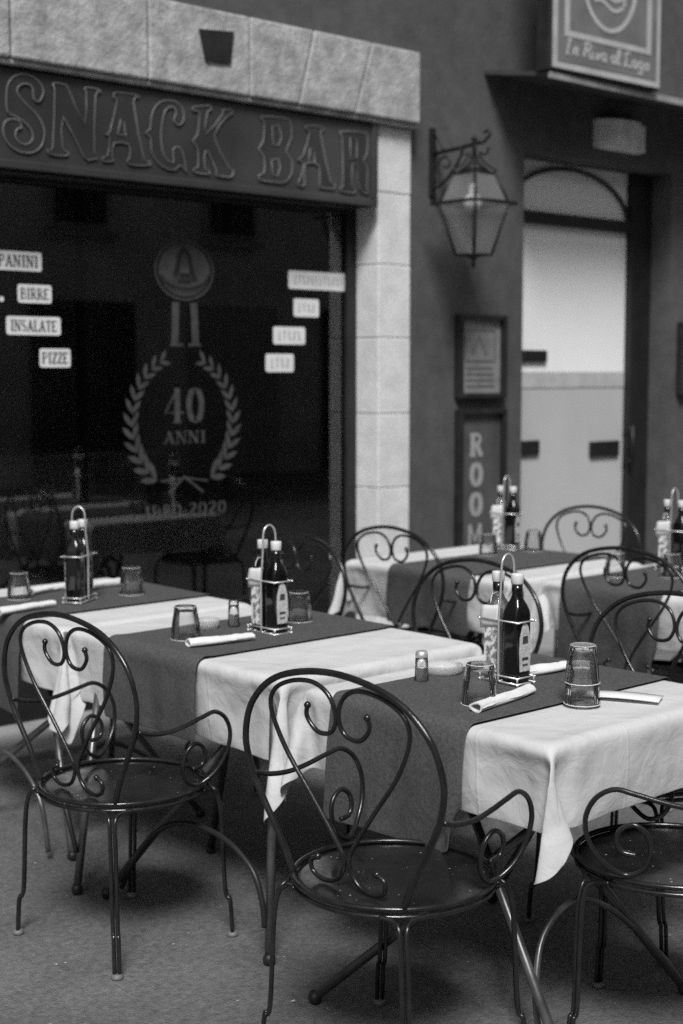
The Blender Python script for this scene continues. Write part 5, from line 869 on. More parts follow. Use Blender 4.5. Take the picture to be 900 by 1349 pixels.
-46,0,49,-45,0,48,-46,-1,48,-47,-1,48,-47,0,48,-47,-1,49,-47,0,48,-47,-1,48,-46,0,48,-47,-1,49,-48,0,48,-42,-1,48,-14,-1,35,2,0,-1,2,0,-2,1,0,0,1,-1,0,
1,0,0,2,0,0,1,0,0,1,-1,0,2,0,0,1,0,0,1,-1,0,1,0,0,2,0,0,1,0,0,1,-1,0,2,0,0,1,0,0,1,-1,0,2,0,0,1,0,0,1,-1,0,1,0,0,2,0,0,1,0,0,1,-1,0,2,0,0,1,0,0,1,-1,0,
1,0,0,2,0,0,1,-1,0,1,0,0,3,0,-1,-18,-1,-38,-37,0,-48,-47,-1,-48,-47,0,-48,-47,-1,-48,-46,0,-49,-47,-1,-48,-47,0,-48,-47,-1,-48,-46,0,-48,-46,-1,-49,
-47,0,-48,-46,-1,-48,-47,0,-48,-4,48,1,-45,-1,48,-45,0,48,-45,-1,48,-46,0,49,-46,-1,48,-45,0,48,-47,-1,48,-47,0,48,-46,-1,49,-48,0,48,-46,-1,48,-47,0,
49,-43,-1,48,-14,-1,35,3,0,-2,1,0,-2,1,0,0,1,-1,0,2,0,0,1,0,0,1,0,0,2,-1,0,1,0,0,1,0,0,1,-1,0,2,0,0,1,0,0,1,0,0,2,-1,0,1,0,0,1,0,0,2,-1,0,1,0,0,1,0,0,
1,-1,0,2,0,0,1,0,0,1,0,0,2,-1,0,1,0,0,1,0,0,1,-1,0,2,0,0,1,0,0,1,-1,0,2,0,0,2,0,-1,-17,-1,-39,-38,0,-47,-47,-1,-48,-47,0,-49,-47,-1,-48,-46,0,-48,-47,
-1,-48,-47,0,-49,-46,-1,-48,-46,0,-48,-47,-1,-48,-45,0,-48,-47,-1,-49,-45,0,-48,-4,48,1,-44,-1,48,-45,0,48,-46,-1,48,-44,0,48,-46,-1,48,-46,0,49,-46,
-1,48,-46,0,48,-46,-1,48,-46,0,48,-47,-1,49,-47,0,48,-43,-1,49,-13,-1,34,2,0,-2,1,0,-2,1,0,0,2,-1,0,1,0,0,1,0,0,2,0,0,1,-1,0,1,0,0,1,0,0,2,-1,0,1,0,0,
1,0,0,2,0,0,1,-1,0,1,0,0,2,0,0,1,-1,0,1,0,0,1,0,0,2,-1,0,1,0,0,1,0,0,2,0,0,1,-1,0,1,0,0,2,0,0,1,-1,0,1,0,0,1,0,0,2,-1,0,1,0,1,2,0,-3,-17,-1,-38,-38,0,
-48,-47,-1,-48,-47,0,-48,-47,-1,-48,-46,0,-49,-46,-1,-48,-47,0,-48,-46,-1,-48,-45,0,-48,-47,-1,-49,-45,0,-48,-45,-1,-48,-45,0,-48,-5,47,0,-44,0,48,-44,
0,48,-45,-1,49,-45,0,48,-45,-1,48,-45,0,48,-46,-1,48,-45,0,49,-46,-1,48,-46,0,48,-46,-1,48,-46,0,49,-44,-1,49,-13,-1,34,2,0,-3,1,0,-2,2,0,0,1,-1,0,1,0,
0,2,0,0,1,0,0,1,-1,0,1,0,0,2,0,0,1,-1,0,1,0,0,2,0,0,1,0,0,1,-1,0,2,0,0,1,0,0,1,-1,0,1,0,0,2,0,0,1,-1,0,1,0,0,2,0,0,1,0,0,1,-1,0,2,0,0,1,0,0,1,-1,0,1,0,
0,2,0,0,1,-1,0,2,0,1,1,0,-2,-16,-1,-39,-40,0,-48,-47,-1,-48,-46,0,-49,-46,-1,-48,-46,0,-48,-46,-1,-48,-46,0,-48,-46,-1,-49,-46,0,-48,-44,-1,-48,-45,0,
-48,-46,-1,-48,-45,-1,-49,-5,48,1,-44,0,48,-43,-1,48,-44,0,48,-44,0,48,-45,-1,49,-45,0,48,-45,-1,48,-45,0,48,-45,-1,48,-46,0,49,-45,-1,48,-46,0,48,-45,
-1,49,-13,-1,34,2,0,-3,2,0,-2,1,0,0,1,-1,0,2,0,0,1,0,0,1,0,0,1,-1,0,2,0,0,1,0,0,1,-1,0,2,0,0,1,0,0,1,-1,0,2,0,0,1,0,0,1,0,0,1,-1,0,2,0,0,1,0,0,1,-1,0,
2,0,0,1,0,0,1,0,0,2,-1,0,1,0,0,1,0,0,2,-1,0,1,0,0,1,0,0,1,-1,0,2,0,2,2,0,-3,-17,-1,-40,-39,0,-47,-47,-1,-49,-46,0,-48,-46,-1,-48,-45,0,-48,-46,-1,-49,
-45,0,-48,-45,-1,-48,-45,0,-48,-45,-1,-48,-45,-1,-49,-45,0,-48,-44,-1,-48,-5,48,1,-42,0,48,-44,-1,48,-44,0,48,-43,0,48,-45,-1,48,-44,0,48,-44,-1,48,
-45,0,49,-45,-1,48,-44,0,48,-45,-1,48,-45,0,49,-47,-1,49,-13,-1,34,3,0,-4,1,0,-2,1,0,0,2,-1,0,1,0,0,1,0,0,1,0,0,2,-1,0,1,0,0,1,0,0,2,-1,0,1,0,0,1,0,0,
2,-1,0,1,0,0,1,0,0,1,0,0,2,-1,0,1,0,0,1,0,0,2,-1,0,1,0,0,1,0,0,2,0,0,1,-1,0,1,0,0,2,0,0,1,-1,0,1,0,0,1,0,0,2,-1,0,1,0,2,2,0,-2,-17,-1,-41,-39,0,-48,
-47,-1,-48,-45,0,-48,-46,-1,-49,-45,0,-48,-45,-1,-48,-45,0,-48,-45,-1,-49,-44,-1,-48,-45,0,-48,-44,-1,-48,-44,-1,-48,-43,0,-48,]),
'long_cloth': (52, 60, [
-946,-1082,913,-65,-16,42,-52,-28,40,-18,-23,31,-12,-18,30,-6,-1,27,-6,10,23,-5,5,26,-13,28,20,-73,42,-3,-75,40,2,1,9,-1,2,-7,-3,1,-6,-2,1,-7,-2,2,-4,
-1,2,-3,-1,2,-3,-1,1,-2,-1,2,-2,-1,2,-1,-1,2,0,0,2,-2,-1,2,0,-1,2,-1,-1,1,0,-1,2,0,-1,2,-1,-1,2,0,-1,2,0,0,2,0,-1,2,0,-1,2,0,-1,2,1,0,1,1,-1,2,1,-1,2,
2,0,2,1,-1,2,0,0,2,-5,1,-1,-16,2,-11,-31,9,-21,-39,13,-27,-42,16,-1,15,-11,-66,42,-14,-74,38,-13,-69,42,-14,-35,43,-19,-21,21,-36,-21,20,-36,-19,10,
-38,-38,-20,-44,28,31,24,-63,-19,42,-61,-21,42,-52,-28,40,-20,-25,32,-10,-14,29,-6,12,23,-5,10,24,-7,3,26,-72,41,-2,-55,48,6,1,6,-2,2,-1,-2,0,-13,-2,1,
-9,-2,2,-3,-1,2,-1,-1,2,1,-1,1,-2,-1,2,-2,-1,2,-1,-1,2,0,0,2,-1,-1,2,-1,-1,1,-1,-1,2,0,-1,2,-1,-1,2,0,-1,2,-1,0,2,1,-1,2,-1,-1,2,0,-1,1,0,-1,2,0,0,2,0,
-1,2,2,-1,2,2,0,1,5,-1,2,4,0,2,-2,0,1,-11,1,-7,-26,6,-23,-40,15,-26,-42,15,-1,14,-10,-74,39,-13,-73,38,-13,-26,27,-35,-31,28,-37,-30,44,-13,-18,5,-39,
-40,-21,-44,-52,-23,-42,38,19,24,-68,-13,42,-64,-18,42,-60,-22,42,-52,-27,40,-23,-27,33,-7,-6,27,-6,14,23,-7,-13,25,-60,47,4,-40,47,8,1,7,-2,2,2,-2,-1,
-16,-3,1,-9,-2,2,-2,-1,2,4,0,1,-1,-1,2,-1,-1,2,-1,-1,2,-1,-1,2,-1,0,2,-1,-1,1,-1,-1,2,0,-1,2,-1,-1,2,0,-1,2,-1,-1,2,-1,0,2,0,-1,1,-1,-1,2,0,-1,2,0,-1,
2,0,0,2,0,-1,2,1,-1,2,1,0,1,3,-1,2,7,0,1,6,-1,2,-4,1,-3,-21,3,-25,-41,15,-25,-41,15,-21,32,-27,-22,32,-27,-80,36,1,-51,37,-32,-8,-8,-28,-19,30,-26,-44,
-23,-43,-59,-21,-43,-61,-21,-42,40,-17,18,-65,6,45,-68,-3,44,-67,-13,43,-62,-20,42,-53,-26,40,-23,-28,33,-6,5,25,-10,-22,23,-40,47,12,-31,45,8,2,8,-2,
1,7,-1,-2,-19,-3,1,-9,-2,2,1,-1,1,5,0,2,0,-1,2,-1,-1,2,-1,-1,2,-1,-1,1,-1,0,2,-1,-1,2,0,-1,2,-1,-1,2,-1,-1,2,-1,-1,2,0,-1,1,-1,0,2,-1,-1,2,0,-1,2,0,-1,
2,0,-1,2,-1,0,2,0,-1,2,0,-1,1,1,-1,2,2,0,2,5,-1,1,8,0,1,7,0,0,-14,2,-42,-47,14,0,-7,-10,0,-7,-11,-37,43,-21,-59,42,-21,-62,41,-21,-9,-24,-19,-43,-22,
-44,-54,-22,-43,-69,-16,-40,-64,-19,-42,29,-34,17,-59,12,46,-62,10,45,-65,7,45,-68,-4,44,-65,-15,43,-56,-26,41,-22,-26,32,-6,-13,24,-6,22,14,-42,48,11,
2,6,-2,-1,15,0,-2,-20,-3,1,-8,-2,2,4,-1,1,5,0,2,1,-1,2,-1,-1,2,-1,-1,1,-1,-1,2,0,0,2,-2,-1,2,0,-1,2,-1,-1,2,-1,-1,2,-1,-1,1,-1,-1,2,-1,0,2,0,-1,2,0,-1,
2,-1,-1,2,0,-1,2,0,0,1,0,-1,2,0,-1,2,0,-1,2,0,0,2,4,-1,1,6,0,1,10,0,2,3,0,-18,-39,2,-17,-38,2,-6,22,-14,-44,44,-20,-57,42,-22,-72,-18,-38,-24,-25,-34,
-23,-26,-34,-73,-12,-40,-56,-24,-41,-19,-2,-40,29,-35,17,-62,10,46,-61,11,45,-60,12,46,-57,15,45,-66,6,45,-67,-7,44,-60,-21,42,-13,-21,28,-5,-8,22,-25,
42,11,-5,24,-1,2,1,0,-1,-17,-2,1,-7,-2,1,9,-1,2,3,0,2,1,-1,2,-1,-1,1,-1,-1,2,0,-1,2,-1,0,2,-2,-1,2,-1,-1,2,-1,-1,1,-1,-1,2,0,-1,2,-1,-1,2,-1,0,2,0,-1,
2,-1,-1,2,0,-1,1,0,-1,2,0,0,2,0,-1,2,0,-1,2,0,-1,2,1,0,2,-1,-1,1,6,0,1,8,0,1,8,0,-4,-25,-2,-22,-41,4,-13,32,-16,-51,44,-21,-82,1,-34,-26,-27,-35,-29,
-29,-35,-63,-20,-42,-41,-26,-41,-20,17,-37,-40,-33,-36,45,-2,16,-63,2,46,-63,4,46,-64,6,46,-62,8,46,-63,10,45,-59,17,44,-65,-2,45,-65,-10,44,-3,-6,20,
-3,-5,20,-16,36,3,2,-2,0,1,-7,-2,0,-12,-2,1,13,-1,1,2,0,2,1,-1,2,0,-1,2,-1,-1,2,-1,-1,2,-2,0,2,-1,-1,2,-2,-1,1,0,-1,2,-2,-1,2,0,-1,2,-1,-1,2,-1,0,2,0,
-1,2,0,-1,1,0,-1,2,-1,-1,2,1,0,2,0,-1,2,0,-1,2,0,-1,2,-1,0,1,2,-1,2,-1,-1,1,10,1,2,7,-1,0,-12,-2,-17,-38,2,-27,41,-18,-81,18,-30,-48,-30,-38,-38,-29,
-39,-32,-29,-37,-28,-17,-41,-21,0,-42,-22,8,-41,-34,-2,-47,16,45,4,-55,-2,48,-55,-2,48,-57,-2,48,-58,-2,48,-60,-1,47,-62,-1,47,-64,0,45,-65,0,46,-65,0,
45,-3,-3,22,1,4,1,2,2,0,1,1,0,1,1,0,2,1,-1,1,0,-1,2,0,-1,2,0,-1,2,-1,-1,2,0,-1,1,-1,0,2,0,-1,2,0,-1,2,-1,0,2,0,-1,2,0,-1,2,0,-1,2,1,0,1,0,-1,2,0,-1,2,
1,-1,2,0,-1,2,1,0,2,0,-1,2,1,-1,1,0,0,2,1,-1,2,1,-1,2,0,0,2,1,-1,1,1,-1,2,1,0,-6,-23,-3,-70,35,-24,-34,-24,-40,-28,-14,-43,-31,-6,-46,-41,-1,-49,-64,
-1,-45,-43,-5,-48,-28,2,-45,-25,5,-44,-17,45,0,-49,0,48,-51,-2,49,-52,-1,49,-54,-2,48,-56,-2,48,-57,-2,48,-66,1,44,-54,-4,49,-69,0,45,-26,-7,47,4,-1,4,
3,1,1,2,1,1,3,-1,0,2,-1,1,2,-1,0,2,0,-1,1,-1,0,2,-1,-1,2,0,-1,2,-1,-1,2,0,0,2,-1,-1,2,0,0,2,-1,-1,1,0,0,2,-1,0,2,0,-1,2,-1,0,2,-1,0,2,0,-1,2,-1,0,1,0,
0,2,-1,0,2,0,-1,2,-1,0,2,-1,0,2,-1,0,1,-1,0,2,-1,0,3,-1,0,4,-3,3,-1,1,-14,-34,6,-49,-40,5,-48,-45,1,-49,-50,-1,-49,-49,0,-49,-50,-2,-49,-63,-6,-46,-35,
1,-47,-29,2,-45,-17,45,-1,-50,-1,49,-49,0,49,-49,-1,49,-51,-1,48,-50,-1,49,-52,-2,49,-54,-1,48,-59,-2,47,-74,0,43,-27,-4,46,3,-2,7,3,0,-4,2,0,0,2,-1,0,
2,0,0,2,-1,0,2,0,0,2,-1,0,2,-1,0,2,0,0,2,-1,0,2,-1,0,1,0,0,2,-1,0,2,0,1,2,-1,0,2,-1,1,2,0,0,2,-1,0,1,-1,0,2,0,0,2,-1,1,2,-1,0,2,0,0,2,-1,0,2,-1,0,2,-1,
0,1,0,0,2,-1,0,2,-1,-1,2,-1,-1,4,-2,3,1,-1,-15,-54,3,-54,-49,0,-49,-48,0,-48,-48,0,-49,-48,0,-49,-48,0,-49,-48,0,-49,-38,0,-48,-34,0,-47,-18,45,0,-49,
-1,49,-50,-1,49,-49,0,48,-50,-1,49,-49,-1,49,-50,-1,49,-49,0,48,-49,-1,49,-74,-1,43,-27,-3,45,3,-1,4,3,0,-2,2,-1,0,2,-1,0,2,0,0,2,-1,0,2,0,0,2,-1,0,1,
-1,0,2,0,0,2,-1,0,2,0,0,2,-1,0,2,-1,0,2,0,0,2,-1,0,2,-1,0,1,0,0,2,-1,0,2,-1,0,2,0,0,2,-1,0,2,-1,0,2,0,0,2,-1,0,1,-1,0,2,0,0,2,-1,0,2,-1,0,2,-1,0,2,-1,
0,3,-1,4,-2,0,-17,-51,1,-51,-51,0,-49,-48,0,-49,-48,0,-49,-47,0,-49,-47,0,-49,-47,0,-49,-44,0,-49,-42,-1,-48,-5,47,0,-50,0,49,-50,-1,49,-49,-1,49,-49,
0,49,-49,-1,48,-48,-1,49,-49,0,49,-47,-1,49,-73,-2,43,-26,-2,44,3,-1,3,3,0,-1,1,-1,0,2,-1,0,2,0,0,2,-1,0,2,0,0,2,-1,0,2,-1,0,2,0,0,2,-1,0,2,0,0,2,-1,0,
2,-1,0,1,0,0,2,-1,0,2,-1,0,2,0,0,2,-1,0,2,-1,0,2,0,0,2,-1,0,1,-1,0,2,0,0,2,-1,0,2,-1,0,2,0,0,2,-1,0,2,-1,0,2,-1,0,2,-1,0,2,-1,6,-3,1,-20,-50,0,-51,-44,
-1,-49,-46,0,-48,-47,0,-49,-46,0,-49,-47,0,-49,-46,0,-49,-47,0,-49,-48,-1,-49,3,48,1,-50,0,49,-50,-1,49,-50,-1,49,-50,0,48,-49,-1,49,-50,-1,49,-49,0,
49,-49,-1,49,-71,-2,44,-24,-2,43,3,0,1,2,-1,0,2,-1,0,2,-1,0,2,0,0,2,-1,0,2,0,0,2,-1,0,2,-1,0,2,0,0,2,-1,0,1,0,0,2,-1,0,2,-1,0,2,0,0,2,-1,0,2,-1,0,2,0,
0,2,-1,0,2,-1,0,1,0,0,2,-1,0,2,-1,0,2,0,0,2,-1,0,2,-1,0,2,0,0,2,-1,0,2,-1,0,1,-1,0,2,-1,0,2,0,7,-3,0,-22,-48,-1,-50,-48,0,-49,-49,0,-49,-48,-1,-48,-48,
0,-49,-47,0,-49,-47,0,-49,-48,0,-49,-48,-1,-49,8,48,1,-51,-1,49,-50,-1,49,-51,0,49,-50,-1,48,-50,0,49,-51,-1,49,-52,0,48,-54,-1,49,-67,-2,45,-23,-1,43,
3,-1,0,2,-1,0,2,-1,0,2,0,0,2,-1,0,2,-1,0,2,0,0,1,-1,0,2,-1,0,2,0,0,2,-1,0,2,0,0,2,-1,0,2,-1,0,2,0,0,2,-1,0,2,-1,0,1,0,0,2,-1,0,2,-1,0,2,0,0,2,-1,0,2,
-1,0,2,0,0,2,-1,0,2,-1,0,1,0,0,2,-1,0,2,-1,0,2,-1,0,2,0,0,2,-1,8,-5,0,-24,-47,-1,-50,-55,0,-48,-51,-1,-49,-49,-1,-49,-49,0,-48,-49,-1,-49,-48,0,-49,
-48,0,-49,-48,-1,-49,5,47,1,-51,0,49,-51,-1,49,-51,0,48,-52,-1,49,-53,0,49,-54,-1,48,-57,-1,48,-57,-2,47,-56,0,49,-21,-1,41,3,-1,0,2,-1,0,2,-1,0,2,0,0,
2,-1,0,1,-1,0,2,0,0,2,-1,0,2,-1,0,2,0,0,2,-1,0,2,0,0,2,-1,0,2,-1,0,1,0,0,2,-1,0,2,-1,0,2,0,0,2,-1,0,2,-1,0,2,0,0,2,-1,0,2,-1,0,1,0,0,2,-1,0,2,-1,0,2,0,
0,2,-1,0,2,-1,0,2,-1,0,2,0,0,1,-1,8,-5,0,-25,-47,-1,-49,-52,0,-49,-53,-1,-49,-52,-1,-48,-52,0,-49,-50,-1,-49,-50,-1,-48,-49,0,-49,-48,-1,-49,1,48,1,
-51,0,49,-52,-1,48,-53,0,49,-55,-1,48,-57,-1,48,-55,-1,48,-55,-1,48,-51,-1,49,-54,0,49,-20,-1,40,3,-1,0,2,-1,0,2,-1,0,1,0,0,2,-1,0,2,-1,0,2,0,0,2,-1,0,
2,-1,0,2,0,0,2,-1,0,1,0,0,2,-1,0,2,-1,0,2,0,0,2,-1,0,2,-1,0,2,0,0,2,-1,0,2,-1,0,1,0,0,2,-1,0,2,-1,0,2,0,0,2,-1,0,2,-1,0,2,0,0,2,-1,0,2,-1,0,1,-1,0,2,0,
0,2,-1,9,-6,0,-26,-47,-1,-50,-50,0,-49,-53,-1,-48,-51,-1,-49,-53,0,-49,-52,-1,-48,-52,-1,-49,-51,0,-48,-50,-1,-49,-1,48,0,-53,0,49,-53,-1,48,-56,-1,48,
-55,-1,49,-54,0,48,-53,-1,48,-52,-1,49,-50,-1,49,-57,0,48,-18,-1,40,3,-1,0,1,-1,0,2,-1,0,2,0,0,2,-1,0,2,-1,0,2,0,0,2,-1,0,1,0,0,2,-1,0,2,-1,0,2,0,0,2,
-1,0,2,-1,0,2,0,0,2,-1,0,2,-1,0,1,0,0,2,-1,0,2,-1,0,2,0,0,2,-1,0,2,-1,0,2,0,0,2,-1,0,2,-1,0,1,0,0,2,-1,0,2,-1,0,2,-1,0,2,0,0,1,-1,9,-6,0,-27,-47,-1,
-50,-50,0,-49,-51,-1,-48,-52,-1,-49,-52,0,-48,-53,-1,-49,-52,-1,-49,-53,0,-48,-51,-1,-49,-3,48,1,-53,0,48,-55,-1,48,-55,-1,49,-53,-1,48,-52,0,49,-52,
-1,48,-51,-1,49,-51,-1,49,-58,-1,48,-17,0,39,2,-1,0,2,-1,0,2,-1,0,2,0,0,2,-1,0,2,-1,0,1,0,0,2,-1,0,2,0,0,2,-1,0,2,-1,0,2,0,0,2,-1,0,2,-1,0,1,0,0,2,-1,
0,2,-1,0,2,0,0,2,-1,0,2,-1,0,2,0,0,2,-1,0,2,-1,0,1,0,0,2,-1,0,2,-1,0,2,0,0,2,-1,0,2,-1,0,2,0,0,2,-1,0,1,-1,9,-7,0,-28,-47,-1,-49,-51,0,-49,-50,-1,-49,
-52,-1,-49,-52,0,-48,-52,-1,-49,-53,-1,-48,-52,0,-49,-53,-1,-48,-3,48,0,-53,0,49,-55,-1,48,-53,-1,48,-52,-1,49,-52,0,49,-51,-1,48,-51,-1,49,-51,-1,49,
-58,-1,48,-18,0,38,3,-1,0,2,-1,0,2,0,0,2,-1,0,1,-1,0,2,-1,0,2,0,0,2,-1,0,2,0,0,2,-1,0,2,-1,0,2,0,0,1,-1,0,2,-1,0,2,0,0,2,-1,0,2,-1,0,2,0,0,2,-1,0,2,-1,
0,1,0,0,2,-1,0,2,-1,0,2,0,0,2,-1,0,2,-1,0,2,0,0,2,-1,0,1,-1,0,2,0,0,2,-1,0,2,-1,9,-7,0,-28,-48,-1,-50,-51,0,-49,-51,-1,-48,-52,-1,-49,-51,0,-49,-53,-1,
-48,-52,-1,-49,-53,0,-48,-53,-1,-49,-1,48,1,-54,0,48,-51,-1,49,-54,-1,48,-52,-1,49,-51,0,49,-51,-1,48,-51,-1,49,-51,-1,49,-60,0,47,-17,-1,39,3,-1,-1,2,
-1,0,1,0,0,2,-1,0,2,-1,0,2,0,0,2,-1,0,2,-1,0,2,0,0,1,-1,0,2,-1,0,2,0,0,2,-1,0,2,-1,0,2,0,0,2,-1,0,2,-1,0,2,0,0,1,-1,0,2,-1,0,2,0,0,2,-1,0,2,-1,0,2,0,0,
2,-1,0,2,-1,0,1,0,0,2,-1,0,2,-1,0,2,0,0,2,-1,0,2,-1,9,-8,0,-29,-49,-1,-50,-50,0,-48,-51,-1,-49,-51,-1,-49,-52,0,-48,-52,-1,-49,-53,-1,-49,-54,0,-48,
-53,-1,-48,0,48,0,-53,0,49,-53,-1,48,-51,-1,49,-52,-1,49,-52,0,48,-51,-1,49,-50,-1,49,-51,-1,49,-62,0,47,-16,-1,38,2,-1,-1,2,-1,0,2,0,0,2,-1,0,2,-1,0,
2,0,0,2,-1,0,1,-1,0,2,0,0,2,-1,0,2,-1,0,2,0,0,2,-1,0,2,-1,0,2,0,0,1,-1,0,2,-1,0,2,0,0,2,-1,0,2,-1,0,2,0,0,2,-1,0,2,-1,0,1,0,0,2,-1,0,2,-1,0,2,0,0,2,-1,
0,2,-1,0,2,0,0,2,-1,0,1,-1,8,-7,0,-29,-50,-1,-49,-51,0,-49,-50,-1,-49,-52,-1,-48,-52,0,-49,-53,-1,-48,-52,-1,-49,-53,0,-49,-54,-1,-48,2,48,1,-53,-1,49,
-53,0,48,-52,-1,49,-51,-1,49,-52,-1,48,-51,0,49,-51,-1,49,-51,-1,49,-63,0,47,-16,-1,37,3,-1,-1,2,-1,0,2,0,0,2,-1,0,2,-1,0,1,0,0,2,-1,0,2,-1,0,2,0,0,2,
-1,0,2,-1,0,2,0,0,1,-1,0,2,-1,0,2,0,0,2,-1,0,2,-1,0,2,0,0,2,-1,0,2,-1,0,2,0,0,1,-1,0,2,0,0,2,-1,0,2,-1,0,2,-1,0,2,0,0,2,-1,0,2,-1,0,1,0,0,2,-1,0,2,-1,
8,-8,0,-29,-50,-1,-50,-51,0,-49,-51,-1,-48,-52,-1,-49,-51,0,-49,-53,-1,-48,-53,-1,-49,-53,0,-48,-54,-1,-48,2,48,1,-52,-1,49,-52,0,49,-53,-1,48,-53,-1,
49,-51,-1,48,-51,0,49,-52,-1,49,-50,-1,48,-64,0,47,-16,-1,38,3,-1,-2,2,-1,0,1,0,0,2,-1,0,2,-1,0,2,0,0,2,-1,0,2,-1,0,2,0,0,2,-1,0,1,-1,0,2,0,0,2,-1,0,2,
-1,0,2,0,0,2,-1,0,2,-1,0,2,0,0,1,-1,0,2,-1,0,2,0,0,2,-1,0,2,0,0,2,-1,0,2,-1,0,2,-1,0,1,0,0,2,-1,0,2,-1,0,2,0,0,2,-1,0,2,-1,8,-9,0,-30,-51,-1,-49,-51,0,
-49,-51,-1,-49,-51,-1,-49,-52,0,-48,-53,-1,-49,-53,-1,-48,-53,0,-49,-54,-1,-48,4,48,2,-54,-1,48,-53,0,48,-52,-1,49,-53,-1,49,-52,-1,48,-52,0,49,-51,-1,
49,-50,-1,48,-65,0,47,-16,-1,37,3,-1,-2,2,-1,0,2,0,0,2,-1,0,2,-1,0,2,0,0,2,-1,0,1,-1,0,2,0,0,2,-1,0,2,-1,0,2,0,0,2,-1,0,2,-1,0,2,0,0,1,-1,0,2,-1,0,2,0,
0,2,-1,0,2,0,0,2,-1,0,2,-1,0,2,0,0,2,-1,0,1,-1,0,2,-1,0,2,0,0,2,-1,0,2,-1,0,2,0,0,2,-1,0,1,-1,8,-8,0,-31,-52,-1,-49,-51,0,-49,-51,-1,-49,-52,-1,-48,
-52,0,-49,-53,-1,-48,-53,-1,-49,-53,0,-48,-55,-1,-48,2,48,1,-53,-1,48,-54,0,48,-53,-1,49,-52,-1,48,-53,-1,49,-52,0,49,-51,-1,48,-51,-1,49,-65,0,47,-15,
-1,37,3,-1,-3,2,-1,0,2,0,0,2,-1,0,2,-1,0,1,0,0,2,-1,0,2,-1,0,2,0,0,2,-1,0,2,-1,0,2,0,0,2,-1,0,1,-1,0,2,0,0,2,-1,0,2,0,0,2,-1,0,2,-1,0,2,0,0,2,-1,0,1,
-1,0,2,0,0,2,-1,0,2,-1,0,2,0,0,2,-1,0,2,-1,0,2,0,0,1,-1,0,2,-1,0,2,0,7,-9,-1,-30,-52,-1,-50,-51,0,-48,-51,-1,-49,-52,-1,-49,-52,0,-48,-53,-1,-49,-54,
-1,-48,-54,0,-49,-54,-1,-48,2,48,0,-54,-1,49,-53,0,48,-54,-1,49,-53,-1,48,-52,-1,49,-53,0,48,-51,-1,49,-52,-1,49,-63,0,47,-15,-1,36,3,-1,-3,2,-1,0,2,0,
0,1,-1,0,2,-1,0,2,0,0,2,-1,0,2,-1,0,2,0,0,2,-1,0,1,-1,0,2,0,0,2,-1,0,2,-1,0,2,0,0,2,-1,0,2,0,0,2,-1,0,1,-1,0,2,0,0,2,-1,0,2,-1,0,2,0,0,2,-1,0,2,-1,0,2,
0,0,1,-1,0,2,-1,0,2,0,0,2,-1,0,2,-1,0,2,0,7,-9,-1,-31,-54,-1,-49,-51,0,-49,-51,-1,-49,-52,-1,-48,-52,0,-49,-53,-1,-48,-54,-1,-49,-54,0,-48,-54,-1,-48,
0,48,1,-54,-1,49,-54,0,48,-53,-1,48,-54,-1,49,-52,-1,48,-52,0,49,-52,-1,49,-51,-1,48,-63,0,47,-14,-1,37,3,-1,-4,1,-1,0,2,0,0,2,-1,0,2,-1,0,2,0,0,2,-1,
0,2,-1,0,1,0,0,2,-1,0,2,-1,0,2,0,0,2,-1,0,2,-1,0,2,0,0,2,-1,0,1,0,0,2,-1,0,2,-1,0,2,0,0,2,-1,0,2,-1,0,2,0,0,2,-1,0,1,-1,0,2,0,0,2,-1,0,2,-1,0,2,0,0,2,
-1,0,2,-1,0,2,0,7,-10,-1,-32,-54,-1,-49,-51,0,-49,-52,-1,-48,-51,-1,-49,-53,0,-48,-52,-1,-49,-55,-1,-48,-54,0,-49,-55,-1,-48,-4,48,0,-52,-1,49,-54,-1,
48,-53,0,49,-51,-1,48,-53,-1,49,-53,0,48,-51,-1,49,-52,-1,49,-62,0,47,-14,-1,36,3,-1,-4,2,0,0,2,-1,0,2,-1,0,2,-1,0,2,0,0,1,-1,0,2,-1,0,2,0,0,2,-1,0,2,
-1,0,2,0,0,2,-1,0,1,0,0,2,-1,0,2,-1,0,2,0,0,2,-1,0,2,-1,0,2,0,0,2,-1,0,1,-1,0,2,0,0,2,-1,0,2,-1,0,2,0,0,2,-1,0,2,-1,0,2,0,0,1,-1,0,2,-1,0,2,0,7,-10,-1,
-32,-55,-1,-49,-51,0,-49,-50,-1,-49,-53,-1,-48,-53,0,-49,-53,-1,-48,-54,-1,-49,-54,0,-48,-55,-1,-48,1,48,1,-54,-1,48,-52,-1,49,-53,0,49,-53,-1,48,-53,
-1,49,-52,0,48,-52,-1,49,-51,-1,48,-62,0,48,-13,-1,35,3,-1,-4,2,0,0,2,-1,0,1,-1,0,2,-1,0,2,0,0,2,-1,0,2,-1,0,2,0,0,2,-1,0,2,-1,0,1,0,0,2,-1,0,2,0,0,2,
-1,0,2,-1,0,2,0,0,2,-1,0,2,-1,0,1,0,0,2,-1,0,2,-1,0,2,0,0,2,-1,0,2,-1,0,2,0,0,2,-1,0,1,-1,0,2,0,0,2,-1,0,2,-1,0,2,0,6,-10,-1,-32,-56,-1,-49,-51,0,-49,
-52,-1,-48,-52,-1,-49,-52,0,-49,-54,-1,-48,-54,-1,-48,-54,0,-49,-56,-1,-48,1,48,1,-52,-1,48,-54,-1,49,-54,0,48,-53,-1,49,-53,-1,48,-53,0,49,-51,-1,48,
-51,-1,49,-61,0,48,-13,-1,35,3,-1,-5,1,0,0,2,-1,0,2,-1,0,2,0,0,2,-1,0,2,-1,0,2,0,0,1,-1,0,2,-1,0,2,0,0,2,-1,0,2,-1,0,2,0,0,2,-1,0,2,-1,0,1,0,0,2,-1,0,
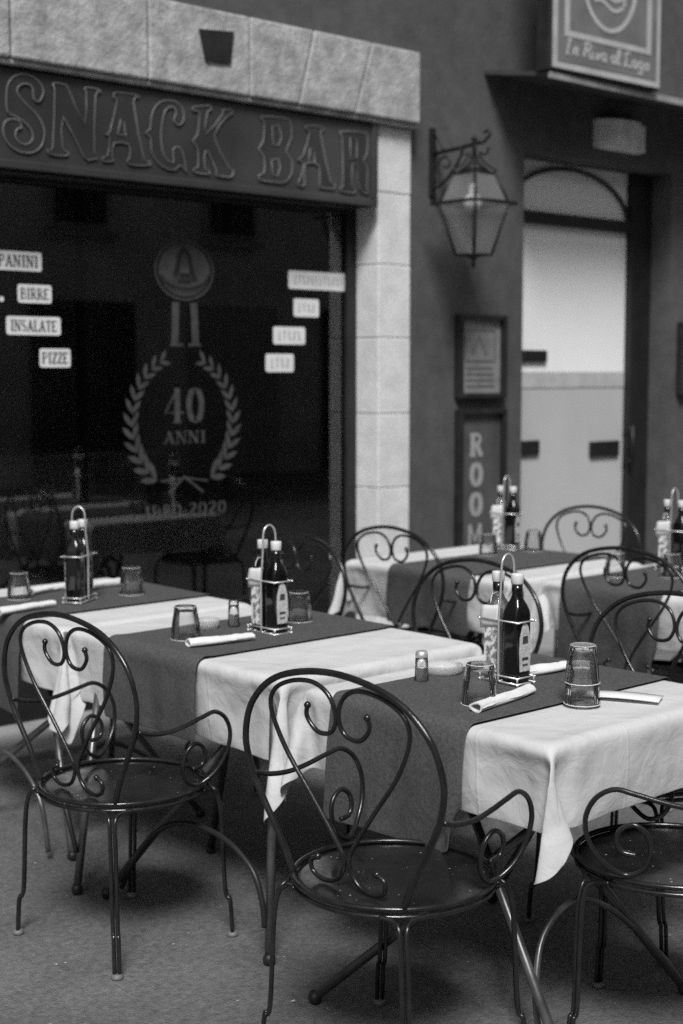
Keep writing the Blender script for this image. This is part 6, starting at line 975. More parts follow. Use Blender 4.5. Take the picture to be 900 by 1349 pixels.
2,-1,0,2,0,0,2,-1,0,2,-1,0,2,0,0,2,-1,0,1,-1,0,2,0,0,2,-1,0,2,-1,0,2,0,0,2,-1,0,2,-1,0,2,0,6,-11,-1,-33,-57,-1,-49,-51,0,-48,-51,-1,-49,-52,-1,-49,-53,
0,-48,-53,-1,-49,-55,-1,-48,-55,0,-48,-54,-1,-48,2,48,1,-54,-1,48,-54,-1,48,-54,0,49,-53,-1,48,-53,-1,49,-53,0,48,-52,-1,49,-51,-1,49,-60,0,48,-12,-1,
34,2,-1,-5,2,0,0,2,-1,0,2,-1,0,2,0,0,2,-1,0,1,-1,0,2,0,0,2,-1,0,2,-1,0,2,0,0,2,-1,0,2,-1,0,2,0,0,1,-1,0,2,-1,0,2,0,0,2,-1,0,2,-1,0,2,0,0,2,-1,0,2,-1,0,
1,0,0,2,-1,0,2,-1,0,2,0,0,2,-1,0,2,-1,0,2,0,0,1,-1,0,2,-1,0,3,0,6,-12,-1,-34,-57,-1,-48,-51,0,-49,-52,-1,-49,-52,-1,-48,-53,0,-49,-53,-1,-48,-54,-1,
-48,-55,0,-49,-55,-1,-48,1,48,1,-55,-1,48,-54,-1,48,-54,0,48,-54,-1,49,-53,-1,48,-53,0,49,-52,-1,48,-51,-1,49,-59,0,48,-11,-1,34,2,-1,-5,2,0,0,2,-1,0,
1,-1,0,2,0,0,2,-1,0,2,-1,0,2,0,0,2,-1,0,2,-1,0,2,0,0,1,-1,0,2,-1,0,2,0,0,2,-1,0,2,-1,0,2,0,0,2,-1,0,2,-1,0,1,0,0,2,-1,0,2,-1,0,2,0,0,2,-1,0,2,-1,0,2,0,
0,2,-1,0,1,-1,0,2,0,0,2,-1,0,2,-1,0,2,0,5,-11,-1,-34,-59,-1,-48,-51,0,-48,-52,-1,-49,-52,-1,-49,-52,0,-48,-54,-1,-49,-54,-1,-48,-55,0,-48,-54,-1,-48,0,
48,0,-55,-1,48,-54,-1,49,-54,0,48,-55,-1,48,-52,-1,49,-53,0,48,-52,-1,49,-52,0,49,-57,-1,48,-12,-1,34,3,-1,-6,1,0,0,2,-1,0,2,-1,0,2,0,0,2,-1,0,2,-1,0,
2,0,0,2,-1,0,1,-1,0,2,0,0,2,-1,0,2,-1,0,2,0,0,2,-1,0,2,-1,0,2,0,0,1,-1,0,2,-1,0,2,0,0,2,-1,0,2,-1,0,2,0,0,2,-1,0,1,0,0,2,-1,0,2,-1,0,2,0,0,2,-1,0,2,-1,
0,2,-1,0,2,0,5,-12,-1,-34,-60,-1,-48,-51,0,-49,-51,-1,-49,-52,-1,-48,-53,0,-49,-53,-1,-48,-55,-1,-49,-54,0,-48,-55,-1,-48,1,48,1,-56,-1,48,-54,-1,48,
-54,0,49,-54,-1,48,-55,-1,48,-52,0,49,-52,-1,49,-51,0,48,-57,-1,49,-11,-1,33,2,-1,-6,2,0,0,2,-1,0,2,-1,0,2,0,0,2,-1,0,1,-1,0,2,0,0,2,-1,0,2,-1,0,2,0,0,
2,-1,0,2,-1,0,2,0,0,1,-1,0,2,-1,0,2,0,0,2,-1,0,2,-1,0,2,0,0,2,-1,0,2,0,0,1,-1,0,2,-1,0,2,0,0,2,-1,0,2,-1,0,2,0,0,2,-1,0,1,-1,0,2,-1,0,3,0,5,-13,-1,-35,
-61,-1,-48,-50,0,-49,-52,-1,-48,-52,-1,-49,-53,0,-48,-53,-1,-49,-54,-1,-48,-54,0,-48,-55,-1,-49,-1,48,1,-54,-1,48,-56,-1,48,-55,0,48,-53,-1,49,-54,-1,
48,-52,0,49,-53,-1,48,-51,0,49,-56,-1,49,-10,-1,32,2,-1,-6,2,0,0,2,-1,0,2,-1,0,1,0,0,2,-1,0,2,-1,0,2,0,0,2,-1,0,2,-1,0,2,0,0,1,-1,0,2,-1,0,2,0,0,2,-1,
0,2,-1,0,2,0,0,2,-1,0,2,0,0,2,-1,0,1,-1,0,2,0,0,2,-1,0,2,-1,0,2,0,0,2,-1,0,2,-1,0,1,0,0,2,-1,0,2,-1,0,2,0,0,3,-1,4,-14,-1,-35,-61,-1,-47,-51,0,-49,-52,
-1,-49,-52,-1,-48,-53,0,-49,-53,-1,-48,-54,-1,-49,-54,0,-48,-54,-1,-48,1,48,0,-56,-1,48,-55,-1,49,-54,0,48,-55,-1,48,-53,-1,49,-53,0,48,-52,-1,49,-51,
0,48,-55,-1,49,-11,-1,33,3,-1,-7,1,0,0,2,-1,0,2,-1,0,2,0,0,2,-1,0,2,-1,0,2,0,0,2,-1,0,1,-1,0,2,0,0,2,-1,0,2,-1,0,2,0,0,2,-1,0,2,-1,0,2,0,0,1,-1,0,2,0,
0,2,-1,0,2,-1,0,2,0,0,2,-1,0,2,-1,0,2,0,0,1,-1,0,2,-1,0,2,0,0,2,-1,0,2,-1,0,2,0,0,2,-1,4,-13,-1,-36,-62,-1,-47,-51,0,-49,-52,-1,-48,-53,-1,-49,-52,0,
-49,-53,-1,-48,-54,-1,-48,-54,0,-49,-56,-1,-48,-1,48,1,-55,-1,48,-56,-1,48,-55,0,48,-54,-1,49,-53,-1,48,-53,0,49,-52,-1,48,-51,0,49,-54,-1,49,-10,-1,
32,2,-1,-7,2,0,0,2,-1,0,2,-1,0,2,0,0,2,-1,0,1,-1,0,2,0,0,2,-1,0,2,-1,0,2,0,0,2,-1,0,2,-1,0,2,0,0,1,-1,0,2,-1,0,2,0,0,2,-1,0,2,0,0,2,-1,0,2,-1,0,2,0,0,
1,-1,0,2,-1,0,2,0,0,2,-1,0,2,-1,0,2,0,0,2,-1,0,2,-1,0,1,0,0,3,-1,4,-14,-1,-36,-63,-1,-48,-51,0,-48,-52,-1,-49,-52,-1,-49,-53,0,-48,-53,-1,-49,-53,-1,
-48,-56,0,-48,-54,-1,-48,-1,48,0,-56,-1,48,-54,-1,49,-56,0,48,-53,-1,48,-54,-1,49,-52,0,48,-52,-1,49,-51,0,49,-53,-1,49,-10,-1,31,2,-1,-7,2,0,0,2,-1,0,
2,-1,0,1,0,0,2,-1,0,2,-1,0,2,0,0,2,-1,0,2,-1,0,2,0,0,2,-1,0,1,-1,0,2,0,0,2,-1,0,2,0,0,2,-1,0,2,-1,0,2,0,0,2,-1,0,1,-1,0,2,0,0,2,-1,0,2,-1,0,2,0,0,2,-1,
0,2,-1,0,1,0,0,2,-1,0,2,-1,0,2,0,0,3,-1,3,-15,-1,-36,-63,-1,-47,-51,0,-49,-52,-1,-49,-52,-1,-48,-53,0,-49,-53,-1,-48,-53,-1,-49,-54,0,-48,-55,-1,-48,
-1,48,1,-55,-1,48,-56,-1,48,-54,0,49,-54,-1,48,-53,-1,48,-53,0,49,-51,-1,49,-52,0,48,-52,-1,50,-9,-1,31,2,0,-8,1,-1,0,2,-1,0,2,0,0,2,-1,0,2,-1,0,2,-1,
0,2,0,0,2,-1,0,1,-1,0,2,0,0,2,-1,0,2,-1,0,2,0,0,2,-1,0,2,0,0,2,-1,0,1,-1,0,2,0,0,2,-1,0,2,-1,0,2,0,0,2,-1,0,2,-1,0,2,0,0,1,-1,0,2,-1,0,2,0,0,2,-1,0,2,
-1,0,2,0,0,3,-1,3,-15,-1,-37,-64,0,-47,-52,-1,-49,-51,-1,-48,-52,-1,-49,-53,0,-48,-52,-1,-49,-54,-1,-48,-54,0,-49,-54,-1,-48,-1,48,0,-56,-1,48,-54,-1,
49,-55,0,48,-53,-1,48,-53,-1,49,-53,0,48,-52,-1,49,-51,0,49,-52,-1,49,-9,-1,31,2,0,-8,2,-1,0,2,-1,0,2,0,0,2,-1,0,2,-1,0,1,0,0,2,-1,0,2,-1,0,2,-1,0,2,0,
0,2,-1,0,2,-1,0,2,0,0,2,-1,0,1,0,0,2,-1,0,2,-1,0,2,0,0,2,-1,0,2,-1,0,2,0,0,2,-1,0,1,-1,0,2,0,0,2,-1,0,2,-1,0,2,0,0,2,-1,0,2,-1,0,1,0,0,3,-1,3,-15,-1,
-38,-64,0,-47,-51,-1,-48,-52,-1,-49,-52,-1,-49,-52,0,-48,-52,-1,-49,-53,-1,-48,-53,0,-49,-54,-1,-48,-2,48,1,-54,-1,48,-55,-1,48,-55,0,49,-54,-1,48,-52,
-1,48,-52,0,49,-52,-1,49,-51,0,48,-51,-1,50,-9,-1,30,2,0,-8,2,-1,0,2,-1,0,2,0,0,1,-1,0,2,-1,0,2,0,0,2,-1,0,2,-1,0,2,-1,0,2,0,0,2,-1,0,1,0,0,2,-1,0,2,
-1,0,2,0,0,2,-1,0,2,-1,0,2,0,0,2,-1,0,1,-1,0,2,0,0,2,-1,0,2,-1,0,2,0,0,2,-1,0,2,-1,0,2,0,0,1,-1,0,2,-1,0,2,0,0,3,-1,2,-16,-1,-37,-63,0,-47,-51,-1,-49,
-52,-1,-49,-52,-1,-48,-52,0,-49,-52,-1,-49,-53,-1,-48,-54,0,-49,-54,-1,-48,-1,48,0,-55,-1,48,-55,-1,49,-54,0,48,-53,-1,49,-53,-1,48,-52,0,49,-51,-1,48,
-52,0,49,-50,-1,50,-8,-1,29,2,0,-8,1,-1,0,2,-1,0,2,0,0,2,-1,0,2,-1,0,2,0,0,2,-1,0,2,-1,0,1,-1,0,2,0,0,2,-1,0,2,0,0,2,-1,0,2,-1,0,2,0,0,2,-1,0,2,-1,0,1,
0,0,2,-1,0,2,-1,0,2,0,0,2,-1,0,2,-1,0,2,0,0,2,-1,0,1,0,0,2,-1,0,2,-1,0,2,-1,0,2,0,0,3,-1,2,-17,-1,-38,-62,0,-47,-51,-1,-49,-52,-1,-49,-51,-1,-48,-53,0,
-49,-53,-1,-48,-52,-1,-49,-54,0,-48,-55,-1,-49,-2,48,1,-55,-1,48,-54,-1,48,-54,0,49,-53,-1,48,-52,-1,49,-53,0,48,-51,-1,49,-51,0,49,-50,-1,49,-7,-1,29,
1,0,-8,2,-1,0,2,-1,0,2,0,0,2,-1,0,2,-1,0,1,0,0,2,-1,0,2,-1,0,2,0,0,2,-1,0,2,-1,0,2,0,0,2,-1,0,2,-1,0,1,0,0,2,-1,0,2,-1,0,2,0,0,2,-1,0,2,-1,0,2,0,0,2,
-1,0,1,-1,0,2,0,0,2,-1,0,2,0,0,2,-1,0,2,-1,0,2,-1,0,1,0,0,3,-1,2,-16,-1,-38,-61,0,-48,-51,-1,-49,-52,-1,-49,-52,-1,-48,-53,0,-49,-52,-1,-48,-54,-1,-49,
-55,0,-48,-55,-1,-48,-1,48,0,-55,-1,48,-55,-1,49,-53,0,48,-53,-1,49,-52,-1,48,-52,0,49,-51,-1,49,-51,-1,48,-49,0,50,-8,-1,29,2,0,-9,2,-1,0,2,-1,0,2,0,
0,1,-1,0,2,-1,0,2,0,0,2,-1,0,2,-1,0,2,0,0,2,-1,0,2,-1,0,1,0,0,2,-1,0,2,-1,0,2,0,0,2,-1,0,2,-1,0,2,0,0,2,-1,0,2,-1,0,1,0,0,2,-1,0,2,0,0,2,-1,0,2,-1,0,2,
0,0,2,-1,0,2,-1,0,1,0,0,2,-1,0,3,-1,1,-17,-1,-38,-58,0,-48,-51,-1,-49,-53,-1,-49,-53,-1,-48,-53,0,-49,-54,-1,-48,-54,-1,-48,-56,-1,-48,-56,0,-48,-2,48,
1,-55,-1,48,-52,-1,48,-55,0,49,-52,-1,48,-53,-1,49,-52,0,48,-51,-1,49,-50,-1,49,-49,0,49,-7,-1,29,2,0,-9,1,-1,0,2,-1,0,2,0,0,2,-1,0,2,-1,0,2,0,0,2,-1,
0,2,-1,0,1,0,0,2,-1,0,2,-1,0,2,0,0,2,-1,0,2,-1,0,2,0,0,2,-1,0,2,-1,0,1,0,0,2,-1,0,2,-1,0,2,0,0,2,-1,0,2,0,0,2,-1,0,2,-1,0,1,0,0,2,-1,0,2,-1,0,2,0,0,2,
-1,0,3,-1,1,-18,-1,-39,-54,-1,-49,-53,0,-48,-54,-1,-48,-54,-1,-49,-54,0,-48,-55,-1,-48,-55,-1,-49,-54,-1,-48,-58,0,-48,-2,48,0,-54,-1,48,-54,-1,49,-53,
0,48,-53,-1,49,-51,-1,48,-52,0,49,-51,-1,49,-51,-1,49,-48,0,49,-6,0,28,1,-1,-9,2,-1,0,2,-1,0,2,0,0,2,-1,0,2,-1,0,1,0,0,2,-1,0,2,-1,0,2,0,0,2,-1,0,2,-1,
0,2,0,0,2,-1,0,2,-1,0,1,0,0,2,-1,0,2,-1,0,2,0,0,2,-1,0,2,-1,0,2,0,0,2,-1,0,2,0,0,1,-1,0,2,-1,0,2,0,0,2,-1,0,2,-1,0,2,0,0,2,-1,0,3,-1,1,-19,-1,-40,-60,
-1,-47,-52,-1,-49,-54,0,-48,-54,-1,-49,-55,-1,-48,-53,0,-48,-54,-1,-49,-56,-1,-48,-55,0,-48,-2,48,0,-53,-1,49,-54,-1,48,-53,0,49,-53,-1,48,-51,-1,49,
-51,0,49,-50,-1,48,-52,-1,49,-48,0,50,-6,0,26,2,-1,-8,2,-1,0,2,0,0,1,-1,0,2,-1,0,2,-1,0,2,0,0,2,-1,0,2,-1,0,2,0,0,2,-1,0,2,-1,0,1,0,0,2,-1,0,2,-1,0,2,
0,0,2,-1,0,2,-1,0,2,0,0,2,-1,0,2,-1,0,1,0,0,2,-1,0,2,0,0,2,-1,0,2,-1,0,2,0,0,2,-1,0,2,-1,0,2,0,0,2,-1,0,3,-1,1,-21,-1,-41,-64,-1,-46,-53,-1,-49,-54,-1,
-48,-52,0,-49,-53,-1,-48,-53,0,-49,-55,-1,-48,-54,-1,-48,-55,0,-48,-3,48,1,-52,-1,48,-52,-1,49,-54,0,48,-52,-1,49,-51,-1,49,-52,0,48,-51,-1,49,-50,-1,
49,-48,0,50,-5,0,25,2,-1,-8,1,-1,0,2,0,0,2,-1,0,2,-1,0,2,-1,0,2,0,0,2,-1,0,2,-1,0,1,0,0,2,-1,0,2,-1,0,2,0,0,2,-1,0,2,-1,0,2,0,0,2,-1,0,2,-1,0,1,0,0,2,
-1,0,2,-1,0,2,0,0,2,-1,0,2,0,0,2,-1,0,2,-1,0,2,0,0,2,-1,0,1,0,0,2,-1,0,2,-1,0,4,-1,1,-22,-1,-42,-68,-1,-45,-52,-1,-49,-51,-1,-49,-53,0,-48,-53,-1,-49,
-53,0,-48,-53,-1,-49,-55,-1,-48,-55,0,-48,-2,48,0,-53,-1,49,-51,-1,48,-51,0,49,-51,-1,49,-51,-1,49,-51,0,48,-51,-1,49,-52,-1,49,-49,0,50,-5,0,24,2,-1,
-8,2,-1,0,2,0,0,2,-1,0,2,-1,0,2,-1,0,1,0,0,2,-1,0,2,-1,0,2,0,0,2,-1,0,2,-1,0,2,0,0,2,-1,0,2,-1,0,1,0,0,2,-1,0,2,-1,0,2,0,0,2,-1,0,2,-1,0,2,0,0,2,-1,0,
2,0,0,2,-1,0,1,-1,0,2,0,0,2,-1,0,2,0,0,2,-1,0,2,-1,0,4,-1,0,-23,-1,-42,-70,-2,-45,-50,0,-49,-52,-1,-48,-52,0,-49,-53,-1,-48,-53,0,-49,-53,-1,-48,-54,
-1,-49,-54,0,-48,-2,48,1,-52,-1,48,-52,-1,49,-52,0,49,-51,-1,48,-50,-1,49,-50,0,49,-50,-1,49,-51,-1,48,-51,0,51,-3,0,21,2,-1,-6,2,-1,0,2,0,0,1,-1,0,2,
-1,0,2,-1,0,2,0,0,2,-1,0,2,-1,0,2,0,0,2,-1,0,2,-1,0,1,0,0,2,-1,0,2,-1,0,2,0,0,2,-1,0,2,-1,0,2,0,0,2,-1,0,2,-1,0,1,0,0,2,-1,0,2,0,0,2,-1,0,2,-1,0,2,0,0,
2,-1,0,2,0,0,2,-1,0,2,-1,0,3,0,-1,-23,-3,-43,-72,-1,-43,-51,0,-49,-51,-1,-49,-52,0,-48,-53,-1,-49,-54,0,-48,-53,-1,-49,-53,-1,-48,-54,0,-48,5,47,1,-53,
0,48,-52,-1,49,-53,0,49,-52,-1,48,-53,-1,49,-52,0,48,-51,-1,49,-47,-1,49,-52,0,51,-2,0,20,2,-1,-6,2,-1,0,2,0,0,2,-1,0,2,-1,0,2,-1,0,2,0,0,2,-1,0,2,-1,
0,2,0,0,1,-1,0,2,-1,0,2,0,0,2,-1,0,2,-1,0,2,0,0,2,-1,0,2,-1,0,1,0,0,2,-1,0,2,-1,0,2,0,0,2,-1,0,2,0,0,2,-1,0,2,-1,0,2,0,0,2,-1,0,2,0,0,2,-1,0,2,0,1,3,
-1,-3,-24,-3,-43,-73,-1,-43,-53,0,-48,-54,-1,-49,-55,-1,-48,-55,-1,-48,-54,-1,-48,-53,-1,-49,-53,0,-48,-51,0,-49,15,46,2,-53,-1,49,-52,0,48,-52,-1,49,
-52,-1,48,-53,-1,49,-51,0,49,-54,-1,48,-61,2,47,-54,2,54,-1,0,17,4,-2,-4,2,-1,1,2,-1,0,2,-1,0,2,-1,0,2,-1,0,2,0,0,2,-1,0,1,-1,0,2,0,0,2,-1,-1,2,-1,0,2,
0,0,2,-1,0,2,-1,0,1,0,-1,2,-1,0,2,-1,-1,2,0,0,2,-1,0,2,0,0,2,-1,0,2,-1,0,1,0,0,2,-1,0,2,-1,0,2,0,0,2,-1,0,2,0,0,2,0,0,4,-1,3,2,-1,-6,-23,-4,-43,-74,0,
-44,-62,-1,-46,-58,-2,-48,-54,0,-48,-53,-1,-48,-53,0,-49,-48,-1,-49,-49,0,-49,-48,0,-49,17,45,3,-48,-3,49,-52,-1,48,-53,0,49,-53,-1,48,-54,1,49,-56,1,
48,-58,1,47,-63,1,47,-62,2,48,-1,1,12,4,-2,-3,3,-1,2,2,-2,-1,2,-1,0,2,-1,0,2,0,0,1,-1,0,2,-1,0,2,0,1,2,-1,0,2,0,0,2,-1,0,1,0,1,2,-1,0,2,-1,0,2,0,1,2,
-1,0,2,0,0,2,-1,1,1,0,0,2,-1,1,2,0,1,2,-1,0,2,0,1,2,-1,1,2,-1,0,2,-1,1,2,0,0,2,0,0,2,0,-2,3,2,0,4,-1,-5,-22,-8,-45,-67,0,-46,-48,-8,-48,-43,-15,-46,
-52,-4,-49,-55,2,-48,-48,-8,-48,-44,-17,-46,-49,6,-48,-48,-3,-49,16,45,5,-60,0,47,-62,-1,46,-62,-3,46,-64,-6,46,-63,-7,45,-63,-10,46,-62,-14,44,-61,
-16,44,-12,29,18,-1,-12,6,1,1,0,2,0,2,1,3,1,2,-2,0,1,2,0,2,0,1,2,1,1,2,1,0,2,0,1,1,0,1,2,1,0,2,0,1,2,1,1,2,0,1,2,0,0,2,0,1,1,0,1,2,0,1,2,0,0,2,0,1,2,0,
1,2,0,1,2,-1,1,2,0,0,1,-1,1,2,0,1,2,0,1,1,1,2,1,-1,-1,1,5,3,2,-1,-4,1,1,-5,-1,3,-12,-44,-15,-47,-44,-12,-47,-56,-2,-49,-48,-7,-48,-46,-9,-48,-44,-16,
-46,-42,-24,-42,-49,-6,-49,-47,0,-49,-45,8,-13,-60,-13,45,-62,8,46,-62,-14,45,-60,-16,44,-59,-16,45,-53,-19,44,-71,-3,43,-30,37,27,-9,-26,16,2,-6,0,2,
1,1,2,4,1,0,12,-1,1,8,0,2,-1,0,2,-3,1,2,1,1,1,1,0,2,-1,1,2,0,1,2,0,0,2,0,1,2,0,1,2,0,1,1,-1,1,2,0,0,2,-1,1,2,0,1,2,-1,1,2,-1,1,2,-1,1,1,-2,1,2,0,0,2,
-1,1,2,1,1,2,1,1,2,3,0,1,10,1,1,10,1,-5,-24,4,1,-9,-1,2,-3,-5,-3,16,-14,-42,45,-17,-28,-12,-44,-33,-14,-44,-39,-19,-45,-42,-18,-45,-44,-18,-45,-44,-19,
-45,-46,-17,-46,-49,-15,-46,-47,-1,-13,-59,-18,44,-37,-25,41,-59,-16,45,-58,-16,44,-65,-12,44,-72,9,41,-43,37,32,-1,3,16,-20,-37,15,-1,18,-1,0,-11,0,2,
1,1,1,10,0,1,9,-1,2,5,0,2,-2,1,1,-1,1,2,0,0,2,0,1,2,-1,1,2,2,0,2,-2,1,2,1,1,1,-1,1,2,0,1,2,-1,0,2,0,1,2,-1,1,2,-1,1,2,-1,1,1,-1,1,2,0,1,2,-1,0,2,1,1,2,
1,1,2,1,1,1,5,0,1,11,2,2,2,1,-3,-21,3,-7,-27,3,2,-5,-4,-10,27,-17,-20,38,-15,-63,41,-21,-40,-21,-43,-28,-9,-44,-31,-14,-45,-44,-18,-45,-45,-19,-45,-32,
-15,-44,-39,-17,-45,-19,-38,-21,-45,-22,43,-52,-22,44,-61,-14,44,-71,-3,43,-70,17,39,-51,34,35,-10,24,21,-10,-28,14,-18,-37,14,-8,30,-3,2,-5,1,1,-7,0,
1,7,0,1,10,0,2,6,-1,1,2,1,2,0,1,2,-1,0,2,0,1,2,1,1,2,-1,0,1,0,1,2,-1,1,2,0,1,2,-1,1,2,0,1,2,0,0,2,-1,1,1,-1,1,2,-1,1,2,0,1,2,-1,1,2,0,0,2,1,1,2,0,1,1,
4,1,1,8,1,2,5,1,2,-2,1,-2,-18,3,-12,-34,4,0,-13,-1,-21,38,-18,-9,27,-15,-38,45,-18,-76,32,-23,-47,-24,-43,-29,-10,-44,-25,-5,-43,-44,-19,-45,-34,-15,
-45,-31,-15,-44,-7,-43,-21,-54,-20,44,-64,-14,44,-73,7,41,-68,22,38,-52,34,35,-30,35,30,-3,-17,12,-17,-35,15,-13,-32,14,-15,37,-5,2,2,0,1,-10,0,2,2,0,
1,9,0,1,7,0,2,4,0,2,2,1,2,0,0,2,0,1,1,-1,1,2,0,0,2,0,1,2,0,1,2,-1,1,2,0,1,2,0,0,1,-1,1,2,-1,1,2,0,1,2,0,1,2,-1,1,2,0,1,2,0,0,1,1,1,2,1,1,2,5,1,1,6,1,2,
3,1,2,-5,1,-2,-18,3,-14,-36,4,-4,-23,2,-22,38,-17,-16,35,-16,-17,35,-16,-59,42,-21,-80,27,-25,-55,-25,-42,-27,-9,-43,-23,0,-43,-28,-14,-43,-29,-13,-44,
-18,-39,-21,-69,-8,43,-72,14,40,-65,26,37,-52,33,35,-42,36,33,-3,7,21,-24,-41,12,-13,-33,14,-8,-27,12,-22,41,-6,1,9,0,1,-9,0,2,0,0,2,5,0,1,6,0,2,5,0,2,
4,1,1,1,0,2,0,1,2,0,1,2,0,1,2,0,0,2,0,1,2,0,1,2,0,1,1,-1,0,2,0,1,2,-1,1,2,0,1,2,0,1,2,-1,1,2,1,1,1,0,0,2,1,1,2,2,1,2,5,1,1,4,1,2,0,1,2,-5,1,-2,-18,3,
-15,-37,4,-11,-33,5,-14,33,-16,-20,37,-17,-16,35,-15,-41,44,-19,-70,37,-23,-81,23,-26,-61,-24,-40,-29,-14,-44,-27,-9,-43,-26,-8,-44,-38,-19,-23,-68,22,
38,-65,26,38,-52,34,35,-47,35,34,-14,24,26,-5,-20,16,-27,-42,11,-17,-36,14,-8,-28,12,-27,44,-7,-1,14,-1,2,-6,0,2,-2,0,1,2,1,2,6,0,2,4,0,1,3,0,2,3,1,2,
1,0,2,1,1,2,0,1,2,1,0,2,0,1,1,0,1,2,0,1,2,0,1,2,-1,0,2,0,1,2,0,1,2,-1,1,1,1,1,2,0,1,2,1,0,2,1,1,2,3,1,1,3,1,2,2,1,2,-3,1,2,-4,2,-2,-19,2,-13,-34,5,-23,
-42,6,-11,29,-15,-17,35,-16,-18,36,-16,-29,42,-17,-56,43,-21,-75,33,-24,-83,19,-27,-63,-23,-40,-35,-19,-43,-29,-14,-43,-29,23,-30,-68,23,38,-52,34,35,
-49,34,35,-28,33,31,-2,-1,18,-13,-32,14,-23,-41,12,-22,-40,12,-10,-28,13,-33,46,-8,-2,19,-2,2,-3,0,2,-2,0,2,1,1,2,2,0,1,4,0,2,2,1,2,3,0,2,2,1,2,1,0,2,
2,1,1,0,0,2,1,1,2,1,1,2,0,1,2,0,1,2,0,0,2,0,1,2,0,1,1,1,1,2,0,1,2,1,1,2,0,0,2,2,1,2,1,1,1,2,1,2,-1,1,2,-1,1,2,-6,2,-3,-20,3,-17,-38,5,-28,-44,8,-9,27,
-15,-17,35,-16,-18,36,-16,-20,37,-17,-44,45,-19,-66,39,-22,-77,30,-24,-84,17,-28,-65,-23,-39,-38,-21,-44,]),
'long_runner': (54, 20, [
-822,-390,1031,-49,1,48,-49,0,49,-48,1,48,-49,0,49,-48,1,48,-49,0,49,-48,1,48,-48,0,49,-50,1,49,-27,0,44,-3,0,22,0,1,-10,2,0,0,1,0,0,2,1,0,2,0,0,1,0,0,
2,0,0,1,1,0,2,0,0,1,0,0,2,1,0,2,0,0,1,0,0,2,1,0,1,0,0,2,0,0,2,0,0,1,1,0,2,0,0,1,0,0,2,1,0,2,0,0,1,0,0,2,0,0,1,1,0,2,0,0,2,0,0,1,0,0,2,1,0,1,0,0,2,0,3,
2,1,5,-7,0,-29,-30,0,-45,-49,1,-49,-48,1,-49,-49,0,-48,-48,1,-49,-48,0,-48,-49,1,-49,-49,0,-48,-49,1,-49,-50,1,-48,1,48,-1,-49,1,49,-49,0,48,-49,1,49,
-49,0,48,-48,1,49,-48,0,48,-48,1,49,-48,0,48,-51,1,49,-27,0,45,-4,0,23,1,1,-11,2,0,0,1,0,0,2,1,0,1,0,0,2,0,0,1,0,0,2,1,0,2,0,0,1,0,0,2,1,0,1,0,0,2,0,0,
2,1,0,1,0,0,2,0,0,1,0,0,2,1,0,2,0,0,1,0,0,2,1,0,1,0,0,2,0,0,2,0,0,1,1,0,2,0,0,1,0,0,2,0,0,1,1,0,2,0,0,2,0,2,2,1,6,-7,0,-29,-30,0,-45,-49,1,-49,-48,1,
-48,-49,0,-49,-48,1,-48,-49,0,-49,-48,1,-48,-49,0,-49,-49,1,-48,-48,1,-49,-1,48,0,-48,1,48,-49,0,49,-48,1,48,-49,0,49,-47,1,48,-49,0,49,-48,1,49,-49,0,
48,-51,1,49,-27,0,44,-4,0,24,1,1,-11,1,0,0,2,0,0,1,1,0,2,0,0,2,0,0,1,1,0,2,0,0,1,0,0,2,0,0,1,1,0,2,0,0,2,0,0,1,1,0,2,0,0,1,0,0,2,0,0,2,1,0,1,0,0,2,0,0,
1,0,0,2,1,0,2,0,0,1,0,0,2,1,0,1,0,0,2,0,0,2,0,0,1,1,0,2,0,0,1,0,1,2,1,7,-6,0,-28,-29,0,-45,-50,1,-49,-48,1,-49,-48,0,-48,-48,1,-49,-48,0,-48,-48,1,-49,
-50,0,-48,-48,1,-49,-50,1,-48,0,48,-1,-48,1,49,-49,0,48,-48,1,49,-48,0,48,-49,1,49,-49,0,49,-48,1,48,-48,0,49,-51,1,48,-27,0,45,-5,0,24,1,1,-11,2,0,0,
1,0,0,2,1,0,2,0,0,1,0,0,2,0,0,1,1,0,2,0,0,2,0,0,1,1,0,2,0,0,1,0,0,2,1,0,2,0,0,1,0,0,2,0,0,1,1,0,2,0,0,2,0,0,1,0,0,2,1,0,1,0,0,2,0,0,2,1,0,1,0,0,2,0,0,
1,0,0,2,1,0,2,0,0,1,0,1,2,1,6,-6,0,-27,-29,0,-45,-50,1,-48,-48,1,-49,-47,0,-49,-49,1,-48,-49,0,-49,-48,1,-48,-48,0,-49,-47,1,-48,-49,0,-49,1,48,0,-50,
1,48,-49,0,49,-48,1,48,-48,0,49,-48,1,49,-47,0,48,-48,1,49,-49,0,48,-53,1,49,-26,0,44,-5,0,25,1,1,-11,2,0,0,1,0,0,2,1,0,1,0,0,2,0,0,1,0,0,2,1,0,2,0,0,
1,0,0,2,1,0,1,0,0,2,0,0,2,0,0,1,1,0,2,0,0,1,0,0,2,1,0,2,0,0,1,0,0,2,0,0,1,1,0,2,0,0,2,0,0,1,1,0,2,0,0,1,0,0,2,0,0,2,1,0,1,0,0,2,0,0,2,1,8,-7,0,-27,-28,
0,-45,-50,1,-49,-48,1,-48,-48,0,-49,-48,1,-48,-47,0,-49,-48,1,-49,-49,0,-48,-48,1,-49,-48,0,-48,-2,48,-1,-49,1,49,-48,0,48,-49,1,49,-48,0,49,-48,1,48,
-48,0,49,-48,1,48,-48,0,49,-52,1,48,-26,0,45,-6,0,25,2,1,-11,1,0,0,2,0,0,1,1,0,2,0,0,2,0,0,1,0,0,2,1,0,1,0,0,2,0,0,2,1,0,1,0,0,2,0,0,1,0,0,2,1,0,2,0,0,
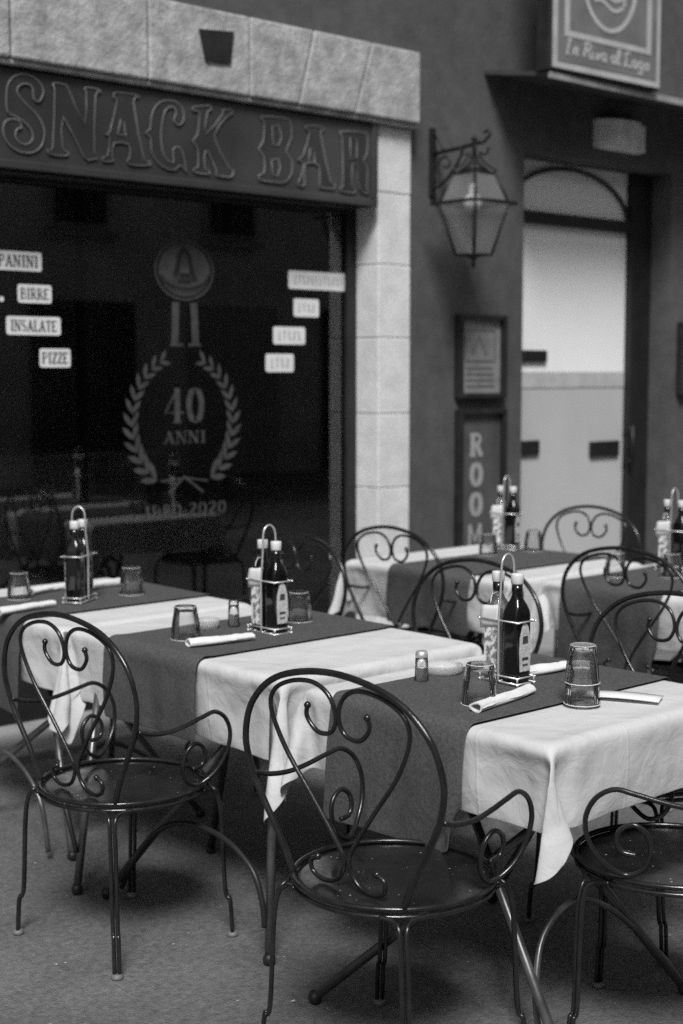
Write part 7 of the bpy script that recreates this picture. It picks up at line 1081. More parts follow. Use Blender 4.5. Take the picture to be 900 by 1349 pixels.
1,0,0,2,1,0,1,0,0,2,0,0,2,0,0,1,1,0,2,0,0,1,0,0,2,1,0,2,0,0,1,0,0,2,0,0,1,1,0,2,0,0,2,0,0,1,1,8,-6,0,-27,-28,0,-45,-50,1,-48,-48,1,-49,-48,0,-48,-48,1,
-49,-48,0,-48,-49,1,-49,-48,0,-49,-49,1,-48,-48,0,-49,0,48,0,-49,1,49,-48,0,48,-49,1,49,-48,0,48,-48,1,49,-49,0,48,-48,0,49,-48,1,48,-51,0,49,-26,1,44,
-6,0,26,1,1,-11,2,0,0,2,0,0,1,1,0,2,0,0,1,0,0,2,0,0,1,1,0,2,0,0,2,0,0,1,1,0,2,0,0,1,0,0,2,0,0,2,1,0,1,0,0,2,0,0,1,1,0,2,0,0,2,0,0,1,0,0,2,1,0,1,0,0,2,
0,0,2,1,0,1,0,0,2,0,0,1,0,0,2,1,0,2,0,0,1,0,0,2,1,9,-6,0,-27,-27,0,-45,-52,1,-49,-48,0,-48,-48,1,-49,-49,1,-48,-49,0,-49,-49,1,-48,-48,0,-49,-50,1,-48,
-48,0,-49,-1,48,0,-49,1,48,-48,0,49,-48,1,48,-49,0,49,-48,1,48,-49,0,49,-47,0,48,-48,1,49,-52,0,49,-25,1,43,-6,0,26,1,1,-10,2,0,0,1,0,0,2,1,0,1,0,0,2,
0,0,2,0,0,1,1,0,2,0,0,1,0,0,2,1,0,2,0,0,1,0,0,2,0,0,1,1,0,2,0,0,2,0,0,1,1,0,2,0,0,1,0,0,2,0,0,2,1,0,1,0,0,2,0,0,1,1,0,2,0,0,2,0,0,1,0,0,2,1,0,1,0,0,2,
0,0,2,1,9,-7,0,-27,-26,0,-44,-53,1,-49,-48,0,-49,-50,1,-48,-48,1,-49,-49,0,-48,-49,1,-49,-48,0,-48,-49,1,-49,-49,0,-48,3,48,-1,-49,1,49,-48,0,48,-49,1,
49,-50,0,48,-47,0,49,-49,1,48,-49,0,49,-48,1,48,-52,0,49,-26,1,44,-6,0,26,2,1,-10,1,0,0,2,0,0,1,1,0,2,0,0,2,0,0,1,0,0,2,1,0,1,0,0,2,0,0,2,1,0,1,0,0,2,
0,0,1,0,0,2,1,0,2,0,0,1,0,0,2,1,0,1,0,0,2,0,0,2,0,0,1,1,0,2,0,0,1,0,0,2,1,0,2,0,0,1,0,0,2,0,0,1,1,0,2,0,0,2,0,0,1,0,9,-6,1,-27,-26,0,-44,-52,1,-49,-49,
0,-48,-47,1,-49,-49,0,-48,-49,1,-49,-49,1,-48,-49,0,-49,-48,1,-48,-49,0,-49,3,48,0,-49,1,48,-48,0,49,-49,1,48,-49,0,49,-49,0,48,-49,1,49,-50,0,48,-48,
1,49,-53,0,49,-26,1,43,-6,0,27,1,1,-10,2,0,0,2,0,0,1,1,0,2,0,0,1,0,0,2,0,0,2,1,0,1,0,0,2,0,0,1,1,0,2,0,0,2,0,0,1,0,0,2,1,0,1,0,0,2,0,0,2,1,0,1,0,0,2,0,
0,1,0,0,2,1,0,2,0,0,1,0,0,2,1,0,1,0,0,2,0,0,2,0,0,1,1,0,2,0,0,1,0,0,2,0,10,-6,1,-27,-27,0,-44,-51,1,-49,-48,0,-49,-48,1,-48,-49,0,-49,-48,1,-48,-48,0,
-49,-47,1,-48,-51,1,-49,-47,0,-48,-6,48,-1,-46,0,49,-51,1,48,-48,0,49,-49,1,48,-47,0,49,-48,1,48,-48,0,49,-49,1,48,-52,0,49,-26,1,44,-7,0,27,2,1,-10,2,
0,0,1,0,0,2,1,0,1,0,0,2,0,0,2,0,0,1,1,0,2,0,0,1,0,0,2,1,0,2,0,0,1,0,0,2,0,0,1,1,0,2,0,0,2,0,0,1,1,0,2,0,0,1,0,0,2,0,0,2,1,0,1,0,0,2,0,0,1,1,0,2,0,0,2,
0,0,1,0,0,2,1,0,1,0,0,2,0,0,1,0,10,-6,1,-27,-26,0,-44,-51,1,-49,-47,0,-48,-47,1,-49,-48,0,-48,-49,1,-49,-48,0,-48,-48,1,-49,-47,0,-48,-49,1,-49,-4,47,
0,-48,1,48,-48,1,49,-48,0,48,-47,1,49,-48,0,48,-48,1,49,-48,0,48,-47,1,49,-53,0,49,-26,1,44,-6,0,26,2,1,-9,1,0,0,2,0,0,2,1,0,1,0,0,2,0,0,1,0,0,2,1,0,2,
0,0,1,0,0,2,1,0,1,0,0,2,0,0,2,0,0,1,1,0,2,0,0,1,0,0,2,1,0,2,0,0,1,0,0,2,0,0,1,1,0,2,0,0,2,0,0,1,1,0,2,0,0,1,0,0,2,0,0,2,1,0,1,0,0,2,0,0,1,0,10,-6,1,
-26,-26,0,-44,-51,1,-49,-47,0,-49,-47,1,-48,-47,0,-49,-48,1,-48,-47,0,-49,-48,1,-48,-48,0,-49,-48,1,-49,1,48,-1,-48,1,48,-48,1,49,-50,0,49,-47,1,48,
-49,0,49,-47,1,48,-47,0,49,-48,1,48,-51,0,49,-27,1,44,-6,0,27,1,1,-9,2,0,0,2,0,0,1,1,0,2,0,0,1,0,0,2,0,0,2,1,0,1,0,0,2,0,0,1,1,0,2,0,0,2,0,0,1,0,0,2,1,
0,1,0,0,2,0,0,2,0,0,1,1,0,2,0,0,1,0,0,2,1,0,2,0,0,1,0,0,2,0,0,1,1,0,2,0,0,2,0,0,1,1,0,2,0,0,1,0,0,2,1,10,-6,0,-26,-26,0,-44,-52,1,-49,-47,0,-48,-47,1,
-49,-49,0,-48,-48,1,-49,-49,0,-48,-48,1,-49,-47,0,-48,-49,1,-49,0,48,-1,-48,1,49,-48,1,48,-48,0,49,-48,1,49,-48,0,48,-48,1,49,-48,0,48,-48,1,49,-51,0,
48,-27,1,45,-7,0,27,2,1,-9,2,0,0,1,0,0,2,0,0,2,1,0,1,0,0,2,0,0,1,1,0,2,0,0,2,0,0,1,1,0,2,0,0,1,0,0,2,0,0,2,1,0,1,0,0,2,0,0,1,0,0,2,1,0,2,0,0,1,0,0,2,1,
0,1,0,0,2,0,0,2,0,0,1,1,0,2,0,0,1,0,0,2,1,0,2,0,0,1,0,0,1,1,11,-6,0,-26,-26,0,-45,-52,1,-48,-48,0,-49,-49,1,-48,-48,0,-49,-48,1,-48,-49,0,-49,-50,0,
-48,-48,1,-49,-48,0,-48,1,48,0,-48,1,48,-49,1,49,-48,0,48,-48,1,49,-48,0,48,-49,1,49,-48,0,49,-47,1,48,-51,0,49,-28,1,44,-6,0,28,2,1,-9,1,0,0,2,0,0,2,
0,0,1,1,0,2,0,0,1,0,0,2,1,0,2,0,0,1,0,0,2,1,0,1,0,0,2,0,0,2,0,0,1,1,0,2,0,0,1,0,0,2,0,0,2,1,0,1,0,0,2,0,0,1,1,0,2,0,0,2,0,0,1,0,0,2,1,0,1,0,0,2,0,0,2,
1,0,1,0,0,2,0,0,1,1,11,-6,0,-26,-26,0,-44,-53,1,-49,-49,0,-48,-48,1,-49,-49,0,-48,-49,1,-49,-49,0,-48,-48,0,-49,-49,1,-48,-49,0,-49,2,48,-1,-49,1,49,
-49,1,48,-49,0,49,-48,1,48,-48,0,49,-48,1,48,-49,0,49,-47,1,49,-51,0,48,-28,1,45,-6,0,27,2,1,-8,1,0,0,2,0,0,1,0,0,2,1,0,2,0,0,1,0,0,2,1,0,1,0,0,2,0,0,
2,0,0,1,1,0,2,0,0,1,0,0,2,1,0,2,0,0,1,0,0,2,0,0,1,1,0,2,0,0,2,0,0,1,1,0,2,0,0,1,0,0,2,0,0,2,1,0,1,0,0,2,0,0,1,1,0,2,0,0,1,0,0,2,1,11,-6,0,-25,-26,0,
-45,-53,1,-48,-49,0,-49,-48,1,-48,-49,0,-49,-48,1,-48,-49,0,-49,-49,0,-48,-48,1,-49,-49,0,-48,2,48,0,-49,1,48,-50,1,49,-48,0,48,-49,1,49,-48,0,48,-49,
1,49,-48,0,48,-48,1,49,-50,1,49,-29,0,45,-7,0,27,2,1,-7,2,0,-1,1,0,0,2,0,0,2,1,0,1,0,0,2,0,0,1,1,0,2,0,0,2,0,0,1,0,0,2,1,0,1,0,0,2,0,0,2,1,0,1,0,0,2,0,
0,1,0,0,2,1,0,2,0,0,1,0,0,2,1,0,1,0,0,2,0,0,2,0,0,1,1,0,2,0,0,1,0,0,2,1,0,2,0,0,1,0,0,1,1,11,-5,0,-25,-27,0,-44,-52,1,-49,-48,0,-48,-48,1,-49,-47,0,
-49,-49,0,-48,-49,1,-49,-48,0,-48,-48,1,-49,-50,0,-48,0,48,-1,-50,1,49,-49,1,48,-49,0,49,-47,1,48,-50,0,49,-48,1,48,-49,0,49,-47,1,48,-50,1,49,-29,0,
45,-7,0,28,2,1,-7,2,0,-1,1,0,0,2,0,0,1,1,0,2,0,0,2,0,0,1,1,0,2,0,0,1,0,0,2,0,0,2,1,0,1,0,0,2,0,0,1,1,0,2,0,0,2,0,0,1,0,0,2,1,0,1,0,0,2,0,0,2,1,0,1,0,0,
2,0,0,1,0,0,2,1,0,2,0,0,1,0,0,2,1,0,1,0,0,2,0,0,1,1,11,-5,0,-24,-27,0,-45,-52,1,-49,-48,0,-48,-48,1,-49,-48,0,-48,-49,0,-49,-48,1,-48,-48,0,-49,-49,1,
-48,-47,0,-49,0,48,0,-48,1,48,-50,1,49,-48,0,48,-50,1,49,-48,0,48,-49,1,49,-47,0,48,-49,1,49,-50,1,49,-30,0,45,-6,0,28,2,1,-6,1,0,-2,2,0,0,2,0,0,1,1,0,
2,0,0,1,0,0,2,1,0,2,0,0,1,0,0,2,0,0,1,1,0,2,0,0,2,0,0,1,1,0,2,0,0,1,0,0,2,0,0,2,1,0,1,0,0,2,0,0,1,1,0,2,0,0,1,0,0,2,0,0,2,1,0,1,0,0,2,0,0,1,1,0,2,0,0,
1,0,0,1,1,10,-4,0,-23,-27,0,-44,-52,1,-49,-48,0,-49,-47,1,-48,-49,0,-49,-47,0,-48,-49,1,-49,-48,0,-48,-48,1,-49,-50,0,-48,-1,48,-1,-48,1,49,-49,1,48,
-49,0,49,-48,1,48,-49,0,49,-49,1,48,-48,0,49,-48,1,48,-49,1,49,-31,0,46,-6,0,28,2,1,-6,1,0,-2,2,0,0,1,0,0,2,1,0,1,0,0,2,0,0,2,1,0,1,0,0,2,0,0,1,0,0,2,
1,0,2,0,0,1,0,0,2,1,0,1,0,0,2,0,0,2,0,0,1,1,0,2,0,0,1,0,0,2,1,0,2,0,0,1,0,0,2,0,0,1,1,0,2,0,0,1,0,0,2,1,0,2,0,0,1,0,0,1,1,10,-4,0,-22,-28,0,-45,-50,1,
-49,-48,0,-48,-48,1,-49,-48,0,-48,-49,0,-49,-49,1,-48,-47,0,-49,-49,1,-49,-48,0,-48,2,48,0,-50,1,48,-49,1,49,-49,0,48,-49,1,49,-48,0,48,-48,1,49,-49,0,
48,-48,1,49,-49,1,48,-31,0,46,-6,0,29,1,0,-4,2,1,-4,1,0,0,2,0,0,2,1,0,1,0,0,2,0,0,1,1,0,2,0,0,2,0,0,1,0,0,2,1,0,1,0,0,2,0,0,2,1,0,1,0,0,2,0,0,1,0,0,2,
1,0,2,0,0,1,0,0,2,1,0,1,0,0,2,0,0,1,0,0,2,1,0,2,0,0,1,0,0,2,1,0,1,0,0,2,0,0,1,1,10,-4,0,-22,-28,0,-45,-50,1,-48,-48,0,-49,-48,1,-48,-48,0,-49,-48,0,
-49,-49,1,-48,-48,0,-49,-50,1,-48,-48,0,-49,]),
}
def decode(k):
    nx, ny, d = CLOTH[k]
    d = np.array(d, dtype=np.int64).reshape(ny + 1, nx + 1, 3)
    d[:, 1:, 0] += 47; d[:, 0] = np.cumsum(d[:, 0], axis=0)
    return np.cumsum(d, axis=1) / 2000.0, nx, ny
def fabric(name, key, m, thick=0.0016, flipx=False, flipy=False, fz=None):
    a, nx, ny = decode(key)
    a = a.copy()
    if flipx: a[..., 0] *= -1
    if flipy: a[..., 1] *= -1
    if fz: a = fz(a)
    me = bpy.data.meshes.new(name)
    fs = [(j * (nx + 1) + i, j * (nx + 1) + i + 1, (j + 1) * (nx + 1) + i + 1, (j + 1) * (nx + 1) + i) for j in range(ny) for i in range(nx)]
    if flipx != flipy: fs = [f[::-1] for f in fs]
    me.from_pydata([tuple(v) for v in a.reshape(-1, 3)], [], fs)
    for p_ in me.polygons: p_.use_smooth = True
    me.materials.append(m); o = bpy.data.objects.new(name, me); col.objects.link(o)
    so = o.modifiers.new('th', 'SOLIDIFY'); so.thickness = thick; so.offset = 1.0
    sb = o.modifiers.new('sub', 'SUBSURF'); sb.levels = 1; sb.render_levels = 2
    return o
TZ = .75
def foot(mb, p): return mb.lathe([(.001, 0), (.013, .003), (.0175, .012), (.017, .022), (.012, .032)], (p[0], p[1], 0), 12)
def make_table(cx_, cy_, w_, l_, legs, arches, label, dark=()):
    t = empty('cafe_table', (cx_, cy_, 0), 0, label, 'table'); O = t.location
    wb(MB().box(cx_ - w_ / 2, cx_ + w_ / 2, cy_ - l_ / 2, cy_ + l_ / 2, TZ - .028, TZ - .002, .008), 'tabletop', M['tabletop'], t, O)
    for k, (a, b) in enumerate(legs):
        a, b = Vector((*a, .018)), Vector((*b, TZ - .03)); d = (b - a)
        md = a + d * .5 + Vector((0, 0, 0))
        lg = wb(MB().tube([a, a + d * .5, b], .0125, 12), 'leg', M['table_dark'] if k in dark else M['table_leg'], t, O)
        wb(foot(MB(), a), 'rubber_foot', M['rubber'], lg, O)
    for pts in arches:
        wb(MB().tube(spline(pts, 6), .0080, 10), 'arched_brace', M['table_leg'] if not dark else M['table_dark'], t, O)
    bars = MB()
    bars.tube([(cx_ - w_ * .38, cy_ - l_ * .4, TZ - .04), (cx_ - w_ * .38, cy_ + l_ * .4, TZ - .04)], .011, 8).tube([(cx_ + w_ * .38, cy_ - l_ * .4, TZ - .04), (cx_ + w_ * .38, cy_ + l_ * .4, TZ - .04)], .011, 8)
    wb(bars, 'support_rail', M['table_dark'], t, O)
    return t
T = {}
# centre x, centre y, width, length
TAB = {1: (2.945, 2.49, .80, .84), 2: (2.945, 3.54, .80, 1.06), 3: (2.945, 4.60, .80, .96), 4: (4.90, 4.33, .90, .96), 5: (5.08, 3.36, .90, .90)}
def arch_y(x, ya, yb, h=.31, z0=.15):   # arched brace in a plane across x
    return [(x, ya, z0 - .06), (x, ya + .02 * (1 if yb > ya else -1), z0 + .08), (x, ya * .8 + yb * .2, h - .02), (x, (ya + yb) / 2, h), (x, ya * .15 + yb * .85, h * .55), (x, yb, .03)]
legs1 = [((2.38, 2.69), (3.0, 2.09)), ((2.52, 1.99), (2.90, 2.80)), ((3.118, 2.085), (2.75, 2.53)), ((3.25, 2.86), (2.85, 2.2))]
br1 = [[(2.60, 2.13, .02), (2.60, 2.15, .12), (2.66, 2.18, .25), (2.79, 2.19, .305), (2.93, 2.19, .25), (3.06, 2.17, .14), (3.13, 2.14, .06)]]
make_table(*TAB[1], legs1, br1, 'folding table under the white cloth nearest the camera, with crossed tubular legs')
legs2 = [((2.45, 2.956), (2.56, 3.06)), ((2.41, 3.68), (2.75, 3.24)), ((2.36, 3.77), (2.62, 4.0)), ((2.90, 3.80), (2.62, 3.30)), ((3.3, 3.1), (3.2, 3.2))]
br2 = [[(2.45, 2.975, .10), (2.45, 2.985, .17), (2.45, 3.03, .25), (2.45, 3.15, .305), (2.45, 3.32, .31), (2.45, 3.47, .25), (2.45, 3.60, .12), (2.45, 3.66, .03)], [(2.38, 3.80, .12), (2.38, 3.86, .25), (2.40, 3.93, .32), (2.44, 4.0, .36)]]
make_table(*TAB[2], legs2, br2, 'folding table under the middle white cloth, behind the front table', dark=(3,))
l3 = [((x, y + 2.06), (x2, y2 + 2.06)) for (x, y), (x2, y2) in legs1]
make_table(*TAB[3], l3, [[(x, y + 2.06, z) for x, y, z in b] for b in br1] + [[(2.46, 4.10, .03), (2.46, 4.15, .2), (2.46, 4.3, .30), (2.46, 4.5, .31), (2.46, 4.7, .2), (2.46, 4.78, .05)]], 'folding table at the left edge, closest to the shop window')
for k, nm in ((4, 'folding table below the ROOMS board, half hidden by chairs'), (5, 'folding table at the right edge in front of the arched door')):
    cx_, cy_, w_, l_ = TAB[k]; hx, hy = w_ / 2 - .08, l_ / 2 - .08
    make_table(cx_, cy_, w_, l_, [((cx_ - hx, cy_ - hy), (cx_ + hx * .6, cy_ + hy * .3)), ((cx_ + hx, cy_ - hy), (cx_ - hx * .6, cy_ + hy * .3)), ((cx_ - hx, cy_ + hy), (cx_ + hx * .6, cy_ - hy * .3)), ((cx_ + hx, cy_ + hy), (cx_ - hx * .6, cy_ - hy * .3))], [], nm)
def dress(k, key, lab_c, lab_r, sx=1, sy=1, corner=1.17, flipx=False, flipy=False, ry=0.0, cz=0.0):
    cx_, cy_, w_, l_ = TAB[k]
    hw, hl = (.40, .42) if key == 'short' else (.40, .53)
    def lengthen(a):
        cw = np.clip((np.abs(a[..., 0]) - hw + .03) / .05, 0, 1) * np.clip((np.abs(a[..., 1]) - hl + .06) / .10, 0, 1)
        dz = np.clip(.745 - a[..., 2], 0, None)
        a[..., 2] -= dz * (corner - 1) * cw * np.clip(dz / .15, 0, 1)
        u, v_ = np.meshgrid(np.linspace(0, 1, a.shape[1]), np.linspace(0, 1, a.shape[0]))
        hang = np.clip(dz / .2, 0, 1)                      # small irregular ripples of the hanging part
        rp = .0035 * np.sin(u * 31 + 2.1 * np.sin(v_ * 9)) + .003 * np.sin(v_ * 37 + 1.7 * np.sin(u * 11)) + .0015 * np.sin(u * 83 + v_ * 61)
        a[..., 0] += rp * hang * np.sign(a[..., 0]); a[..., 1] += rp * hang * np.sign(a[..., 1])
        return a
    o = fabric('tablecloth', key + '_cloth', M['cloth'], flipx=flipx, flipy=flipy, fz=lengthen); o.location = (cx_, cy_, cz); tag(o, lab_c, 'tablecloth')
    def outward(a):
        hang = np.clip((.75 - a[..., 2]) / .12, 0, 1); u, v_ = np.meshgrid(np.linspace(0, 1, a.shape[1]), np.linspace(0, 1, a.shape[0]))
        a[..., 0] += np.sign(a[..., 0]) * hang * (.009 + .005 * np.sin(v_ * 7 + 1) + .002 * np.sin(v_ * 23)); return a
    r = fabric('table_runner', key + '_runner', M['runner'], 0.002, flipx=flipx, flipy=flipy, fz=outward); r.location = (cx_, cy_ + ry, 0.002 + cz); tag(r, lab_r, 'table runner')
    o.scale = (sx, sy, 1); r.scale = (sx * (1.0 if sx > 1.02 else 1), 1, 1)
    return o, r
o1, r1 = dress(1, 'short', 'white tablecloth of the front table, its corner hanging in a long point', 'dark grey linen runner across the front table, hanging over the near chair seat', ry=.03)
dress(2, 'long', 'white tablecloth of the middle table, under the grey runner with salt and dish', 'dark grey runner across the middle table, hanging beside the left chair', ry=.025, cz=.006, corner=1.45)
dress(3, 'short', 'white tablecloth of the left edge table by the shop window', 'dark grey runner on the table by the shop window under the dark bottles', flipy=True, sy=1.12, ry=.03, corner=1.36)
dress(4, 'long', 'white tablecloth of the far table under the ROOMS board', 'dark grey runner of the far table under the ROOMS board', flipy=True, sx=1.12, sy=.91, ry=.0)
dress(5, 'short', 'white tablecloth of the table at the right edge before the door', 'dark grey runner of the table at the right edge before the door', flipx=True, sx=1.12, sy=1.07, ry=.08)
lbx = MB()
q0, q1 = V3(2.477, 2.44, .437), V3(2.475, 2.385, .434)
lbx.add([q0 + V3(-.004, 0, .008), q1 + V3(-.004, 0, .008), q1 + V3(-.007, 0, -.008), q0 + V3(-.007, 0, -.008), q0 + V3(-.0028, 0, .008), q1 + V3(-.0028, 0, .008), q1 + V3(-.0058, 0, -.008), q0 + V3(-.0058, 0, -.008)], [(0, 1, 2, 3), (7, 6, 5, 4), (0, 4, 5, 1), (1, 5, 6, 2), (2, 6, 7, 3), (3, 7, 4, 0)])
lb1 = lbx.build('care_label', M['paper']); lb1.parent = r1; lb1.matrix_parent_inverse = Matrix.Identity(4); lb1.location = -r1.location
# ================================================================== CHAIRS
def make_chair():
    c = empty('garden_chair', (0, 0, 0))
    MB_ = MB
    st_ = MB().lathe([(.001, .452), (.10, .451), (.17, .449), (.212, .4465), (.226, .4455), (.228, .442), (.20, .440), (.001, .440)], n=48)
    st_.build('seat', M['seat'], c)
    circ = lambda r, z: [(r * math.cos(R(a)), r * math.sin(R(a)), z) for a in range(0, 360, 8)]
    MB().tube(circ(.233, .450), .0066, 10, True).build('seat_rim', M['chair'], c)
    MB().tube(circ(.231, .4325), .0062, 10, True).build('seat_ring', M['chair'], c)
    hx = lambda z: -.158 - .045 * max(0, (z - .45)) / .5 - 0.03 * max(0, (z - .45) / .5) ** 2 * 0
    hp = [(.168, .452), (.205, .53), (.255, .615), (.286, .68), (.298, .76), (.262, .85), (.165, .92), (0, .948)]
    full = [(hx(z), s, z) for s, z in hp] + [(hx(z), -s, z) for s, z in hp[::-1][1:]]
    MB().tube(spline(full, 7), .0078, 12).build('back_hoop', M['chair'], c)
    sc_ = [(.090, .862), (.094, .836), (.064, .806), (.022, .811), (.004, .848), (.022, .895), (.07, .918), (.14, .910), (.196, .880), (.208, .83), (.168, .745), (.095, .65), (.032, .565), (.007, .515), (.030, .470), (.075, .457), (.108, .470), (.112, .495), (.090, .508)]
    for sg in (-1, 1):
        pts = spline([(hx(z) + .004, sg * s, z) for s, z in sc_], 6)
        m = MB().tube(pts, .0055, 10)
        for q in (pts[0], pts[-1]): m.lathe([(.001, -.009), (.007, -.005), (.0085, 0), (.007, .005), (.001, .009)], q, 8)
        m.build('back_scroll', M['chair'], c)
    arm = [(-.170, .286, .668), (-.12, .284, .654), (-.06, .281, .649), (0, .278, .656), (.06, .275, .668), (.108, .272, .674), (.150, .268, .648), (.172, .262, .600), (.166, .252, .545), (.135, .240, .495), (.088, .222, .464), (.048, .222, .480), (.030, .226, .520), (.036, .232, .562), (.066, .235, .586), (.096, .235, .572), (.106, .233, .545), (.094, .230, .520), (.062, .228, .514)]
    for sg in (-1, 1):
        MB().tube(spline([(x, sg * y, z) for x, y, z in arm], 6), .0062, 10).build('armrest', M['chair'], c)
    for ax in (-1, 1):
        for ay in (-1, 1):
            tg = Vector((-ay, ax, 0)).normalized() if True else 0
            m = MB()
            for sd in (-1, 1):
                b = [Vector((ax * .160, ay * .165, .433)) + tg * sd * .05, Vector((ax * .172, ay * .176, .428)) + tg * sd * .018, Vector((ax * .186, ay * .190, .408)) + tg * sd * .0075,
                     Vector((ax * .192, ay * .200, .34)) + tg * sd * .0068, Vector((ax * .196, ay * .210, .135)) + tg * sd * .0066, Vector((ax * .203, ay * .222, .105)) + tg * sd * .0066, Vector((ax * .206, ay * .228, .01)) + tg * sd * .0066]
                m.tube(spline(b, 5), .0058, 8)
            lg = m.build('leg', M['chair'], c)
            MB().lathe([(.001, 0), (.016, .001), (.017, .006), (.012, .014), (.001, .014)], (ax * .206, ay * .228, 0), 12).build('foot_cap', M['glide'], lg)
    return c
proto = make_chair()
CH = [((2.31, 2.335), 4, 'black scrollwork armchair in the middle foreground, hanging runner resting over its seat'),
      ((2.285, 3.40), 4, 'black scrollwork armchair at the left, beside the middle table'),
      ((2.895, 1.975), 119, 'black scrollwork armchair cut by the right edge, facing the front table'),
      ((3.43, 2.47), 183, 'black scrollwork armchair tucked under the far side of the front table'),
      ((3.57, 3.40), 180, 'black scrollwork armchair behind the oil bottles, on the far side of the middle table'),
      ((3.65, 4.45), 180, 'black scrollwork armchair before the shop window, its dark back showing behind the bottles'),
      ((4.51, 4.39), 0, 'blurred scrollwork armchair in front of the stone jamb, at the far table'),
      ((4.63, 3.27), 0, 'blurred scrollwork armchair at the near side of the table before the door'),
      ((5.50, 4.40), 180, 'blurred scrollwork armchair seen against the pale door panel')]
for i, ((x, y), a, lb) in enumerate(CH):
    o = proto if i == 0 else copy_tree(proto)
    o.location = (x, y, 0); o.rotation_euler = (0, 0, R(a)); tag(o, lb, 'chair', 'scrollwork garden chairs at the tables')

# ================================================================== TABLEWARE
ZT = .7665                                   # top of runner
def bottle_mesh(dark, squash=1.0):
    prof = [(0, .024, .0), (.003, .0275, .9), (.006, .0285, .92), (.178, .0285, .92), (.192, .027, .8), (.206, .0225, .5), (.220, .0165, .15), (.232, .0138, 0), (.262, .0128, 0), (.2625, .0128, 0)]
    secs = []
    n = 32
    for z, h, sq_ in prof:
        ring = []
        for k in range(n):
            a = 2 * math.pi * (k + .5) / n; ca, sa = math.cos(a), math.sin(a)
            e = 2 + sq_ * 7; rr = (abs(ca) ** e + abs(sa) ** e) ** (-1 / e)
            ring.append((rr * h * ca, rr * h * sa, z))
        secs.append(ring)
    return MB().loft(secs)
def bottle(loc, rz, kind, label, tagged=False, lab_face='y', parent=None):
    o = empty('oil_bottle' if kind == 'oil' else 'vinegar_bottle', loc, rz, label, 'bottle')
    bottle_mesh(True).build('glass_body', M['oil_bottle'] if kind == 'oil' else M['dark_bottle'], o)
    MB().lathe([(.0142, .238), (.0148, .240), (.0148, .2615), (.001, .2615)] if True else [], n=24).build('neck_sleeve', M['dark_bottle'], o)
    MB().lathe([(.0150, .262), (.0165, .264), (.0168, .286), (.0155, .290), (.001, .2905)], n=30, flutes=15, fa=.04).build('cap', M['cap'], o)
    lb = MB()
    if lab_face == 'y':      # label on the -y side, arched top
        poly = [(-.020, .03), (.020, .03), (.023, .08), (.021, .12), (.012, .150), (0, .165), (-.012, .150), (-.021, .12), (-.023, .08)]
        lb.prism(poly, -.0302, -.0288)
        o2 = lb.build('front_label', M['label_plain'], o)
        d = MB().prism([(-.011, .105), (.011, .105), (.009, .125), (-.009, .125)], -.0309, -.0303).prism([(-.012, .06), (.012, .06), (.012, .068), (-.012, .068)], -.0309, -.0303).prism([(-.010, .045), (.010, .045), (.010, .050), (-.010, .050)], -.0309, -.0303)
        d.build('label_print', M['sticker_ink'], o2)
    else:
        lb.add([(-.0302, -.022, .02), (-.0302, .022, .02), (-.0302, .022, .165), (-.0302, -.022, .165), (-.0289, -.022, .02), (-.0289, .022, .02), (-.0289, .022, .165), (-.0289, -.022, .165)], [(0, 1, 2, 3), (7, 6, 5, 4), (0, 3, 7, 4), (1, 5, 6, 2), (0, 4, 5, 1), (3, 2, 6, 7)])
        lb.build('front_label', M['label'], o)
    if tagged:
        tg = MB(); rows = []
        for j in range(6):
            z = .205 - j * .0125; rows.append([(-.030 - .004 * math.sin(j * .8) - .002 * j * .3, -.036 + i * .0135 + .0012 * j, z - .0016 * i + .001 * math.sin(i * 2)) for i in range(6)])
        vs = [p_ for r_ in rows for p_ in r_]; fs = [(j * 6 + i, j * 6 + i + 1, (j + 1) * 6 + i + 1, (j + 1) * 6 + i) for j in range(5) for i in range(5)]
        tg.add(vs, fs, True); to = tg.build('paper_tag', M['paper'], o)
        so = to.modifiers.new('th', 'SOLIDIFY'); so.thickness = .0014
        MB().tube(spline([(-.031, .0, .205), (-.022, .002, .228), (0, -.014, .240), (.014, 0, .242), (0, .014, .240), (-.02, .003, .228), (-.031, .0, .205)], 3), .0008, 5).build('tag_string', M['paper'], o)
    return o
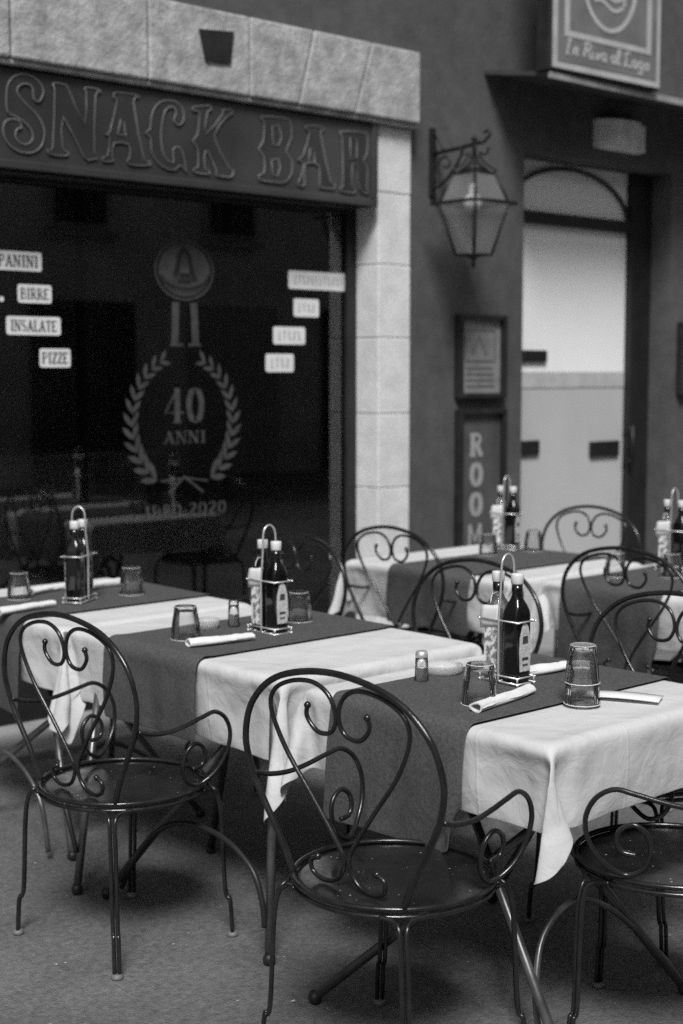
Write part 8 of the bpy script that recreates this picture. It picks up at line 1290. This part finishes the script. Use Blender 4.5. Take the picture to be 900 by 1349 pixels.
def cruet(x, y, rz, label, seat):
    o = empty('cruet_rack', (x, y, ZT), rz, label, 'cruet rack')
    rr = .0024; hx_, hy_ = .034, .066
    rect = lambda z, ex=0: [(-hx_ - ex, -hy_ - ex, z), (hx_ + ex, -hy_ - ex, z), (hx_ + ex, hy_ + ex, z), (-hx_ - ex, hy_ + ex, z)]
    def ring(mb, z, ex=0, r=rr):
        q = rect(z, ex)
        for i in range(4):
            a, b = Vector(q[i]), Vector(q[(i + 1) % 4]); d = (b - a).normalized() * .006
            mb.tube([a - d, b + d], r, 8)
        return mb
    b = ring(MB(), .006); ring(b, .022)
    for y_ in (-.04, 0, .04): b.tube([(-hx_, y_, .0065), (hx_, y_, .0065)], rr, 6)
    for q in rect(.006): b.tube([q, (q[0], q[1], .022)], rr, 6)
    b.build('base_frame', M['chrome'], o)
    f = MB()
    for q in rect(.0): f.lathe([(.001, -.0005), (.004, .001), (.0045, .004), (.003, .007), (.001, .008)], (q[0], q[1], 0), 10)
    f.build('feet', M['chrome'], o)
    ring(MB(), .172, .001).build('upper_ring', M['chrome'], o)
    h = [(-hx_ - .001, 0, .006), (-hx_ - .001, 0, .10), (-hx_ - .001, 0, .172), (-.028, 0, .25), (-.025, 0, .318), (-.016, 0, .340), (0, 0, .348), (.016, 0, .340), (.025, 0, .318), (.028, 0, .25), (hx_ + .001, 0, .172), (hx_ + .001, 0, .10), (hx_ + .001, 0, .006)]
    MB().tube(spline(h, 5), .0032, 8).build('handle', M['chrome'], o)
    M4 = Matrix.Translation((x, y, ZT)) @ Matrix.Rotation(rz, 4, 'Z')
    lo = M4 @ Vector((0, -.0335, .0085)); hi = M4 @ Vector((0, .0335, .0085))
    return lo, hi
def set_of(x, y, rz, rack, vin, oil, dark_oil=False, tagged=True, labs=('y', 'x')):
    a, b = cruet(x, y, rz, rack, None)
    bottle(a, rz, 'vinegar', vin, False, labs[0]); bottle(b, rz, 'vinegar' if dark_oil else 'oil', oil, tagged, labs[1])
set_of(2.966, 2.568, 0, 'wire cruet rack holding two square bottles on the front table', 'dark vinegar bottle with an arched label in the front table rack', 'clear oil bottle with a white paper tag in the front table rack')
set_of(2.972, 3.575, 0, 'wire cruet rack on the middle table, in front of the window years', 'dark bottle with pale side label in the middle table rack', 'dark bottle with a white paper tag in the middle table rack', True)
set_of(2.872, 4.535, R(-58), 'wire cruet rack on the table by the shop window, handle standing high', 'nearer dark bottle in the rack by the shop window', 'farther dark bottle in the rack by the shop window', True, False, ('x', 'x'))
set_of(5.22, 4.53, R(8), 'blurred wire cruet rack before the ROOMS board', 'blurred dark bottle on the right of the rack before the ROOMS board', 'blurred tagged bottle on the left of the rack before the ROOMS board', False)
set_of(5.17, 3.56, R(4), 'blurred wire cruet rack at the right edge before the door frame', 'blurred dark bottle cut by the right edge in its rack', 'blurred tagged bottle beside the black door frame', False)
def tumbler(x, y, z, label, s=1.0, rot=0, grp=None):
    o = empty('drinking_glass', (x, y, z), rot, label, 'glass', grp)
    n = 18; out = [(.0425, 0), (.0430, .004), (.0400, .045), (.0385, .058), (.0352, .075), (.0325, .094), (.0315, .098), (.030, .100), (.001, .1002)]
    inn = [(.001, .086), (.029, .085), (.0322, .07), (.0355, .055), (.0373, .04), (.0405, .004), (.0415, 0)]
    prof = out; secs = []
    m = MB()
    rings = []
    for j, (r, zz) in enumerate(out + inn):
        ring = []
        for k in range(n):
            a = 2 * math.pi * k / n
            fl = 1.0
            if 1 <= j <= 4 and k % 2: fl = .955
            ring.append((1.1 * r * s * fl * math.cos(a), 1.1 * r * s * fl * math.sin(a), zz * s * 1.04))
        rings.append(ring)
    m.loft(rings, False)
    nn = len(rings); m.f += [tuple((nn - 1) * n + k for k in range(n))[::-1] and (( (nn - 1) * n + k, (nn - 1) * n + (k + 1) % n, (k + 1) % n, k)) for k in range(n)]; m.sm += [True] * n
    m.sm = [False] * len(m.sm)
    m.build('glass_wall', M['tumbler'], o)
    circ = lambda r, z: [(r * s * math.cos(R(a)), r * s * math.sin(R(a)), z * s) for a in range(0, 360, 12)]
    MB().tube(circ(.0465, .0014), .0011, 6, True).build('lip', M['rim_glint'], o)  # pale ring painted as the glint on the lip
    MB().tube(circ(.0335, .1025), .0010, 6, True).build('base_edge', M['rim_glint'], o)  # pale ring painted as the glint on the base edge
    return o
tumbler(2.715, 2.440, ZT, 'upturned faceted glass in front of the tagged oil bottle on the front table')
tumbler(2.915, 2.272, ZT - .0015, 'lower upturned glass of the stack of two on the front table', 1.0)
tumbler(2.915, 2.272, ZT + .052, 'top glass of the stack of two on the front table', .94, .2)
tumbler(2.69, 3.645, ZT + .006, 'upturned glass beside the rolled napkin on the middle table')
tumbler(3.165, 3.655, ZT + .006, 'glass just right of the rack on the middle table', .95)
tumbler(2.745, 4.745, ZT, 'upturned glass at the left edge by the shop window', .95)
tumbler(3.115, 4.56, ZT, 'glass right of the bottle rack by the shop window')
tumbler(5.0, 4.45, ZT, 'blurred glass below the tagged bottle before the ROOMS board', .95)
tumbler(5.26, 4.40, ZT, 'blurred glass right of the dark bottle before the ROOMS board', .95)
tumbler(5.00, 3.45, ZT, 'blurred glass in front of the rack at the right edge', .95)
tumbler(4.85, 3.62, ZT, 'blurred glass behind the chair back at the right edge table', .95)
def shaker(x, y, z, label, short=False):
    o = empty('salt_shaker', (x, y, z), 0, label, 'salt shaker'); h = .068
    MB().lathe([(.001, 0), (.017, .001), (.019, .006), (.0175, .05), (.0165, h), (.0155, h)], n=20, flutes=8, fa=.03).build('glass_jar', M['clear_glass'], o)
    MB().lathe([(.001, .003), (.0150, .004), (.0155, .04), (.001, .041)], n=20).build('salt_fill', M['salt'], o)
    MB().lathe([(.0172, h + .0005), (.0178, h + .003), (.0165, h + .015), (.012, h + .019), (.001, h + .020)], n=20).build('screw_cap', M['chrome'] if not short else M['clear_glass'], o)
shaker(2.808, 2.735, .7615, 'salt shaker standing at the back corner of the front table')
shaker(2.94, 3.72, ZT + .006, 'small shaker left of the rack on the middle table', True)
def dish(x, y, z, label, r=.052):
    o = MB().lathe([(.001, .002), (r * .7, .001), (r * .78, .0), (r * .95, .012), (r, .026), (r * .97, .028), (r * .9, .014), (r * .7, .006), (.001, .006)], (0, 0, 0), 32).build('glass_dish', M['milky_glass'])
    o.location = (x, y, z); tag(o, label, 'dish')
dish(2.925, 2.77, .762, 'shallow glass dish behind the upturned glass on the front table', .060)
dish(2.86, 3.76, ZT + .006, 'small round glass dish beside the shaker on the middle table', .043)
def napkin(a, b, label, w=.016, z=ZT, name='rolled_napkin', seed=0):
    rn = random.Random(seed); a = Vector((*a, z)); b = Vector((*b, z)); d = (b - a); L_ = d.length; u = d.normalized(); v_ = Vector((-u.y, u.x, 0)); secs = []; n = 20
    for i in range(13):
        t = i / 12; c = a + u * L_ * t + v_ * .004 * math.sin(t * 5 + seed); rr = w * (1 - .10 * t) * (1 + rn.uniform(-.05, .05)); ring = []
        for k in range(n):
            an = 2 * math.pi * k / n; q = 1 + .09 * math.sin(3 * an + t * 3 + seed) + rn.uniform(-.01, .01)
            ring.append((c + v_ * math.cos(an) * rr * 1.15 * q + Vector((0, 0, rr * .78 + math.sin(an) * rr * .75 * q)))[:])
        secs.append(ring)
    m = MB().loft(secs, False)
    secs2 = []                                                   # hollow rolled inside and a loose outer flap
    for i in range(13):
        c = sum((Vector(q) for q in secs[i]), Vector()) / n; secs2.append([tuple(c + (Vector(q) - c) * .72) for q in secs[i]])
    m.loft([secs[0], secs2[0]] , False); m.loft([s2 for s2 in secs2[:3]], False); m.loft([secs[-1], secs2[-1]], False); m.loft(secs2[-3:], False)
    m.add([tuple(sum((Vector(q) for q in secs2[2]), Vector()) / n)] + list(secs2[2]), [(0, k + 1, (k + 1) % n + 1) for k in range(n)])
    m.add([tuple(sum((Vector(q) for q in secs2[-3]), Vector()) / n)] + list(secs2[-3]), [(0, k + 1, (k + 1) % n + 1) for k in range(n)])
    fl = []
    for i in range(13):
        c = Vector(secs[i][5]); fl.append([tuple(c + Vector((0, 0, .0012))), tuple(c - v_ * .012 + Vector((0, 0, .0005 - .004))), tuple(c - v_ * (.019 + .002 * math.sin(i)) + Vector((0, 0, -.012)))])
    vs = [p_ for r_ in fl for p_ in r_]; m.add(vs, [(i * 3 + j, i * 3 + j + 1, i * 3 + j + 4, i * 3 + j + 3) for i in range(12) for j in range(2)], True)
    o = m.build(name, M['paper'], fix=False); tag(o, label, 'napkin'); return o
napkin((2.640, 2.380), (2.905, 2.438), 'rolled white napkin before the upturned glass on the front table', .017, ZT - .001, seed=1)
napkin((3.045, 2.585), (3.215, 2.560), 'white napkin lying right of the rack on the front table', .018, ZT - .001, seed=2)
napkin((2.610, 3.525), (2.830, 3.485), 'rolled white napkin on the near edge of the middle table runner', .017, ZT + .006, seed=3)
napkin((2.50, 4.47), (2.74, 4.50), 'rolled white napkin at the left edge table, nearest its front', .018, ZT - .001, seed=4)
napkin((2.82, 4.80), (3.0, 4.84), 'white napkin behind the glass at the left edge table', .018, ZT - .001, seed=5)
napkin((3.05, 4.75), (3.22, 4.80), 'white napkin behind the bottle rack at the left edge table', .02, ZT - .001, seed=6)
# flat folded cutlery envelope lying on the front table
pa = MB(); q = [(2.975, 2.315), (3.058, 2.141), (3.128, 2.175), (3.045, 2.345)]
n_ = 8; vs = []
for i in range(n_ + 1):
    for j in range(3):
        t, s_ = i / n_, j / 2; a = Vector((*q[0], 0)).lerp(Vector((*q[1], 0)), t); b = Vector((*q[3], 0)).lerp(Vector((*q[2], 0)), t); c = a.lerp(b, s_)
        vs.append((c.x, c.y, .766 + .003 * math.sin(t * 3.1) + (.003 if j == 1 else 0)))
pa.add(vs, [(i * 3 + j, i * 3 + j + 1, i * 3 + j + 4, i * 3 + j + 3) for i in range(n_) for j in range(2)], True)
o = pa.build('paper_envelope', M['paper'], fix=False); o.modifiers.new('t', 'SOLIDIFY').thickness = .0025
tag(o, 'flat folded paper envelope on the white cloth right of the stacked glasses', 'envelope')
# crumbs, grit and a leaf or two on the ground
gr = MB(); rg = random.Random(3)
for i in range(420):
    x, y = rg.uniform(1.2, 5.5), rg.uniform(1.2, 5.2); r = rg.uniform(.0015, .005) * (1.8 if rg.random() < .06 else 1); n = 5; a0 = rg.uniform(0, 6)
    gr.add([(x + r * math.cos(a0 + 6.283 * k / n) * rg.uniform(.5, 1.3), y + r * math.sin(a0 + 6.283 * k / n) * rg.uniform(.5, 1.3), .001 + r * .4) for k in range(n)] + [(x, y, 0)], [tuple(range(n))] + [(k, (k + 1) % n, n) for k in range(n)])
M['grit'] = mat('grit', 0.40, 0.8, var=0.4, vscale=5)
tag(gr.build('ground_grit', M['grit']), 'pale grit and crumbs scattered on the ground', kind='stuff')
